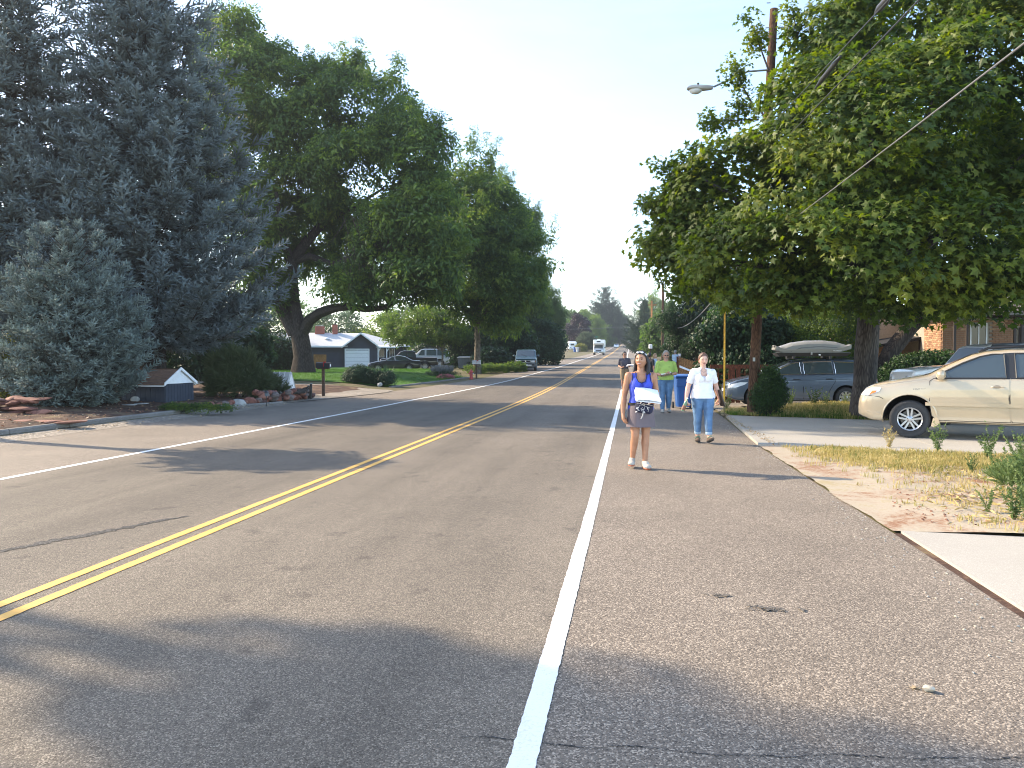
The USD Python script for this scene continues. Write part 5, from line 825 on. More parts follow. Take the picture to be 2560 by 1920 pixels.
# fences on the right
LF = thing('lattice_fence', 'red-brown garden fence with square lattice windows behind the yellow pole', 'fence', (2.72, 27.5, .08))
part(LF, 'rail', box((0, -.04, 1.16), (2.7, .05, 1.29)), 'red_stain'); part(LF, 'rail', box((0, -.03, .12), (2.7, .04, .22)), 'red_stain')
for x in (0, .62, .86, 1.46, 1.72, 2.3, 2.56): part(LF, 'board', cbox((x, -.03, 0), (x+(.10 if x in (0,) else .2 if x in (.62, 1.46, 2.3) else .14), .03, 1.16), .004), 'red_stain')
for x0, x1 in ((.1, .62), (1.0, 1.46), (1.86, 2.3)):
    for k in range(1, 3): part(LF, 'lattice_bar', box((x0+(x1-x0)*k/3-.014, -.012, .22), (x0+(x1-x0)*k/3+.014, .012, 1.16)), 'red_stain')
    for k in range(1, 5): part(LF, 'lattice_bar', box((x0, -.026, .22+.94*k/5-.014), (x1, -.0125, .22+.94*k/5+.014)), 'red_stain')
CF = thing('cedar_fence', 'bright orange plank fence behind the blue bin', 'fence', (2.72, 44.8, .2), .15)
for k in range(7): part(CF, 'plank', prism([(k*.135, 0), (k*.135+.128, 0), (k*.135+.128, 1.42-k*.035), (k*.135+.1, 1.46-k*.035), (k*.135+.028, 1.46-k*.035), (k*.135, 1.42-k*.035)], -.012, .012), 'cedar')
part(CF, 'post', box((-.1, -.02, 0), (-.01, .09, 1.5)), 'red_stain'); part(CF, 'post', box((.96, -.02, 0), (1.05, .09, 1.4)), 'red_stain'); part(CF, 'rail', box((0, .012, .3), (.95, .06, .4)), 'cedar'); part(CF, 'rail', box((0, .012, 1.0), (.95, .06, 1.1)), 'cedar')
solo('white_board', hull([(2.75, 44.5, 1.1), (2.75, 44.53, 1.22), (3.45, 44.5, .82), (3.45, 44.53, .92), (2.75, 44.5, 1.22), (3.45, 44.53, .82)]), 'white_paint', 'white board leaning across the bottom of the orange plank fence', 'board')
# ---------------------------------------------------------------- poles, lamp, wires
UB = gy(1881, 22); UT = at(1935, 23, 22); U = thing('utility_pole', 'tall weathered wooden utility pole rising through the big maple', 'utility pole', UB); up = UT-UB
pole_at = lambda z: UB+up*(z-UB[2])/(UT[2]-UB[2])
part(U, 'pole', tube([-up*.01, up*.3, up*.7, up], [.142, .132, .115, .105], 16), 'pole_wood'); q = pole_at(11.0)-UB
for z, s in ((11.0, -1), (10.9, 1), (10.35, -1), (10.05, 1), (9.7, -1)):
    q = pole_at(z)-UB; part(U, 'bolt', cyl(q+[s*.1, -.02, 0], q+[s*.2, -.02, 0], .014, 6), 'galvanised')
q = pole_at(10.35)-UB; part(U, 'insulator', cat(cyl(q+[.12, 0, 0], q+[.42, -.05, -.05], .014, 6), *[sphere(q+[.22+.07*k, -.02-.01*k, -.03], (.03, .035, .035), 1) for k in range(4)]), 'galvanised'); part(U, 'tag', box((-.01, -.15, 1.5), (.05, -.13, 1.6)), 'galvanised')
q = pole_at(9.25)-UB; L = at(1782, 219, 21.6)-UB; SL = thing('street_lamp', 'grey cobra-head street lamp on a thin arm left of the maple', 'street lamp', UB)
part(SL, 'arm', tube([q, q*.6+L*.4+[0, 0, .14], q*.25+L*.75+[0, 0, .07], L+[.02, 0, .02]], .027, 8), 'galvanised')
hd = []
for s, zt, zb, w in ((0, .055, -.05, .05), (.12, .075, -.07, .075), (.3, .085, -.07, .13), (.5, .09, -.045, .16), (.62, .07, -.035, .13), (.67, .03, -.02, .07)): hd.append([(L[0]-s, L[1]+w*c, L[2]+(zt if sn > 0 else -zb)*sn) for c, sn in [(math.cos(a), math.sin(a)) for a in np.arange(12)*PI/6]])
v = np.array(hd).reshape(-1, 3); n = 12; f = [[i*n+k, i*n+(k+1) % n, (i+1)*n+(k+1) % n, (i+1)*n+k] for i in range(5) for k in range(n)]
part(SL, 'lamp_head', cat((v, f), (v[:12], [[0, k+1, k, k] for k in range(1, 11)]), (v[-12:], [[0, k, k+1, k+1] for k in range(1, 11)])), 'lamp_housing'); part(SL, 'lens', mv(sphere((0, 0, 0), (.17, .12, .10), 2), L+[-.44, 0, -.05]), 'lamp_lens'); part(SL, 'photocell', cyl(L+[-.38, 0, .08], L+[-.38, 0, .14], .03, 8), 'black_plastic')
b = gy(1811, 21.3); YP = thing('guy_guard', 'slim yellow plastic guard on a wire beside the lattice fence', 'pole', b); h = at(1811, 778, 21.3)[2]-b[2]
part(YP, 'guard', cyl((0, 0, .42), (.0, 0, h), .024, 10), 'yellow_plastic'); part(YP, 'rod', cyl((0, 0, -.05), (0, 0, .45), .010, 6), 'bark_brown')
def cable(p0, p1, sag, n=24):
    t = np.linspace(0, 1, n)[:, None]; return np.asarray(p0)+(np.asarray(p1)-p0)*t-np.array([0, 0, 1.0])*4*sag*t*(1-t)
def wire(name, p0, p1, sag, r, m_, lab): q = cable(np.asarray(p0, float), np.asarray(p1, float), sag); return solo(name, tube(q, r, 6), m_, lab, 'cable', smooth=True), q
def through(p0, q1, over=1.6): p0, q1 = np.asarray(p0), np.asarray(q1); return p0+(q1-p0)*over
P0 = pole_at(4.75); wire('cable', P0+[.1, 0, 0], through(P0, at(2560, 92, 7.5)), .03, .009, 'cable_silver', 'thick silver cable crossing the maple from the right edge')
P0 = pole_at(6.9); e, q = wire('cable', P0, through(P0, at(2293, 0, 9)), .02, .010, 'cable_black', 'thin black cable right of the sleeved one across the maple')
P0 = pole_at(7.7); e, q = wire('cable', P0, through(P0, at(2217, 0, 9)), .02, .008, 'cable_black', 'black cable with two fat sleeves across the top of the maple')
for (px0, py0), (px1, py1), Y0, Y1, lab in (((2222, -6), (2188, 33), 9.1, 9.6, 'fat black sleeve on the cable at the top edge'), ((2101, 141), (2037, 222), 12.0, 14.3, 'fat black sleeve lower down the cable over the maple')):
    a, c = at(px0, py0, Y0), at(px1, py1, Y1); part(e and UsdGeom.Xform.Define(stage, numbered('/World', 'cable_sleeve')).GetPrim(), 'sleeve', tube([a, a*.8+c*.2, a*.3+c*.7, c], [.018, .04, .04, .012], 8), 'cable_black', True)
    setd(stage.GetPrimAtPath('/World/cable_sleeve' + ('' if 'top' in lab else '_001')), label=lab, category='cable sleeve')
FB = gy(1656, 85); FP = thing('utility_pole', 'distant thin brown utility pole right of the far spruce', 'utility pole', FB); ft = at(1658, 709, 85)-FB; part(FP, 'pole', tube([ft*-.02, ft*.5, ft], [.16, .14, .12], 10), 'pole_wood'); part(FP, 'bracket', box((-.12, -.15, 5.6), (.12, -.1, 5.7)), 'galvanised')
for k, (y, z, lab) in enumerate(((782, 5.9, 'upper thin wire from the distant pole into the maple'), (781, 5.5, 'second thin wire from the distant pole into the maple'), (793, 5.0, 'thick sagging wire from the distant pole into the maple'))):
    wire('cable', at(1658, y, 85), pole_at(z), 1.0+.4*k, .012+.012*(k == 2), 'cable_silver', lab)
wire('cable', at(1655, 788, 85), at(1590, 858, 200), 1.0, .02, 'cable_silver', 'thin wire running from the distant pole down towards the far spruce')
OP = gy(1630, 140); FP2 = thing('utility_pole', 'farthest orange-brown pole against the light green tree', 'utility pole', OP); ot = at(1629.5, 752, 140)-OP; part(FP2, 'pole', tube([ot*-.02, ot], [.2, .16], 8), 'cedar'); part(FP2, 'cross_arm', box((-.7, -.06, ot[2]-.8), (.7, .06, ot[2]-.65)), 'cedar')
wire('cable', at(1400, 823, 180), at(1640, 811, 180), .25, .03, 'cable_silver', 'pale wire crossing high over the far road')
# ---------------------------------------------------------------- mailboxes, hydrant, bins, signs, stones
def mailbox(name, lab, b, mbox, L, W, Hh, zp, post, group=None):
    t = thing(name, lab, 'mailbox', b); part(t, 'post', cbox((-.05, -.05, -.2), (.05, .05, zp), .008), post); part(t, 'bracket', cbox((-.25, -.06, zp), (.25, .06, zp+.04), .005), post)
    a = np.linspace(0, PI, 9); prof = [(-W/2, 0)]+[(-W/2*math.cos(x), Hh*.55+Hh*.45*math.sin(x)) for x in a]+[(W/2, 0)]
    bx = part(t, 'box', mv(prism(prof, -L/2, L/2), (0, 0, zp+.04), rz=PI/2), mbox); part(bx, 'door', mv(prism([(p[0]*1.04, p[1]*1.03) for p in prof], -.012, .012), (L/2+.01, 0, zp+.035), rz=PI/2), mbox); part(bx, 'flag', cat(box((.05, -W/2-.015, zp+.1), (.07, -W/2-.005, zp+.3)), box((.05, -W/2-.015, zp+.25), (.15, -W/2-.005, zp+.3))), 'lamp_red')
    return t, bx
b = gy(808, 30.4); t, bx = mailbox('mailbox', 'black mailbox on a brown wooden post beside the dirt drive', b, 'mail_black', .56, .2, .24, 1.12, 'post_wood'); part(bx, 'number_plate', box((.30, -.05, 1.22), (.306, .05, 1.32)), 'white_paint')
b = gy(1191, 50.5); t, bx = mailbox('mailbox', 'pale grey mailbox in front of the pale tree trunk', b, 'box_grey', .5, .26, .26, .88, 'post_wood')
b = gy(1178, 49.5); t = thing('fire_hydrant', 'small red fire hydrant at the corner of the lawn', 'fire hydrant', b)
part(t, 'barrel', lathe([(.0, -.1), (.14, -.1), (.14, .04), (.10, .05), (.095, .42), (.125, .43), (.125, .47), (.09, .5), (.06, .58), (0, .6)], 14), 'hydrant_red'); part(t, 'cap', lathe([(.03, .59), (.03, .65), (0, .65)], 6), 'hydrant_red')
for d in ((1, 0), (-1, 0), (0, -1)): part(t, 'outlet', cyl((d[0]*.08, d[1]*.08, .34), (d[0]*.17, d[1]*.17, .34), .05, 10), 'white_stone' if d == (1, 0) else 'hydrant_red')
def wheelie(name, lab, b, m_, rz=0, s=1.0, group=None):
    t = thing(name, lab, 'bin', b, rz, group); body = []
    for z, w, d0, d1 in ((.06, .40, -.22, .20), (.55, .47, -.26, .28), (.98, .53, -.30, .34)): body.append([(x*s, y*s, z*s) for x, y in ((-w/2+.04, d0), (w/2-.04, d0), (w/2, d0+.04), (w/2, d1-.04), (w/2-.04, d1), (-w/2+.04, d1), (-w/2, d1-.04), (-w/2, d0+.04))])
    part(t, 'body', cat(hull(body[0]+body[1]), hull(body[1]+body[2])), m_, 25); part(t, 'rim', cbox((-.29*s, -.33*s, .955*s), (.29*s, .37*s, 1.0*s), .02), m_); part(t, 'grip_band', cbox((-.255*s, -.292*s, .70*s), (.255*s, -.22*s, .93*s), .02), m_)
    part(t, 'lid', hull([(x*s, y*s, z*s) for x, y, z in ((-.3, -.36, 1.0), (.3, -.36, 1.0), (-.3, .38, 1.0), (.3, .38, 1.0), (-.27, -.33, 1.04), (.27, -.33, 1.04), (-.24, .2, 1.085), (.24, .2, 1.085), (-.28, .36, 1.05), (.28, .36, 1.05))]), m_, 25); part(t, 'handle', cyl((-.24*s, .42*s, .98*s), (.24*s, .42*s, .98*s), .016*s, 8), m_)
    for x in (-.27, .27): part(t, 'wheel', cyl((x*s-.03, .26*s, .1*s), (x*s+.03, .26*s, .1*s), .1*s, 14), 'rubber')
    return t
b = gy(1708, 25.4); t = wheelie('recycling_bin', 'blue wheeled recycling bin behind the woman in the white shirt', b, 'bin_blue', .12); part(t, 'logo', cat(mv(meshkit.text_mesh('R', .1, .003), (.10, -.297, .78), rx=PI/2)), 'white_paint', False)
wheelie('far_bin', 'blue bin beside the white trailer on the far left driveway', gy(1437, 192), 'bin_blue', .3, 1.2); wheelie('far_bin', 'grey bin beside the low yellow-green bush', gy(1443, 191), 'box_grey', .2, 1.2); wheelie('far_bin', 'brown bin against the low yellow-green bush', gy(1448, 191.5), 'clip_brown', .2, 1.15)
b = gy(1166, 68); t = thing('dumpster', 'low grey dumpster with pale lid edge under the pale trunk tree', 'dumpster', b); part(t, 'body', hull([(-.6, -.5, .12), (.6, -.5, .12), (-.6, .5, .12), (.6, .5, .12), (-.68, -.55, 1.0), (.68, -.55, 1.0), (-.68, .55, 1.1), (.68, .55, 1.1)]), 'dumpster_grey'); part(t, 'lid', hull([(-.72, -.6, 1.0), (.72, -.6, 1.0), (-.72, .6, 1.12), (.72, .6, 1.12), (-.72, -.6, 1.05), (.72, -.6, 1.05), (-.72, .6, 1.17), (.72, .6, 1.17)]), 'box_grey')
for x in (-.5, .5): part(t, 'wheel', cyl((x, -.45, .07), (x+.05, -.45, .07), .08, 10), 'rubber')
for k in range(4): part(t, 'rib', box((-.55+k*.36, -.575, .2), (-.5+k*.36, -.52, .98)), 'dumpster_grey')
b = gy(1397, 108); t = thing('small_sign', 'small white sign standing before the dark hedge', 'sign', b); h = at(1397, 880, 108)[2]-b[2]; part(t, 'panel', cbox((-.2, -.02, h-.1), (.2, .02, h+.1), .005), 'white_paint'); part(t, 'post', cyl((0, .03, -.1), (0, .03, h), .025, 6), 'galvanised')
b = gy(1487, 250); t = thing('street_sign', 'green street-name sign on a thin post far down the left side', 'street sign', b); h = at(1487, 842, 250)[2]-b[2]; part(t, 'post', cyl((0, 0, -.1), (0, 0, h+.1), .05, 8), 'galvanised'); part(t, 'blade', cbox((-.8, -.02, h-.2), (.8, .02, h+.24), .005), 'sign_green'); part(t, 'blade', cbox((-.02, -.45, h+.2), (.02, .45, h+.42), .005), 'sign_green')
b = gy(1626, 74); t = thing('white_post_box', 'white box on a post among the bushes above the walking woman', 'mailbox', b); h = at(1621, 868, 74)[2]-b[2]; part(t, 'post', box((-.05, -.05, -.1), (.05, .05, h)), 'post_wood'); part(t, 'box', cbox((-.16, -.25, h-.15), (.16, .25, h+.28), .05), 'white_paint')
# stones and timber of the left bed
SW = thing('flagstone_stack', 'loose stack of red flagstones at the left edge under the spruce', 'stone stack', G(30, 1036)); rr = np.random.default_rng(31)
for k in range(26):
    lay = k//7; x = rr.uniform(-1.6, .75-.12*lay); part(SW, 'stone', mv(rock((rr.uniform(.22, .42), rr.uniform(.18, .3), rr.uniform(.04, .075)), 300+k, 1, .3), (x, rr.uniform(-.25, .35)+.1*lay, .05+.1*lay), rz=rr.random()*3, rx=rr.normal()*.12, ry=rr.normal()*.12), 'sandstone_'+'abca'[k % 4], False)
FS = thing('stepping_stones', 'flat red flagstones set behind the kerb at far left', 'flagstones', G(20, 1056))
for k in range(5): part(FS, 'stone', mv(rock((.38, .26, .04), 340+k, 1, .3), (-.9+k*.62, .05*(k % 2), .03), rz=k), 'sandstone_b', False)
RB = thing('rock_border', 'broken red rocks piled along the kerb before the mailbox', 'rock border', gy(700, 25.4)); c0 = gy(700, 25.4)
for k in range(64):
    t_ = (k % 36)/35 if k < 36 else .45+.55*(k-36)/27; px = 560+226*t_+rr.normal()*4; Y = 22.6+(28.6-22.6)*t_+rr.normal()*.12; p = gy(px, Y)-c0; r0 = rr.uniform(.11, .19)*(1 if k % 3 else 1.3); lift = .12+(.14*rr.random()+.12 if k >= 36 else .05*rr.random())
    part(RB, 'rock', mv(rock((r0, r0*.8, r0*.62), 360+k, 1, .4), p+[-.12-.35*rr.random(), 0, lift], rz=rr.random()*6, rx=rr.normal()*.4), 'sandstone_'+'abadbc'[k % 6], False)
solo('white_rock', mv(rock((.26, .2, .17), 401), gy(617, 23.6)+[-.3, 0, .14]), 'white_stone', 'pale rounded rock lying in front of the juniper', 'rock', smooth=True)
solo('grey_rock', mv(rock((.15, .13, .12), 402), G(338, 1006)+[0, 0, .08]), 'white_stone', 'small grey rock at the foot of the small spruce', 'rock', smooth=True)
for k, (px, py, lab) in enumerate(((322, 1017, 'left flat white slab lying on the mulch'), (355, 1014, 'right flat white slab lying on the mulch'))): solo('white_slab', mv(rock((.26, .16, .025), 410+k, 1), G(px, py)+[0, 0, .06], rz=k), 'white_stone', lab, 'stone', smooth=False)
LG = thing('log_pile', 'short grey split logs lying on the red rocks', 'logs', gy(745, 27.6)+[0, 0, .25])
for k in range(4): part(LG, 'log', tube([(-.3, .1*k-.1, .05+.07*(k % 2)), (.0, .1*k-.1, .06+.07*(k % 2)), (.3, .1*k-.06, .09+.05*k)], [.05, .055, .05], 7), 'bark_grey')
for k, px in enumerate((771, 777)):
    b = gy(px, 28.6); t = thing('short_post', ('left' if k == 0 else 'right')+' one of two short grey stakes behind the red rocks', 'post', b); part(t, 'stake', cbox((-.035, -.035, -.1), (.035, .035, .52+.08*k), .006), 'bark_grey'); part(t, 'cap', cbox((-.04, -.04, .52+.08*k), (.04, .04, .54+.08*k), .004), 'galvanised')
b = gy(665, 24.4); t = thing('garden_lantern', 'small dark garden lantern among the plants beside the juniper', 'lantern', b); part(t, 'stake', cyl((0, 0, -.05), (0, 0, .35), .012, 6), 'mail_black'); part(t, 'lamp', lathe([(0, .34), (.05, .34), (.06, .44), (.0, .46)], 8), 'dumpster_grey'); part(t, 'roof', lathe([(.1, .46), (.02, .53), (0, .53)], 8), 'mail_black')
solo('pebble', mv(rock((.030, .022, .02), 420, 2, .1), G(2320, 1730)+[0, 0, .017], rz=2.6), 'pebble', 'single round tan pebble on the shoulder at lower right', 'pebble', smooth=True)
t = thing('leaf_scrap', 'scrap of dried yellow leaf beside the round pebble', 'leaf', G(2292, 1728)); part(t, 'blade', mv(leaf_maple(.055), (0, 0, .01)), 'dead_leaf', False); part(t, 'stem', cyl((0, 0, .008), (.03, .01, .012), .0012, 4), 'dead_leaf')
# ---------------------------------------------------------------- vehicles: front at local x = 0, looking along -x
class Body:
    def __init__(s, L, P, top, zb, belt, tumble=.2, nose=.22, tail=.2, rtop=.10, sill_in=.03):
        s.L, s.P, s.zb, s.belt, s.tumble, s.nose, s.tail, s.rtop, s.sill_in = L, P, zb, belt, tumble, nose, tail, rtop, sill_in; s.top = np.array(top, float)
        s.zmax = s.top[:, 1].max()
    def half(s, x):
        f = min(1, max(0, x/s.nose)); r = min(1, max(0, (s.L-x)/s.tail)); return s.P*(.80+.20*math.sqrt(1-(1-f)**2))*(.86+.14*math.sqrt(1-(1-r)**2))
    def section(s, x):
        P = s.half(x); zt = float(np.interp(x, s.top[:, 0], s.top[:, 1])); zb = float(np.interp(x, [0, .25, .5, s.L-.4, s.L], [s.zb+.12, s.zb+.02, s.zb, s.zb+.02, s.zb+.14])); bl = min(float(np.interp(x, [q[0] for q in s.belt], [q[1] for q in s.belt])), zt-.06)
        zt = max(zt, zb+.12); bl = max(bl, zb+.05); ys, zs = [0, P*.86, P-s.sill_in, P-.012], [zb, zb, zb+.03, zb+.12]
        for f in (.3, .55, .75, .9, 1.0): ys.append(P*(1-.012*abs(f-.45)/.45-.018*max(0, f-.75)/.25)); zs.append(max(zs[-1]+1e-3, zb+.12+(bl-zb-.12)*f))
        h = zt-bl; w = s.tumble*(h/max(.2, s.zmax-s.belt[len(s.belt)//2][1])); rt = min(s.rtop, h*.85); yb = ys[-1]; ye = yb-w*(h-rt)/max(h, 1e-3)*.9
        for f in (.02, .35, .7, 1.0): ys.append(yb-.008-(yb-ye)*f); zs.append(bl+(h-rt)*f+.004)
        for a in (25, 50, 75): ys.append(ye-rt*1.2*(1-math.cos(math.radians(a)))); zs.append(zt-rt+rt*math.sin(math.radians(a))*.97)
        yy = ys[-1]
        for f in (.66, .33, 0): ys.append(yy*f); zs.append(zt+.018*(1-f*f))
        return np.array(ys), np.array(zs)
    def W(s, x, z): y, q = s.section(x); k = len(y)-3; return float(np.interp(z, q[1:k], y[1:k]))
    def T(s, x, y): a, q = s.section(x); k = 8; return float(np.interp(abs(y), a[k:][::-1], q[k:][::-1]))
    def mesh(s, cuts):
        xs = np.unique(np.concatenate([np.linspace(0, s.L, 46), s.top[:, 0], [.01, .03, .07, .12, .18, s.L-.01, s.L-.04, s.L-.1]])); rings = []
        for x in xs:
            y, z = s.section(x); r = np.concatenate([np.stack([np.full(len(y), x), -y, z], 1), np.stack([np.full(len(y)-2, x), y[-2:0:-1], z[-2:0:-1]], 1)]); rings.append(r)
        n = len(rings[0]); v = np.vstack(rings); f = []
        for i in range(len(xs)-1):
            j = np.arange(n); j2 = (j+1) % n; f.append(np.stack([i*n+j, (i+1)*n+j, (i+1)*n+j2, i*n+j2], 1))
        f = np.vstack(f); f = np.vstack([f[:, [0, 1, 2]], f[:, [0, 2, 3]]]); v = np.vstack([v, rings[0].mean(0), rings[-1].mean(0)]); c0, c1 = len(v)-2, len(v)-1; j = np.arange(n); m = (len(xs)-1)*n
        f = np.vstack([f, np.stack([np.full(n, c0), j, (j+1) % n], 1), np.stack([np.full(n, c1), m+(j+1) % n, m+j], 1)])
        T = trimesh.Trimesh(v, f, process=True); trimesh.repair.fix_normals(T)
        man = m3.Manifold(m3.Mesh(np.asarray(T.vertices, np.float32), np.asarray(T.faces, np.uint32)))
        for (x, z, r) in cuts: man = man-m3.Manifold.cylinder(4, r, r, 40).translate([0, 0, -2]).rotate([90, 0, 0]).translate([x, 0, z])
        q = man.to_mesh(); return np.asarray(q.vert_properties[:, :3]), np.asarray(q.tri_verts)
    def patch(s, poly, off, side=-1, step=.07):
        from shapely.geometry import Polygon
        a = trimesh.creation.triangulate_polygon(Polygon(poly), engine='earcut'); T = trimesh.Trimesh(np.c_[a[0], np.zeros(len(a[0]))], a[1])
        v, f = trimesh.remesh.subdivide_to_size(np.asarray(T.vertices), np.asarray(T.faces), step, 12)
        w = np.array([s.W(x, z)+off for x, z, _ in v]); v3 = np.stack([v[:, 0], side*w, v[:, 1]], 1); return v3, (f if side < 0 else f[:, ::-1])
    def top_patch(s, x0, x1, y0, y1, off, n=8, inset=0):
        X = np.linspace(x0, x1, n); v, f = [], []; k = 9
        for i, x in enumerate(X):
            w0 = y0+(y1-y0)*i/(n-1)
            for yy in np.linspace(-w0, w0, k): v.append((x-off*.7, yy, s.T(x, yy)+off))
        for i in range(n-1):
            for j in range(k-1): a = i*k+j; f.append([a, a+k, a+k+1, a+1])
        return cat((np.array(v), np.array(f)[:, ::-1]))
    def line(s, pts, r, off=0, side=-1): return tube([(x, side*(s.W(x, z)+off), z) for x, z in pts], r, 5)
def wheel(t, x, y, z, r, w, side, spokes=7, steer=0.0, rimf=.62, twin=True, detail=True):
    """side -1: the outer face looks along -y"""
    prof = [(rimf*r, -w/2+.01), (r*.86, -w/2), (r*.965, -w*.42), (r, -w*.3), (r, w*.3), (r*.965, w*.42), (r*.86, w/2), (rimf*r, w/2-.01)]
    place = lambda m: mv(mv(m, rx=PI/2 if side < 0 else -PI/2), (x, y, z), rz=steer)
    ri = rimf*r; rim = [lathe([(ri, w/2-.005), (ri*.985, w/2+.004), (ri*.90, w/2-.012), (ri*.89, -w/2+.02)], 30)]
    for k in range(spokes):
        for d in ((-.11, .11) if twin else (0,)):
            a = 2*PI*k/spokes+PI/2; ww = .016*r/.36*(1 if twin else 2.1); p0 = np.array([ri*.2, d*ri*.9, 0]); p1 = np.array([ri*.93, d*ri*1.75, 0]); q = []
            for p, zz in ((p0, w/2-.02), (p1, w/2-.012)): q += [(p[0], p[1]-ww, zz), (p[0], p[1]+ww, zz), (p[0], p[1]-ww*1.3, zz-.03), (p[0], p[1]+ww*1.3, zz-.03)]
            rim.append(mv(hull(q), rz=a))
    rim.append(lathe([(0, w/2-.005), (ri*.16, w/2-.008), (ri*.27, w/2-.02), (ri*.27, w/2-.06), (0, w/2-.06)], 18))
    wp = part(t, 'wheel', place(cat(*rim)), 'alloy', 25); part(wp, 'tyre', place(lathe(prof, 36)), 'rubber', 40)
    if detail:
        part(wp, 'brake_disc', place(lathe([(0, 0), (ri*.72, 0), (ri*.72, -.02), (0, -.02)], 20)), 'brake_steel')
        for k in range(5): a = 2*PI*k/5+PI/2; part(wp, 'lug_nut', place(cyl((ri*.21*math.cos(a), ri*.21*math.sin(a), w/2-.02), (ri*.21*math.cos(a), ri*.21*math.sin(a), w/2+.004), .009, 6)), 'black_plastic', False)
    part(wp, 'hub_back', place(lathe([(0, -w*.3), (ri*.9, -w*.3)], 18)), 'void_black')
def make_car(name, label, loc, rz, paint, B, wb, foh, wr, windows=(), doors=(), category='car', cladding=None, spokes=7, twin=True, glass_top=None, rear_glass=None, detail=True, both=True, steer=0.0, arch=1.32, belt_line=None, frame_mat='black_plastic', group=None):
    t = thing(name, label, category, loc, rz, group); wx = (foh, foh+wb)
    part(t, 'body', B.mesh([(x, wr, wr*arch) for x in wx]), paint, 28)
    for x in wx:                                                          # dark wheel wells
        v, f = tube([(x, -B.P*.97, wr), (x, B.P*.97, wr)], wr*arch*.99, 28, False); k = v[:, 2] > B.zb-.02; f = f[k[f].all(1)]
        part(t, 'wheel_well', cat((v, f), box((x-wr*1.2, -.3, B.zb), (x+wr*1.2, .3, wr*2.2))), 'void_black', 40)
    for x in wx:
        for sd in (-1, 1): wheel(t, x, sd*(B.P-.115), wr, wr, .22, sd, spokes, steer if x == wx[0] else 0, twin=twin, detail=detail and sd < 0)
    for sd in ((-1, 1) if both else (-1,)):
        for k, (poly, fr) in enumerate(windows):
            w = part(t, 'side_window', B.patch(poly, .006, sd), 'car_glass', 40)
            if fr: pp = list(poly)+[poly[0]]; part(w, 'trim', B.line([(x, z) for x, z in pp], fr, .006, sd), frame_mat)
        for poly, hx, hz in doors:
            from shapely.geometry import Polygon
            d = part(t, 'door', B.patch(list(Polygon(poly).buffer(-.006).exterior.coords)[:-1], .0045, sd), paint, 40)
            pp = list(poly)+[poly[0]]; part(d, 'gap', B.line(pp, .0065, .0005, sd), 'void_black')
            y = sd*(B.W(hx, hz)+.03); part(d, 'handle', cat(tube([(hx-.1, y+sd*-.028, hz), (hx-.08, y, hz+.004), (hx+.07, y, hz+.006), (hx+.1, y+sd*-.028, hz)], .012, 6)), paint if detail else 'black_plastic')
            if detail: part(d, 'handle_cup', mv(sphere((0, 0, 0), (.07, .004, .032), 2), (hx-.01, sd*(B.W(hx, hz)+.004), hz)), 'dark_wood', True)
    if glass_top: part(t, 'windshield', B.top_patch(*glass_top, .006), 'car_glass', 40)
    if rear_glass: part(t, 'rear_window', B.top_patch(*rear_glass, .006), 'car_glass', 40)
    if belt_line: part(t, 'body_moulding', cat(*[B.patch(belt_line, .014, sd) for sd in (-1, 1)]), paint, 40)
    if cladding:
        for poly in cladding[1]: part(t, 'cladding', cat(*[B.patch(poly, .012, sd) for sd in (-1, 1)]), cladding[0], 40)
    return t
def mirror(t, B, x, z, sd, paint, s=1.0):
    y = sd*(B.W(x, z)); m = part(t, 'mirror', mv(sphere((0, 0, 0), (.075*s, .10*s, .085*s), 3), (x, y+sd*.13*s, z+.05)), paint, True); part(m, 'arm', cyl((x, y, z-.01), (x, y+sd*.1*s, z+.02), .025*s, 8), 'black_plastic'); part(m, 'mirror_glass', box((x+.072*s, y+sd*.06*s, z), (x+.077*s, y+sd*.2*s, z+.1*s)), 'chrome')
# the champagne off-roader on the driveway
SB = Body(4.71, .9125, [(0, .62), (.02, .74), (.06, .84), (.14, .95), (.26, 1.01), (.5, 1.075), (.85, 1.14), (1.12, 1.19), (1.24, 1.225), (1.6, 1.43), (1.95, 1.60), (2.2, 1.665), (2.6, 1.70), (3.3, 1.715), (4.1, 1.69), (4.42, 1.60), (4.58, 1.22), (4.66, 1.0), (4.71, .7)], .30, [(0, .74), (.3, .93), (1.2, 1.10), (2.5, 1.135), (4.2, 1.16), (4.71, .9)], .20, .34, .22, .11)
SRZ = math.radians(-23); _w = G(2272, 1101); _o = np.array([_w[0], _w[1]])-Rot.from_euler('z', SRZ).as_matrix()[:2, :2] @ np.array([.93, -.905])
S = make_car('champagne_car', 'champagne-coloured sport utility car parked nose to the road on the right driveway', (_o[0], _o[1], .046), SRZ, 'paint_champagne', SB, 2.715, .93, .362,
    [([(1.37, 1.15), (2.50, 1.165), (2.46, 1.605), (2.28, 1.60), (2.08, 1.555), (1.80, 1.435), (1.52, 1.28)], .016), ([(2.66, 1.17), (3.5, 1.18), (3.42, 1.62), (2.62, 1.615)], .016), ([(3.62, 1.19), (4.3, 1.21), (4.12, 1.58), (3.56, 1.615)], .016)],
    [([(1.31, .44), (1.27, .70), (1.27, 1.10), (1.33, 1.145), (2.555, 1.155), (2.545, .80), (2.58, .36), (1.40, .355)], 2.37, 1.0), ([(2.60, .36), (2.56, .80), (2.575, 1.155), (3.6, 1.17), (3.62, .95), (3.42, .66), (3.20, .36)], 3.38, 1.02)],
    glass_top=(1.30, 2.04, .70, .56), steer=math.radians(6), spokes=5, twin=True, arch=1.30, belt_line=[(1.20, .63), (3.2, .63), (3.2, .695), (1.20, .695)], category='car')
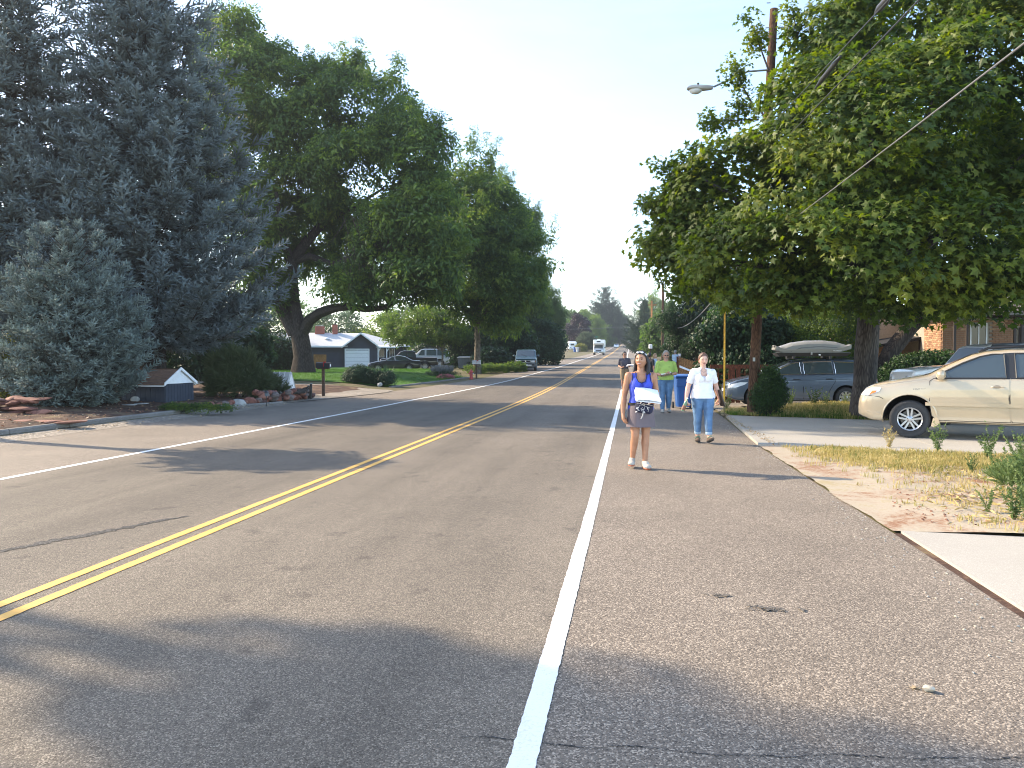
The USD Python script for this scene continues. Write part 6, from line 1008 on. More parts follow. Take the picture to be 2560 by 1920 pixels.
part(S, 'window_pillar', SB.patch([(2.49, 1.155), (2.68, 1.16), (2.64, 1.63), (2.44, 1.62)], .005), 'black_plastic', 40); [part(S, 'sill', SB.patch([(1.34, .305), (3.2, .305), (3.2, .35), (1.38, .35)], .016, sd), 'paint_champagne', 40) for sd in (-1, 1)]
for sd in (-1, 1):
    h = part(S, 'headlight', SB.patch([(.055, .80), (.20, .80), (.40, .885), (.43, .955), (.30, .965), (.13, .90)], .006, sd, .04), 'lamp_clear', 40); part(h, 'indicator', SB.patch([(.22, .815), (.33, .862), (.36, .90), (.27, .90)], .010, sd, .04), 'lamp_amber', 40)
    a = np.linspace(math.radians(-8), math.radians(188), 22); part(S, 'wheel_arch_trim', SB.line([(.93+.478*math.cos(q), .362+.478*math.sin(q)) for q in a], .016, -.004, sd), 'paint_champagne')
    part(S, 'mud_flap', hull([(1.37, sd*.90, .56), (1.45, sd*.91, .30), (1.36, sd*.90, .22), (1.30, sd*.88, .24), (1.37, sd*.80, .56), (1.45, sd*.80, .30), (1.36, sd*.78, .22), (1.30, sd*.78, .24)]), 'paint_champagne')
    mirror(S, SB, 1.46, 1.17, sd, 'paint_champagne', 1.12)
    part(S, 'roof_rail', tube([(2.05, sd*.60, 1.655), (2.2, sd*.615, 1.72), (2.8, sd*.62, 1.765), (3.7, sd*.62, 1.76), (4.1, sd*.61, 1.70)], .02, 8), 'black_plastic')
part(S, 'bumper_seam', cat(*[SB.line([(.02, .775), (.12, .785), (.24, .80), (.40, .78), (.47, .745)], .006, .001, sd) for sd in (-1, 1)]), 'void_black'); part(S, 'hood_gap', cat(*[tube([(x, sd*(SB.W(x, z)-.004), z) for x, z in ((.30, .985), (.55, 1.03), (.9, 1.085), (1.22, 1.125))], .005, 5) for sd in (-1, 1)]), 'void_black')
part(S, 'grille', cbox((-.012, -.42, .68), (.03, .42, .84), .02), 'void_black'); part(S, 'bumper_lip', cat(*[SB.line([(.06, .50), (.2, .49), (.42, .47)], .008, .0, sd) for sd in (-1, 1)]), 'paint_champagne')
tm = meshkit.text_mesh('LIMITED', .030, .004); part(S, 'badge', mv(tm, (.985, -(SB.W(1.05, .98)+.004), .925), rx=PI/2, s=(1.3, 1, 1)), 'chrome', False)
part(S, 'cowl', SB.top_patch(1.14, 1.3, .72, .72, .004), 'black_plastic', 40)
# grey wagon with a roof box
WB = Body(4.40, .89, [(0, .50), (.03, .66), (.10, .74), (.3, .82), (.7, .92), (1.0, .975), (1.12, 1.0), (1.5, 1.2), (1.92, 1.385), (2.3, 1.455), (2.9, 1.475), (3.6, 1.46), (4.05, 1.40), (4.22, 1.27), (4.33, 1.0), (4.40, .66)], .20, [(0, .62), (.3, .76), (1.1, .93), (2.5, .975), (4.2, 1.0), (4.40, .8)], .21, .42, .3, .1)
wl = at(1813, 985, 24.7); wy = 24.7
W = make_car('grey_wagon', 'slate grey station wagon parked behind the utility pole', (wl[0]+.05, wy+.89, float(zland(wl[0]+2, wy))+.02), 0, 'paint_slate', WB, 2.58, .88, .316,
    [([(1.28, 1.0), (2.18, 1.02), (2.14, 1.37), (1.95, 1.345), (1.62, 1.2)], .009), ([(2.27, 1.02), (3.1, 1.035), (3.06, 1.395), (2.24, 1.38)], .009), ([(3.17, 1.04), (3.98, 1.06), (4.10, 1.14), (3.95, 1.30), (3.7, 1.37), (3.13, 1.39)], .009)],
    [([(1.20, .34), (1.2, .93), (1.27, .985), (2.22, 1.0), (2.23, .6), (2.24, .27), (1.3, .27)], 2.04, .85), ([(2.25, .27), (2.24, .6), (2.24, 1.0), (3.14, 1.015), (3.16, .82), (3.0, .55), (2.9, .27)], 2.98, .87)],
    glass_top=(1.18, 1.93, .68, .55), frame_mat='chrome', spokes=9, twin=False, detail=False, arch=1.2)
for sd in (-1, 1):
    h = part(W, 'headlight', WB.patch([(.03, .60), (.25, .60), (.52, .69), (.62, .765), (.40, .765), (.14, .70)], .006, sd, .05), 'lamp_clear', 40)
    part(W, 'tail_light', WB.patch([(4.2, .82), (4.36, .80), (4.34, .96), (4.25, 1.0)], .006, sd), 'lamp_red', 40); mirror(W, WB, 1.34, 1.0, sd, 'paint_slate', .95)
    part(W, 'roof_rail', tube([(2.0, sd*.56, 1.44), (2.15, sd*.57, 1.49), (3.7, sd*.57, 1.50), (3.9, sd*.56, 1.44)], .016, 6), 'black_plastic')
part(W, 'grille', hull([(-.006, -.5, .56), (-.006, .5, .56), (.01, -.52, .64), (.01, .52, .64), (.04, -.5, .56), (.04, .5, .64)]), 'void_black'); part(W, 'lower_intake', cbox((-.008, -.55, .34), (.05, .55, .46), .02), 'void_black'); part(W, 'plate_bar', box((-.018, -.26, .47), (-.006, .26, .55)), 'white_paint')
part(W, 'side_strip', cat(*[WB.line([(.95, .78), (2.2, .83), (3.4, .86), (4.2, .87)], .008, .001, sd) for sd in (-1, 1)]), 'paint_slate')
RX = Body(2.2, .38, [(0, .06), (.05, .13), (.2, .22), (.5, .32), (.9, .375), (1.4, .385), (1.8, .34), (2.05, .25), (2.17, .15), (2.2, .08)], 0.0, [(0, .05), (2.2, .05)], .10, .5, .3, .16)
rb0 = np.array([wl[0]+.05+1.42, wy+.42, float(zland(wl[0]+2, wy))+.02+1.535]); RBX = thing('roof_box', 'grey streamlined roof box strapped on the grey wagon', 'roof box', rb0)
part(RBX, 'lid', mv(RX.mesh([]), (0, 0, .10)), 'roofbox_grey', 30); part(RBX, 'base', hull([(.12, -.33, .015), (2.05, -.33, .015), (.12, .33, .015), (2.05, .33, .015), (.02, -.375, .12), (2.19, -.375, .12), (.02, .375, .12), (2.19, .375, .12)]), 'black_plastic')
part(RBX, 'lid_rim', mv(RX.line([(.03, .02), (1.1, .02), (2.17, .02)], .014, 0), (0, 0, .105)), 'roofbox_grey'); part(RBX, 'lock', cbox((1.02, -.395, .06), (1.07, -.36, .15), .01), 'galvanised'); part(RBX, 'clip', cbox((1.25, -.385, .04), (1.31, -.35, .085), .01), 'white_paint')
part(RBX, 'lid_groove', mv(RX.line([(.45, .06), (.75, .17), (1.3, .21), (1.75, .18), (2.05, .08)], .010, .0), (0, 0, .1)), 'grey_plastic'); part(RBX, 'brand_lettering', mv(meshkit.text_mesh('PIONEER', .04, .004), (1.66, -.385, .165), rx=PI/2), 'white_paint', False)
for x in (.5, 1.55): part(RBX, 'cross_bar', cbox((x-.03, -.56, -.06), (x+.03, .56, .01), .01), 'black_plastic')
# white bonnet of an off-road car with black hard top, behind the champagne one
JB = Body(4.0, .86, [(0, .9), (.03, 1.18), (.10, 1.26), (.6, 1.34), (1.25, 1.38), (1.32, 1.4), (1.62, 1.80), (1.75, 1.86), (2.6, 1.88), (3.85, 1.86), (3.95, 1.6), (4.0, .9)], .5, [(0, 1.1), (.3, 1.22), (1.3, 1.28), (3.8, 1.3), (4.0, 1.1)], .09, .1, .1, .05)
jb = at(2279, 950, 19.3); J = make_car('white_off_roader', 'white off-road car with black top, mostly hidden behind the champagne car', (jb[0], 19.3+.86, float(zland(jb[0]+2, 20))+.03), 0, 'paint_white', JB, 2.42, .7, .42,
    [([(1.62, 1.33), (2.3, 1.33), (2.3, 1.79), (1.78, 1.79)], .012), ([(2.45, 1.33), (3.8, 1.33), (3.74, 1.79), (2.45, 1.79)], .012)], [([(1.40, .6), (1.4, 1.24), (2.36, 1.26), (2.36, .6)], 2.22, 1.15)], detail=False, arch=1.2, both=False); part(J, 'windshield', JB.top_patch(1.34, 1.6, .72, .68, .006), 'tinted_screen', 40)
part(J, 'hard_top', cat(JB.top_patch(1.7, 3.9, .80, .80, .01), JB.patch([(2.30, 1.30), (2.45, 1.30), (2.45, 1.84), (2.30, 1.84)], .008), JB.patch([(1.70, 1.80), (3.86, 1.80), (3.86, 1.86), (1.76, 1.86)], .01)), 'black_plastic', 40)
part(J, 'grille', cat(*[box((-.01, -.4+k*.125, .8), (.02, -.34+k*.125, 1.0)) for k in range(7)]), 'void_black')
for sd in (-1, 1): part(J, 'headlight', cyl((-.015, sd*.55, 1.05), (.03, sd*.55, 1.05), .09, 16), 'lamp_clear'); part(J, 'fender', cbox((.25, sd*.62, .93), (1.15, sd*.90, 1.03), .03), 'paint_white')
part(J, 'mirror', mv(sphere((0, 0, 0), (.06, .1, .09), 2), (1.62, -1.0, 1.42)), 'black_plastic', True); part(J, 'hood_latch', box((.35, -.80, 1.22), (.4, -.76, 1.30)), 'black_plastic')
# dark boxy car parked at the left, facing the camera
EB = Body(4.3, .9075, [(0, .62), (.02, .84), (.06, .97), (.16, 1.03), (.6, 1.10), (.95, 1.15), (1.02, 1.18), (1.62, 1.70), (1.8, 1.765), (2.4, 1.79), (4.0, 1.78), (4.2, 1.70), (4.27, 1.2), (4.3, .7)], .26, [(0, .80), (.25, .96), (1.0, 1.10), (2.5, 1.14), (4.1, 1.15), (4.3, .9)], .13, .10, .1, .07)
eb = gy(1314, 64.0); E_ = make_car('boxy_car', 'dark green-grey boxy car parked facing the camera on the left shoulder', (*eb[:2], float(zroad(64))), PI/2-math.radians(-6), 'paint_teal', EB, 2.575, .80, .33,
    [([(1.35, 1.16), (2.3, 1.18), (2.28, 1.66), (1.75, 1.64)], .01), ([(2.4, 1.18), (3.2, 1.18), (3.2, 1.66), (2.38, 1.66)], .01), ([(3.3, 1.18), (4.1, 1.2), (4.0, 1.66), (3.3, 1.66)], .01)], [([(1.25, .4), (1.25, 1.12), (2.35, 1.14), (2.35, .4)], 2.2, 1.0)], glass_top=(1.06, 1.62, .74, .66), detail=False,
    cladding=('grey_plastic', [[(.12, .30), (1.22, .30), (1.22, .86), (.12, .86)], [(2.8, .30), (4.15, .30), (4.15, .86), (2.8, .86)], [(1.22, .28), (2.8, .28), (2.8, .42), (1.22, .42)]]))
part(E_, 'front_bumper', cat(cbox((-.07, -.80, .34), (.03, .80, .62), .04), cbox((-.03, -.84, .62), (.02, .84, .70), .01)), 'grey_plastic'); part(E_, 'grille', cat(cbox((-.035, -.46, .72), (.02, .46, .745), .008), cbox((-.035, -.46, .86), (.02, .46, .885), .008), cbox((-.035, -.46, .74), (.02, -.40, .87), .008), cbox((-.035, .40, .74), (.02, .46, .87), .008)), 'paint_silver'); part(E_, 'grille_mesh', cbox((-.022, -.40, .745), (.015, .40, .86), .005), 'void_black'); part(E_, 'emblem', cbox((-.03, -.05, .77), (-.02, .05, .84), .005), 'chrome')
for sd in (-1, 1):
    h = part(E_, 'headlight', cbox((-.028, sd*.47, .70), (.05, sd*.76, .87), .02), 'lamp_clear'); part(h, 'indicator', cbox((-.02, sd*.762, .71), (.06, sd*.80, .86), .01), 'lamp_amber'); part(E_, 'fog_recess', cbox((-.076, sd*.52, .46), (-.06, sd*.72, .56), .005), 'void_black'); mirror(E_, EB, 1.32, 1.2, sd, 'paint_teal', 1.1)
part(E_, 'lower_intake', cbox((-.075, -.5, .55), (-.06, .5, .61), .005), 'void_black'); part(E_, 'bumper_bar', cbox((-.09, -.48, .40), (-.06, .48, .52), .01), 'paint_silver'); part(E_, 'number_plate', cbox((-.1, -.16, .42), (-.088, .16, .56), .004), 'white_paint'); part(E_, 'wiper', cat(cyl((1.0, -.1, 1.2), (1.2, .4, 1.4), .008, 4)), 'black_plastic')
# vehicles in front of the dark house
LB = Body(4.8, .88, [(0, .5), (.05, .68), (.3, .80), (1.0, .92), (1.5, .98), (2.2, 1.36), (2.6, 1.42), (3.3, 1.38), (4.0, 1.02), (4.7, .95), (4.8, .6)], .2, [(0, .6), (1.4, .9), (3.9, .94), (4.8, .7)], .2, .4, .4, .1)
b = gy(985, 70); b[2] = .45; make_car('dark_sedan', 'low black sedan parked on the lawn side of the dark house', (b[0]-2.4, b[1], b[2]), math.radians(18+180)*0+math.radians(12), 'paint_black', LB, 2.8, .95, .32, [([(1.75, .98), (2.4, .99), (2.4, 1.36), (2.2, 1.34)], .012), ([(2.5, .99), (3.7, 1.0), (3.3, 1.33), (2.5, 1.36)], .012)], [], glass_top=(1.55, 2.2, .66, .54), rear_glass=(3.35, 3.95, .52, .62), detail=False, frame_mat='chrome', both=True)
PB = Body(5.6, .98, [(0, .8), (.05, 1.05), (.3, 1.12), (1.3, 1.2), (1.45, 1.22), (2.0, 1.78), (2.3, 1.86), (3.2, 1.86), (3.42, 1.75), (3.5, 1.22), (5.5, 1.22), (5.6, .8)], .4, [(0, .95), (1.4, 1.14), (3.5, 1.16), (5.6, 1.0)], .16, .2, .1, .07)
b = gy(1000, 74); b[2] = .5; PK = make_car('black_pickup', 'black pickup truck parked behind the black sedan', (b[0]-2.0, b[1], b[2]), math.radians(14), 'paint_black', PB, 3.4, .95, .39, [([(1.75, 1.22), (2.55, 1.22), (2.55, 1.74), (2.08, 1.72)], .014), ([(2.65, 1.22), (3.38, 1.22), (3.32, 1.74), (2.65, 1.74)], .014)], [([(1.6, .6), (1.6, 1.16), (2.6, 1.17), (2.6, .6)], 2.45, 1.05)], glass_top=(1.5, 2.0, .8, .7), detail=False); part(PK, 'tonneau', PB.top_patch(3.55, 5.5, .9, .9, .02), 'grey_plastic', 40)
VB = Body(4.9, .95, [(0, .7), (.05, .98), (.3, 1.08), (1.1, 1.15), (1.3, 1.2), (1.9, 1.78), (2.2, 1.86), (4.5, 1.86), (4.75, 1.75), (4.86, 1.2), (4.9, .7)], .3, [(0, .9), (1.2, 1.12), (4.6, 1.14), (4.9, 1.0)], .14, .2, .12, .07)
b = gy(1060, 79); b[2] = .75; VN = make_car('silver_van', 'pale silver van with tinted windows behind the black pickup', (b[0]-2.3, b[1], b[2]), math.radians(14), 'paint_silver', VB, 2.95, .9, .36, [([(1.65, 1.2), (2.3, 1.2), (2.3, 1.74), (2.0, 1.72)], .012), ([(2.5, 1.2), (3.5, 1.2), (3.5, 1.74), (2.5, 1.74)], .012), ([(3.6, 1.2), (4.65, 1.2), (4.6, 1.74), (3.6, 1.74)], .012)], [], glass_top=(1.35, 1.88, .78, .7), detail=False); part(VN, 'roof_rack', cat(*[tube([(2.2, sd*.6, 1.88), (2.3, sd*.6, 1.95), (4.3, sd*.6, 1.95), (4.4, sd*.6, 1.88)], .025, 6) for sd in (-1, 1)], *[cyl((x, -.6, 1.95), (x, .6, 1.95), .02, 6) for x in (2.5, 3.3, 4.1)]), 'black_plastic')
# camper coming down the far lane
Yr = 150.; rb = at(1496, 880, Yr); RV = thing('camper', 'cream camper with a cab-over bunk driving towards the camera', 'camper', (rb[0], Yr, float(zroad(Yr))), PI/2)
CB = Body(2.6, .98, [(0, .75), (.03, 1.0), (.12, 1.12), (.6, 1.2), (.9, 1.28), (1.35, 1.9), (1.5, 1.98), (2.6, 2.0)], .38, [(0, .9), (.8, 1.2), (2.6, 1.22)], .12, .2, .05, .07)
part(RV, 'cab', CB.mesh([(.75, .39, .48)]), 'paint_silver', 28); part(RV, 'windshield', CB.top_patch(.93, 1.33, .82, .74, .008), 'car_glass', 40); part(RV, 'coach_body', cbox((2.3, -1.12, .5), (6.8, 1.12, 2.95), .06), 'rv_cream'); part(RV, 'cab_over_bunk', hull([(.95, -1.0, 2.05), (.95, 1.0, 2.05), (.75, -1.0, 2.3), (.75, 1.0, 2.3), (1.1, -1.05, 2.95), (1.1, 1.05, 2.95), (2.4, -1.12, 2.0), (2.4, 1.12, 2.0), (2.4, -1.12, 2.97), (2.4, 1.12, 2.97)]), 'rv_cream'); part(RV, 'bunk_window', box((.84, -.35, 2.42), (.97, .35, 2.68)), 'window_glass')
part(RV, 'roof_vent', cbox((1.6, -.3, 2.97), (2.2, .3, 3.1), .03), 'white_paint'); part(RV, 'front_bumper', cbox((-.1, -.95, .42), (.05, .95, .62), .03), 'chrome'); part(RV, 'grille', cbox((-.02, -.5, .72), (.02, .5, .95), .01), 'void_black'); part(RV, 'stripe', box((.74, -.9, 2.2), (.8, .9, 2.26)), 'box_grey'); part(RV, 'number_plate', box((-.12, -.15, .46), (-.1, .15, .58)), 'white_paint')
for sd in (-1, 1):
    part(RV, 'headlight', cbox((-.025, sd*.58, .74), (.03, sd*.86, .92), .02), 'lamp_clear'); part(RV, 'mirror', cbox((.95, sd*1.08, 1.3), (1.05, sd*1.3, 1.6), .02), 'black_plastic'); part(RV, 'side_window', CB.patch([(1.15, 1.26), (1.9, 1.26), (1.9, 1.8), (1.5, 1.8)], .006, sd), 'car_glass', 40)
    for x in (.75, 5.0): wheel(RV, x, sd*.88, .38, .38, .24, sd, 6, detail=False)
b = gy(1431, 205); TR = thing('white_trailer', 'white travel trailer half hidden behind the far left trees', 'trailer', b, PI/2+.15); part(TR, 'body', cbox((0, -1.2, .5), (6, 1.2, 2.7), .35), 'paint_white'); part(TR, 'front_window', box((-.01, -.5, 1.6), (.05, .5, 2.1)), 'window_glass'); part(TR, 'tongue', hull([(0, -.5, .5), (0, .5, .5), (-1.2, 0, .5), (0, 0, .6)]), 'black_plastic')
for sd in (-1, 1): wheel(TR, 3.2, sd*1.05, .34, .34, .2, sd, 6, detail=False)
# small cars in the distance
FB_ = Body(4.4, .88, [(0, .55), (.04, .74), (.3, .84), (1.0, .96), (1.15, 1.0), (1.9, 1.42), (2.4, 1.5), (3.5, 1.48), (4.1, 1.3), (4.35, .95), (4.4, .6)], .2, [(0, .66), (1.1, .93), (4.2, .98), (4.4, .8)], .2, .35, .3, .1)
for (px, Y, rz, paint, lab) in ((1595, 250, PI/2, 'paint_red', 'red car parked far down the right side of the road'), (1585, 330, PI/2, 'paint_dark', 'dark car beyond the red one on the right'), (1494, 300, PI/2+.35, 'paint_silver', 'silver car by the street-name sign on the far left'), (1540, 290, PI/2, 'paint_white', 'pale car far off in the left lane before the horizon'), (1562, 420, PI/2, 'paint_dark', 'tiny dark car near the top of the road'), (1573, 470, -PI/2, 'paint_white', 'tiny white car at the very end of the road')):
    b = gy(px, Y); make_car('distant_car', lab, (b[0], Y, float(zroad(Y))), rz, paint, FB_, 2.6, .85, .32, [([(1.4, 1.0), (2.3, 1.02), (2.3, 1.4), (1.95, 1.36)], 0), ([(2.4, 1.02), (3.9, 1.04), (3.6, 1.38), (2.4, 1.4)], 0)], [], glass_top=(1.2, 1.9, .68, .56), rear_glass=(3.6, 4.1, .56, .62), detail=False)
# ---------------------------------------------------------------- people: local frame looks along -y, the person's left hand is at +x
def ball(c, r): 
    s = m3.Manifold.sphere(1.0, 16).scale([r, r, r] if np.isscalar(r) else list(map(float, r))); return s.translate(list(map(float, c)))
def bone(*cr): return m3.Manifold.batch_hull([ball(c, r) for c, r in cr])
def smooth_m(man, edge=.012, it=10, lam=.5):
    q = man.refine_to_length(edge).to_mesh(); T = trimesh.Trimesh(np.asarray(q.vert_properties[:, :3], float), np.asarray(q.tri_verts), process=True)
    trimesh.smoothing.filter_taubin(T, lamb=lam, nu=lam+.03, iterations=it); return T
def manif(T): return m3.Manifold(m3.Mesh(np.asarray(T.vertices, np.float32), np.asarray(T.faces, np.uint32)))
def boxm(lo, hi): lo, hi = np.asarray(lo, float), np.asarray(hi, float); return m3.Manifold.cube(list(map(float, hi-lo))).translate(list(map(float, lo)))
def head_mesh(c, h, yaw_=0, pitch_=0, jaw=1.0, nose=1.0, smile=0.0):
    """face looks along -y before turning; h is the height from chin to crown"""
    s = trimesh.creation.icosphere(4, 1.0); v = np.asarray(s.vertices).copy(); x, y, z = v.T
    r = np.array([.335, .41, .5])*h; p = v*r
    low = np.clip(-z, 0, 1); p[:, 0] *= 1-.32*low**1.4*(.6+.4*(y < 0)); p[:, 1] = np.where(y < 0, p[:, 1]*(1-.10*low), p[:, 1]*(1-.30*low)); p[:, 2] *= np.where(z < 0, 1.0, 1.0)
    def bump(cx, cz, sx, sz, amt):
        g = np.exp(-((p[:, 0]/h-cx)/sx)**2-((p[:, 2]/h-cz)/sz)**2)*(y < 0); p[:, 1] -= amt*h*g
    for sgn in (-1, 1): bump(sgn*.135, .02, .085, .055, -.045); bump(sgn*.19, -.13, .10, .09, .022)      # sockets, cheeks
    bump(0, .085, .24, .04, .014); bump(0, -.03, .035, .09, .05*nose); bump(0, -.105, .058, .045, .085*nose)   # brow, nose
    bump(0, -.235, .10, .028, .022); bump(0, -.29, .10, .022, .018); bump(0, -.40, .10, .07, .035*jaw); bump(0, -.265, .12, .012, -.012)
    ears = []
    T = trimesh.Trimesh(p, s.faces, process=False); man = manif(T)
    for sgn in (-1, 1): man = man+ball((sgn*.325*h, .05*h, -.06*h), (.035*h, .085*h, .13*h))
    man = man.rotate([math.degrees(-pitch_), 0, math.degrees(yaw_)]); return man.translate(list(map(float, c)))
def hand(wrist, d, palm_n, size, curl=.5, thumb_side=1, grip=0.0):
    """palm plus five unequal bent fingers. d: wrist to knuckles, palm_n: out of the palm"""
    d = np.asarray(d, float)/np.linalg.norm(d); n = np.asarray(palm_n, float); n = n-d*(n@d); n /= np.linalg.norm(n); s = np.cross(d, n)*thumb_side; w = np.asarray(wrist, float); S = size
    P = lambda a, b, c: w+d*a*S+s*b*S+n*c*S
    out = [bone((P(.02, 0, 0), .15*S), (P(.46, .20, 0), .105*S), (P(.46, -.19, 0), .10*S), (P(.12, .14, 0), .115*S))]
    for k, (b, L, rr) in enumerate(((.23, .44, .072), (.08, .50, .074), (-.07, .46, .070), (-.21, .36, .062))):
        a1, a2, a3 = curl*.7, curl*1.5, curl*2.2; q0 = P(.47, b, 0); u = lambda a: d*math.cos(a)+n*math.sin(a)
        q1 = q0+u(a1)*L*.48*S; q2 = q1+u(a2)*L*.30*S; q3 = q2+u(a3)*L*.22*S
        out += [bone((q0, rr*S*1.05), (q1, rr*S)), bone((q1, rr*S), (q2, rr*S*.92)), bone((q2, rr*S*.92), (q3, rr*S*.8))]
    t0 = P(.14, .17, .03); t1 = P(.32, .34, .10+.1*curl); t2 = P(.48, .38-.12*curl, .16+.2*curl); t3 = P(.58, .36-.2*curl, .2+.25*curl)
    out += [bone((t0, .10*S), (t1, .085*S)), bone((t1, .085*S), (t2, .075*S)), bone((t2, .075*S), (t3, .062*S))]
    m = out[0]
    for o in out[1:]: m = m+o
    return m
class Person:
    """J: joint positions in metres for a body of the given height; g: girth; limbs as dictionaries of joints per side ('R' is the person's right, at -x)"""
    def __init__(s, name_label, loc, rz, H, skin_, g=1.0, female=True, pose=None, belly=0.0, chest=0.0, head_yaw=0, head_pitch=0, lean=0.0, group=None):
        s.t = thing('person', name_label, 'person', loc, rz, group); s.H, s.g, s.skin, s.f = H, g, skin_, female; k = H; s.k = k
        sh, hp = (.105 if female else .118)*k, (.052 if female else .05)*k
        J = dict(head=(0, -.014*k-lean*.9, .928*k), neck=(0, -.005*k-lean*.8, .83*k), chest=(0, -.0*k-lean*.55, .73*k), waist=(0, .0-lean*.25, .61*k), pelvis=(0, .005*k, .53*k))
        for sd, sx in (('R', -1), ('L', 1)):
            J['sh'+sd] = (sx*sh, .005*k-lean*.7, .796*k); J['el'+sd] = (sx*(sh+.035*k), .02*k-lean*.5, .62*k); J['wr'+sd] = (sx*(sh+.045*k), -.015*k-lean*.4, .475*k)
            J['hip'+sd] = (sx*hp, .0, .515*k); J['kn'+sd] = (sx*hp*1.02, -.012*k, .28*k); J['an'+sd] = (sx*hp*.95, .012*k, .045*k); J['toe'+sd] = (sx*hp*1.25, -.09*k, .015*k)
            J['hd'+sd] = None
        for a, b in (pose or {}).items(): J[a] = tuple(np.asarray(b, float)) if b is not None else None
        s.J = {a: (np.array(b) if b is not None else None) for a, b in J.items()}; s.belly, s.chestx = belly, chest; s.hy, s.hp = head_yaw, head_pitch
    def torso(s, e=0.0, shoulders=True):
        J, k, g = s.J, s.k, s.g; P = J['pelvis']; W = J['waist']; C = J['chest']; f = s.f
        two = lambda c, dx, r: [(c+[-dx, 0, 0], r), (c+[dx, 0, 0], r)]
        lo = two(P-[0, 0, .008*k], (.047 if f else .043)*k*g, ((.060 if f else .056)*k*g+e)); mid = two(W, (.032 if f else .040)*k*g, (.050 if f else .054)*k*g+e); up = two(C, (.042 if f else .052)*k*(.6+.4*g), (.052 if f else .056)*k*(.6+.4*g)+e); nk = [(J['neck']-[0, 0, .016*k], (.034 if f else .040)*k+e*.6)]
        m = bone(*lo, *mid)+bone(*mid, *up)
        sr = .026*k*(.7+.3*g)+e*.8
        m = m+(bone(*up, (J['shR'], sr), (J['shL'], sr), *[(J['neck']-[0, 0, .035*k], .034*k+e*.6)])+bone((J['shR'], sr), *nk)+bone((J['shL'], sr), *nk) if shoulders else bone(*up, *nk))
        if s.f:
            for sx in (-1, 1): m = m+bone((C+[sx*.041*k, -.040*k*g, -.006*k], .037*k*(.6+.4*g)+e), (C+[sx*.04*k, -.01*k, .03*k], .04*k+e))
        if s.belly: m = m+bone((W+[0, -.035*k*g, -.01*k], np.array([.075, .06, .075])*k*g*s.belly+e), (P+[0, -.01*k, .01*k], .06*k*g+e))
        return m
    def leg(s, sd, e=0.0, ek=None):
        J, k, g = s.J, s.k, s.g; h, n, a = J['hip'+sd], J['kn'+sd], J['an'+sd]; ek = e if ek is None else ek; gg = (.55+.45*g); calf = n+(a-n)*.30+np.array([0, .012*k, 0])
        return bone((h, .056*k*g+e), (h+(n-h)*.45, .047*k*gg+e), (n, .033*k*gg+e))+bone((n, .033*k*gg+e), (calf, .034*k*gg+ek), (n+(a-n)*.62, .026*k*gg+ek))+bone((n+(a-n)*.62, .026*k*gg+ek), (a, .021*k+ek))
    def arm(s, sd, e=0.0):
        J, k, g = s.J, s.k, s.g; a, b, c = J['sh'+sd], J['el'+sd], J['wr'+sd]; gg = .55+.45*g
        return bone((a, .034*k*gg+e), (a+(b-a)*.45, .029*k*gg+e), (b, .024*k*gg+e))+bone((b, .024*k*gg+e), (b+(c-b)*.3, .026*k*gg+e), (c, .0165*k+e))
    def foot(s, sd, e=0.0):
        J, k = s.J, s.k; a, t = J['an'+sd], J['toe'+sd]; heel = a+np.array([0, .022*k, -.024*k]); d = t-heel
        return bone((a, .022*k+e), (heel, .020*k+e), (heel+d*.55+[0, 0, .012*k], .022*k+e))+bone((heel, .020*k+e), (heel+d*.55, .023*k+e), (t-d*.12, np.array([.028, .03, .015])*k+e))
    def build(s, hand_pose, feet=True, nose=1.0):
        J, k = s.J, s.k; m = s.torso()
        for sd in 'RL':
            m = m+s.leg(sd)+s.arm(sd)
            if feet: m = m+s.foot(sd)
        hh = .136*k if s.f else .136*k; s.hh = hh; m = m+bone((J['neck']-[0, 0, .03*k], .034*k if s.f else .04*k), (J['head']-[0, -.012*k, .035*k], .030*k if s.f else .036*k))
        T = manif(smooth_m(m, .016, 8)); T = T+head_mesh(J['head'], hh*1.02, s.hy, s.hp, nose=nose)
        for sd in 'RL':
            d, n, curl = hand_pose.get(sd, ((0, -.25, -1), (1 if sd == 'R' else -1, .2, 0), .45)); T = T+hand(J['wr'+sd], d, n, .105*k, curl, (1 if sd == 'L' else -1)*(1 if n[1] >= -.5 else 1))
        q = T.to_mesh(); part(s.t, 'body', (np.asarray(q.vert_properties[:, :3]), np.asarray(q.tri_verts)), s.skin, 50); return s
    def face(s, p):
        R = Rot.from_euler('zx', [s.hy, 0]).as_matrix() @ Rot.from_euler('x', -s.hp).as_matrix(); return s.J['head']+R @ (np.asarray(p, float)*s.hh)
    def features(s, glasses=None, brow='hair_dark', smile=True):
        f = s.face
        for sx in (-1, 1):
            if glasses != 'worn': part(s.t, 'eye', sphere(f((sx*.135, -.345, .02)), .036*s.hh, 1), 'eye_dark', True)
            part(s.t, 'eyebrow', tube([f((sx*.06, -.395, .095)), f((sx*.14, -.40, .115)), f((sx*.22, -.34, .095))], .016*s.hh, 5), brow, True)
        if smile: part(s.t, 'teeth', tube([f((-.08, -.385, -.258)), f((0, -.425, -.272)), f((.08, -.385, -.258))], .014*s.hh, 5), 'teeth', True)
        part(s.t, 'lips', cat(tube([f((-.115, -.36, -.243)), f((0, -.425, -.245)), f((.115, -.36, -.243))], .014*s.hh, 5), tube([f((-.11, -.36, -.255)), f((0, -.42, -.297)), f((.11, -.36, -.255))], .017*s.hh, 5)), 'lip', True)
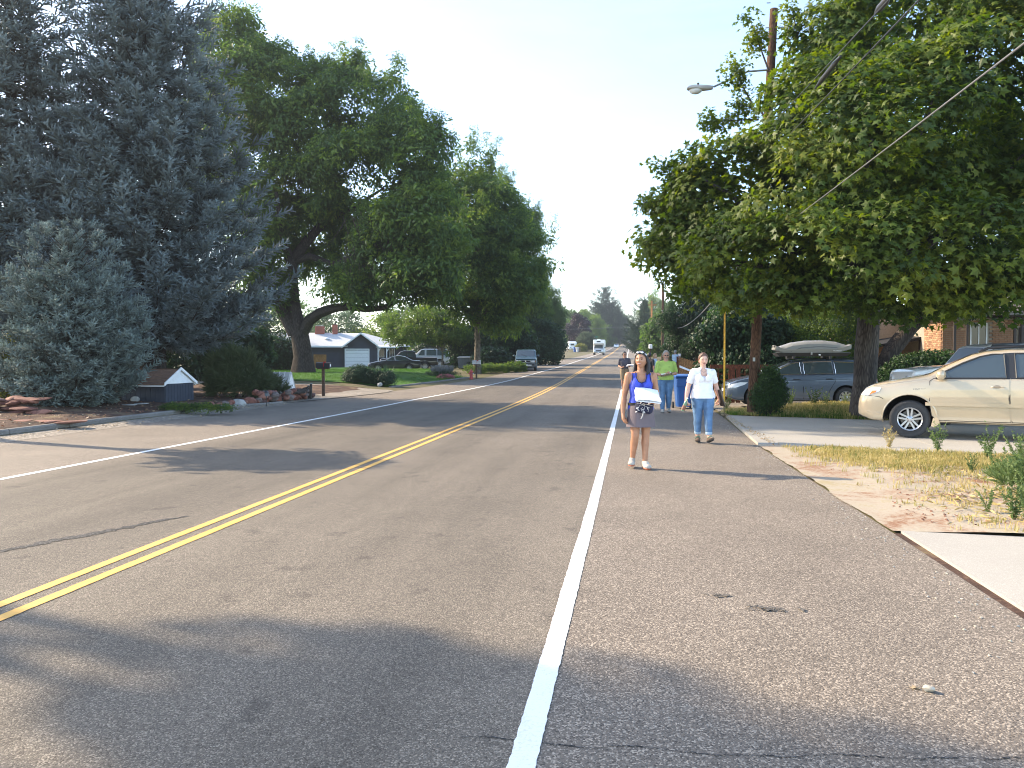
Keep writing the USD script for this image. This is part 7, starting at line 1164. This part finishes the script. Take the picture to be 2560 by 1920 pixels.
        if glasses == 'worn':
            for sx in (-1, 1): part(s.t, 'sunglasses_lens', mv(sphere((0, 0, 0), (.105*s.hh, .03*s.hh, .06*s.hh), 2), f((sx*.13, -.385, .02)), rz=s.hy+sx*.25), 'lens_dark', True)
            part(s.t, 'sunglasses_frame', cat(tube([f((-.33, .02, .04)), f((-.27, -.30, .05)), f((0, -.42, .05)), f((.27, -.30, .05)), f((.33, .02, .04))], .02*s.hh, 5)), 'black_plastic', True)
    def cloth(s, name, man, m_, edge=.016, it=16, cut=(), keep=None, wob=.004):
        T = smooth_m(man, edge, it); v = np.asarray(T.vertices); nrm = T.vertex_normals; v2 = v+nrm*((meshkit.fbm(v*np.array([9, 9, 16])+len(name), 3, 4)-.5)*2*wob)[:, None]
        man = manif(trimesh.Trimesh(v2, T.faces, process=False))
        if keep is not None: man = man ^ keep
        for c in cut: man = man-c
        q = man.to_mesh(); return part(s.t, name, (np.asarray(q.vert_properties[:, :3]), np.asarray(q.tri_verts)), m_, 40)
    def hair(s, m_, back=1.0, lock=None, bald=0, fringe=.30):
        h, f = s.hh, s.face; R = Rot.from_euler('z', s.hy).as_matrix() @ Rot.from_euler('x', -s.hp).as_matrix(); cap = trimesh.creation.icosphere(5, 1.0); u = np.asarray(cap.vertices); v = u*np.array([.335, .41, .5])*1.02
        line = np.interp(v[:, 1], [-.45, -.30, -.17, -.05, .06, .2, .45], [fringe, fringe-.03, .14, -.02, -.16, -.30*back, -.40*back]); d = v[:, 2]-line; F = cap.faces; F = F[(d[F] > 0).all(1)]
        th = .01+.085*np.clip(d/.22, 0, 1)**.6*(.75+.5*meshkit.noise(u*[14, 14, 3]+5)); v = (v*(1+th/.42)[:, None]+[0, .012, .008])*h @ R.T+s.J['head']; parts_ = [(v, F)]
        for lk in lock or []: parts_.append(tube([f(p) for p in lk[0]], np.asarray(lk[1])*h, 9))
        return part(s.t, 'hair', cat(*parts_), m_, 60)
    def shoe(s, sd, m_, e=.006, sole='rubber', trim=None):
        k = s.k; T = smooth_m(s.foot(sd, e), .012, 6); man = manif(T); a = s.J['an'+sd]; man = man-boxm((-1, -1, a[2]+.018*k), (1, 1, 2)); q = man.to_mesh(); sh = part(s.t, 'shoe', (np.asarray(q.vert_properties[:, :3]), np.asarray(q.tri_verts)), m_, 40)
        t, heel = s.J['toe'+sd], a+np.array([0, .022*k, -.024*k]); d = t-heel; zz = lambda p: np.array([p[0], p[1], p[2]-.016*k]); sol = bone((zz(heel), np.array([.024, .026, .010])*k), (zz(heel+d*.6), np.array([.029, .03, .010])*k), (zz(t-d*.1), np.array([.028, .032, .009])*k)).to_mesh()
        part(sh, 'sole', (np.asarray(sol.vert_properties[:, :3]), np.asarray(sol.tri_verts)), sole, 40)
        if trim: part(sh, 'laces', cat(*[tube([heel+d*f+[-.016*k, 0, .034*k-.012*k*f], heel+d*f+[.016*k, 0, .034*k-.012*k*f]], .0028*k, 5) for f in (.35, .45, .55, .65)]), trim, True)
def ground_at(px, py, rz=0): p = G(px, py); return np.array([p[0], p[1], float(zroad(p[1]))])
yaw_to_cam = lambda p: math.atan2(-p[0], p[1])*-1                          # turns the -y face towards the camera
# --- the woman in the blue tank top, looking up to her right
p = ground_at(1601, 1171); k = 1.66
w1 = Person('woman in blue tank top and grey skirt holding a white paper, looking up', p, 0.10, k, 'skin_tan', 1.0, True, dict(
    elR=(-.235, .03, 1.03), wrR=(-.255, -.03, .79), elL=(.225, .03, 1.03), wrL=(.165, -.19, .955), hipR=(-.085, 0, .86), hipL=(.085, 0, .86), knR=(-.082, -.05, .475), knL=(.068, -.02, .47), anR=(-.105, .10, .115), anL=(.06, -.03, .085), toeR=(-.135, -.07, .075), toeL=(.085, -.19, .045)), head_yaw=-.42, head_pitch=.16)
w1.build({'R': ((.08, -.22, -1), (1, .1, .1), .55), 'L': ((-.6, -.75, .05), (0, -.1, 1), .35)}); w1.features(brow='hair_dark')
hd = [[(-.30, .05, .30), (-.41, .12, -.05), (-.43, .14, -.40), (-.46, .05, -.75), (-.42, -.02, -.92)], [.09, .10, .11, .10, .05]], [[(.32, .02, .28), (.42, .10, -.05), (.45, .16, -.40), (.46, .12, -.72), (.40, .05, -.88)], [.09, .12, .13, .12, .06]], [[(0, .38, .2), (0, .48, -.1), (0, .46, -.5), (0, .42, -.85)], [.2, .26, .26, .16]], [[(-.22, .32, .1), (-.28, .38, -.3), (-.28, .34, -.8)], [.2, .22, .14]], [[(.22, .32, .1), (.3, .38, -.3), (.3, .34, -.8)], [.2, .22, .14]], [[(-.05, -.26, .47), (.18, -.20, .46), (.34, -.05, .22), (.41, .05, -.1)], [.06, .09, .10, .09]], [[(-.05, -.26, .47), (-.22, -.20, .42), (-.34, -.05, .2)], [.06, .08, .08]]
w1.hair('hair_dark', 1.15, hd, fringe=.34)
neckcut = ball((0, -.13, 1.345), (.078, .14, .125)); armR, armL = ball((-.215, 0, 1.315), (.088, .2, .155)), ball((.215, 0, 1.315), (.088, .2, .155))
w1.cloth('tank_top', w1.torso(.012)+bone(((-.07, -.005, .88), .105), ((.07, -.005, .88), .105), ((-.055, -.005, .98), .098), ((.055, -.005, .98), .098)), 'tank_blue', cut=[neckcut, armR, armL, m3.Manifold.cube([1, 1, .2], True).translate([0, 0, 1.46]), boxm((-1, -1, 0), (1, 1, .80))], wob=.006)
def edge_tube(s, name, pts, r, m_, e):
    """a trim laid on the front of the torso: x, z given, y found on the cloth"""
    q = smooth_m(s.torso(e), .016, 8); X, Z = np.array(pts).T; o = np.c_[X, np.full(len(X), -1.0), Z]; loc, ri, _ = q.ray.intersects_location(o, np.tile([0, 1.0, 0], (len(X), 1)), multiple_hits=False)
    y = np.full(len(X), -.05); y[ri] = loc[:, 1]; return part(s.t, name, tube(np.c_[X, y-.004, Z], r, 6), m_, True)
edge_tube(w1, 'tank_trim', [(-.080, 1.375), (-.079, 1.34), (-.07, 1.29), (-.045, 1.24), (0, 1.222), (.045, 1.24), (.07, 1.29), (.079, 1.34), (.080, 1.375)], .006, 'navy_trim', .012)
for sx in (-1, 1): edge_tube(w1, 'tank_trim', [(sx*.118, 1.37), (sx*.125, 1.31), (sx*.131, 1.25), (sx*.14, 1.20)], .006, 'navy_trim', .012)
part(w1.t, 'skirt', (lambda T: T)(cat(trimesh.util.concatenate([trimesh.Trimesh(*lathe([(.165, .905), (.176, .86), (.186, .78), (.200, .68), (.208, .60), (.200, .60), (.155, .89)], 40))]).apply_transform(np.diag([1, .82, 1, 1.0])).apply_translation([0, -.01, 0]))), 'skirt_grey', 40)
for sd in 'RL': w1.shoe(sd, 'shoe_white', .008, 'sole_orange', 'white_paint')
f = w1.face; part(w1.t, 'sunglasses', cat(mv(sphere((0, 0, 0), (.022, .016, .013), 2), f((-.14, -.30, .46))), mv(sphere((0, 0, 0), (.022, .016, .013), 2), f((.14, -.30, .46))), tube([f((-.40, .10, .10)), f((-.36, -.16, .36)), f((0, -.34, .50)), f((.36, -.16, .36)), f((.42, .12, .06))], .006, 6)), 'white_gloss', True, label='white sunglasses pushed up on the hair')
Rz = Rot.from_euler('z', .10).as_matrix(); wl_ = lambda q: p+Rz @ np.asarray(q, float)
PP = thing('white_paper', 'bundle of white paper in the left hand of the woman in blue', 'paper', wl_((.08, -.27, 1.05)), .10); sheet_ = []
for k_ in range(3): X, Y = np.meshgrid(np.linspace(-.20, .16, 9), np.linspace(-.12, .13, 5)); Z = .012*(1-((X+.02)/.2)**2)-.10*X+.62*Y+.0025*k_+.004*np.sin(9*X+k_); i, j = np.meshgrid(np.arange(4), np.arange(8), indexing='ij'); part(PP, 'sheet', cat((np.stack([X*(1-.12*(Y > 0)), Y, Z], -1).reshape(-1, 3), np.stack([i*9+j, i*9+j+1, (i+1)*9+j+1, (i+1)*9+j], -1).reshape(-1, 4))), 'paper', True)
part(PP, 'clipboard', hull([(x, y, -.10*x+.62*y-.012-d) for x in (-.19, .15) for y in (-.115, .12) for d in (0, .006)]), 'paper')
BP = thing('waist_bag', 'black waist bag with white leaf print worn over the blue top', 'waist bag', wl_((.03, -.165, .885)), .10)
part(BP, 'pouch', mv(cbox((-.125, -.045, -.085), (.125, .06, .085), .035), ry=.16), 'navy_trim', 30); part(BP, 'belt', mv(lathe([(.182, .02), (.187, .055), (.182, .055), (.176, .02)], 36), (-.03, .155, .0), s=(1, .70, 1), rx=.0), 'black_web'); rr = np.random.default_rng(77)
part(BP, 'print', cat(*[mv(leaf_oval(rr.uniform(.022, .045), rr.uniform(.010, .018), 0), (rr.uniform(-.11, .10), -.0475, rr.uniform(-.06, .06)), rx=PI/2, ry=rr.random()*6) for _ in range(34)]), 'paper', False); part(BP, 'strap_end', tube([(-.02, -.05, -.07), (-.03, -.06, -.12), (-.05, -.055, -.16)], .008, 6), 'box_grey', True)
part(BP, 'zip', tube([(-.11, -.047, .055), (0, -.05, .045), (.11, -.047, .025)], .004, 5), 'box_grey', True)
# --- the woman in the white shirt and rolled jeans
p = ground_at(1756, 1108); k = 1.66
w2 = Person('woman in white shirt and rolled blue jeans walking towards the camera', p, .12, k, 'skin_fair', 1.22, True, dict(
    elR=(-.265, .03, 1.05), wrR=(-.315, -.05, .83), elL=(.255, .06, 1.06), wrL=(.32, .08, .83), shR=(-.172, 0, 1.315), shL=(.172, 0, 1.315), hipR=(-.095, 0, .855), hipL=(.095, 0, .855), knR=(-.085, .02, .46), knL=(.09, -.08, .48), anR=(-.06, .14, .11), anL=(.10, -.10, .10), toeR=(-.085, -.02, .055), toeL=(.12, -.26, .115)), head_yaw=.05, head_pitch=-.02)
w2.build({'R': ((.02, -.25, -1), (1, .2, 0), .9), 'L': ((.1, .1, -1), (-1, .2, 0), .8)}); w2.features(brow='hair_brown', smile=False)
w2.hair('hair_brown', .95, [[[(0, .35, .35), (.0, .50, .15), (0, .52, -.05)], [.2, .16, .08]], [[(-.30, .0, .2), (-.34, .1, -.05), (-.30, .22, -.28)], [.06, .06, .04]], [[(.30, .0, .2), (.34, .1, -.05), (.30, .22, -.28)], [.06, .06, .04]]], fringe=.36)
cut2 = ball((0, -.17, 1.345), (.095, .145, .125)); sl = w2.torso(.016)
for sd in 'RL': a, b_ = w2.J['sh'+sd], w2.J['el'+sd]; sl = sl+bone((a, .070), (a+(b_-a)*.30, .067), (a+(b_-a)*.62, .066))
sl = sl+bone((np.array([-.085, -.02, .86]), .120), (np.array([.085, -.02, .86]), .120), (np.array([-.065, -.025, 1.03]), .110), (np.array([.065, -.025, 1.03]), .110))
w2.cloth('white_shirt', sl, 'shirt_white', cut=[cut2, boxm((-1, -1, 0), (1, 1, .835)), ball((0, 0, 1.44), (.07, .07, .085))], wob=.009)
edge_tube(w2, 'undershirt', [(-.055, 1.245), (-.03, 1.228), (0, 1.222), (.03, 1.228), (.055, 1.245)], .013, 'vest_grey', .004); edge_tube(w2, 'necklace', [(-.05, 1.36), (-.03, 1.33), (0, 1.315), (.03, 1.33), (.05, 1.36)], .0025, 'chrome', .0)
jn = w2.leg('R', .014, .014)+w2.leg('L', .014, .014)+w2.torso(.012, False); w2.cloth('jeans', jn, 'jeans', cut=[boxm((-1, -1, .9), (1, 1, 2)), boxm((-1, -1, -1), (1, 1, .185))], wob=.006)
part(w2.t, 'rolled_cuff', cat(*[tube([w2.J['an'+sd]+(w2.J['kn'+sd]-w2.J['an'+sd])*f for f in (.17, .19, .30, .32)], [.05, .060, .062, .054], 16) for sd in 'RL']), 'jeans_cuff', True)
for sd in 'RL': a, t_ = w2.J['an'+sd], w2.J['toe'+sd]; w2.shoe(sd, 'shoe_brown', .003, 'black_web'); part(w2.t, 'sandal_strap', tube([a+(t_-a)*.55+[-.05, 0, .0], a+(t_-a)*.5+[0, 0, .045], a+(t_-a)*.55+[.05, 0, .0]], .012, 6), 'gold_bottle', True)
Rz = Rot.from_euler('z', .12).as_matrix(); q_ = p+Rz @ np.array([-.315, -.10, .80])
BT = thing('bottle', 'clear drink bottle with a brown label in the right hand of the woman in white', 'bottle', q_); part(BT, 'glass', mv(lathe([(0, -.21), (.032, -.21), (.035, -.19), (.035, -.06), (.014, -.01), (.014, .03), (0, .03)], 14), ry=.35), 'gold_bottle', 40); part(BT, 'label', mv(lathe([(.0365, -.19), (.0365, -.10)], 14), ry=.35), 'label_brown'); part(BT, 'cap', mv(lathe([(0, .03), (.016, .03), (.016, .05), (0, .05)], 10), ry=.35), 'white_paint')
q_ = p+Rz @ np.array([.335, .05, .86]); NB = thing('brown_folder', 'dark brown folder held under the left arm of the woman in white', 'folder', q_, .25); part(NB, 'cover', mv(cbox((-.012, -.12, -.18), (.012, .10, .14), .004), ry=-.32), 'clip_brown'); part(NB, 'back_cover', mv(cbox((-.02, -.12, -.18), (-.014, .10, .14), .002), ry=-.32), 'dark_wood')
# --- the man in the lime shirt
p = ground_at(1664, 1032); k = 1.79
m1 = Person('man in lime green shirt and jeans carrying a brown clipboard', p, .02, k, 'skin_ruddy', 1.25, False, dict(
    elR=(-.27, .05, 1.13), wrR=(-.13, -.20, 1.10), elL=(.29, .05, 1.15), wrL=(.17, -.22, 1.13), knR=(-.09, -.02, .50), anR=(-.09, .02, .085), toeR=(-.10, -.15, .035), knL=(.09, -.02, .51), anL=(.09, .16, .12), toeL=(.11, .0, .05)), belly=1.1, head_yaw=.15)
m1.build({'R': ((.7, -.4, 0), (0, -.2, 1), .5), 'L': ((-.7, -.4, 0), (0, -.2, 1), .6)}); m1.features('worn', 'hair_grey', False); m1.hair('hair_grey', .7, fringe=.42)
f = m1.face; part(m1.t, 'beard', cat(tube([f((-.15, -.34, -.34)), f((0, -.41, -.43)), f((.15, -.34, -.34))], .05*m1.hh, 6), tube([f((-.12, -.37, -.2)), f((0, -.43, -.2)), f((.12, -.37, -.2))], .02*m1.hh, 5)), 'hair_grey', True)
sl = m1.torso(.014)
for sd in 'RL': a, b_ = m1.J['sh'+sd], m1.J['el'+sd]; sl = sl+bone((a, .084), (a+(b_-a)*.3, .080), (a+(b_-a)*.78, .078))
m1.cloth('lime_shirt', sl, 'lime_shirt', cut=[ball((0, -.02, 1.53), (.075, .085, .07)), boxm((-1, -1, 0), (1, 1, .955))], wob=.008); part(m1.t, 'chest_lettering', mv(meshkit.text_mesh('WORK', .016, .003), (.055, -.150, 1.325), rx=PI/2, rz=.18), 'black_web', False)
jn = m1.leg('R', .018, .022)+m1.leg('L', .018, .022)+m1.torso(.012, False); m1.cloth('jeans', jn, 'jeans', cut=[boxm((-1, -1, 1.02), (1, 1, 2)), boxm((-1, -1, -1), (1, 1, .07))], wob=.006)
part(m1.t, 'belt', mv(lathe([(.196, -.02), (.20, 0), (.196, .02)], 30), (0, -.015, .965), s=(1, .72, 1)), 'black_web', True)
for sd in 'RL': m1.shoe(sd, 'shoe_white', .006, 'rubber')
CB1 = thing('clipboard', 'brown clipboard held before the lime green shirt', 'clipboard', p+np.array([.0, -.27, 1.13]), .05); part(CB1, 'board', hull([(-.16, -.02, -.03), (.16, -.05, .03), (-.16, .13, .005), (.16, .10, .065), (-.16, -.02, -.085), (.16, -.05, -.02), (-.16, .13, -.0), (.16, .10, .06)]), 'clip_brown'); part(CB1, 'page', hull([(-.14, .0, -.021), (.14, -.03, .033), (-.14, .12, .010), (.14, .09, .068), (-.14, .0, -.018), (.14, -.03, .036)]), 'paper')
# --- the man in the charcoal shirt and shorts
p = ground_at(1561, 974); k = 1.80
m2_ = Person('man in charcoal shirt and khaki shorts looking at the trees, holding papers', p, -.05, k, 'skin_brown', 1.02, False, dict(
    elR=(-.27, .04, 1.13), wrR=(-.15, -.17, 1.06), elL=(.26, .04, 1.14), wrL=(.25, -.20, 1.10), knR=(-.09, -.06, .51), anR=(-.085, .02, .085), toeR=(-.10, -.14, .03), knL=(.085, -.01, .50), anL=(.08, .16, .13), toeL=(.09, .02, .05)), head_yaw=.45, head_pitch=.1)
m2_.build({'R': ((.7, -.5, 0), (0, 0, 1), .6), 'L': ((-.1, -1, .05), (0, 0, 1), .5)}); m2_.features('worn', 'hair_dark', False); m2_.hair('hair_black', .75, fringe=.36)
sl = m2_.torso(.012)
for sd in 'RL': a, b_ = m2_.J['sh'+sd], m2_.J['el'+sd]; sl = sl+bone((a, .076), (a+(b_-a)*.3, .072), (a+(b_-a)*.7, .066))
m2_.cloth('charcoal_shirt', sl, 'charcoal_shirt', cut=[ball((0, -.02, 1.54), (.07, .08, .07)), boxm((-1, -1, 0), (1, 1, .93))], wob=.007)
jn = m2_.leg('R', .026, .03)+m2_.leg('L', .026, .03)+m2_.torso(.012, False); m2_.cloth('khaki_shorts', jn, 'khaki', cut=[boxm((-1, -1, 1.0), (1, 1, 2)), boxm((-1, -1, -1), (1, 1, .50))], wob=.007)
for sd in 'RL': m2_.shoe(sd, 'shoe_brown', .003, 'rubber')
PC = thing('papers', 'white papers held out by the man in the charcoal shirt', 'papers', p+np.array([.26, -.33, 1.14]), -.1); part(PC, 'board', hull([(-.18, -.10, -.02), (.18, -.1, .03), (-.16, .14, .02), (.17, .14, .06), (-.18, -.1, -.03), (.18, -.1, .02)]), 'paper')
for k_ in range(2): part(PC, 'sheet', mv(hull([(-.15, -.09, 0), (.15, -.09, .03), (-.15, .12, .03), (.15, .12, .06), (-.15, -.09, .003), (.15, .12, .063)]), (.01*k_, 0, .012+.012*k_), rz=.1*k_), 'paper')
# --- people farther back
def simple(lab, p, rz, H, skin_, top, bottom, hair_, fem, pose, hp, g=1.0, sleeves=.7, hem=.57, legs_to=.06, locks=None, shoes='shoe_brown', hy=0):
    s = Person(lab, p, rz, H, skin_, g, fem, pose, head_yaw=hy); s.build(hp); s.features(None, hair_, False); s.hair(hair_, 1.0, locks, fringe=.34); sl = s.torso(.013)
    for sd in 'RL': a, b_ = s.J['sh'+sd], s.J['el'+sd]; sl = sl+bone((a, .074), (a+(b_-a)*.4, .066), (a+(b_-a)*sleeves, .058)); 
    if sleeves > .9:
        for sd in 'RL': sl = sl+bone((s.J['el'+sd], .05), (s.J['el'+sd]*.15+s.J['wr'+sd]*.85, .042))
    s.cloth('shirt', sl, top, cut=[ball((0, -.02, .855*H), (.065, .075, .06)), boxm((-1, -1, 0), (1, 1, (hem-.045)*H))], edge=.025, wob=.007)
    jn = s.leg('R', .014, .018)+s.leg('L', .014, .018)+s.torso(.010, False); s.cloth('trousers', jn, bottom, cut=[boxm((-1, -1, .575*H), (1, 1, 2)), boxm((-1, -1, -1), (1, 1, legs_to))], edge=.025, wob=.005)
    for sd in 'RL': s.shoe(sd, shoes, .005)
    return s
p = gy(1688, 55); p[2] = float(zroad(55)); simple('person in pale blue shirt and dark trousers, turned away, reading a paper', p, 2.3, 1.76, 'skin_fair', 'light_blue_shirt', 'navy_trousers', 'hair_grey', False, dict(elR=(-.25, -.02, 1.15), wrR=(-.12, -.25, 1.25), elL=(.25, -.02, 1.15), wrL=(.1, -.25, 1.25)), {'R': ((.3, -.8, .4), (0, 0, 1), .6), 'L': ((-.3, -.8, .4), (0, 0, 1), .6)}, sleeves=1.0)
R3 = Rot.from_euler('z', 2.3).as_matrix(); t = thing('reading_paper', 'small white paper held by the person in pale blue', 'paper', p+R3 @ np.array([0, -.36, 1.38]), 2.3); part(t, 'sheet', hull([(-.11, 0, -.14), (.11, 0, -.14), (-.11, -.05, .14), (.11, -.05, .14), (-.11, -.004, -.14), (.11, -.054, .14)]), 'paper'); part(t, 'board', hull([(-.115, -.008, -.15), (.115, -.008, -.15), (-.115, -.06, .15), (.115, -.06, .15), (-.115, -.012, -.15), (.115, -.064, .15)]), 'box_grey')
p = gy(1637, 43); p[2] = float(zroad(43)); simple('fair-haired woman in pale blue top half hidden behind the woman in blue', p, 1.2, 1.68, 'skin_fair', 'pale_blue_top', 'navy_trousers', 'hair_blond', True, dict(), {}, locks=[[[(0, .35, .2), (0, .45, -.2), (0, .42, -.7)], [.2, .24, .14]], [[(-.3, .1, .1), (-.36, .16, -.3), (-.3, .2, -.6)], [.12, .12, .06]], [[(.3, .1, .1), (.36, .16, -.3), (.3, .2, -.6)], [.12, .12, .06]]])
p = gy(1623, 38); p[2] = float(zroad(38)); simple('dark-haired person in black mostly hidden behind the woman in blue', p, 2.6, 1.75, 'skin_brown', 'black_web', 'navy_trousers', 'hair_black', False, dict(), {})
p = gy(1486, 250); p[2] = float(zland(p[0], 250)); simple('far-off person in a white shirt standing by the left driveway', p, .4, 1.75, 'skin_fair', 'shirt_white', 'khaki', 'hair_brown', False, dict(), {})
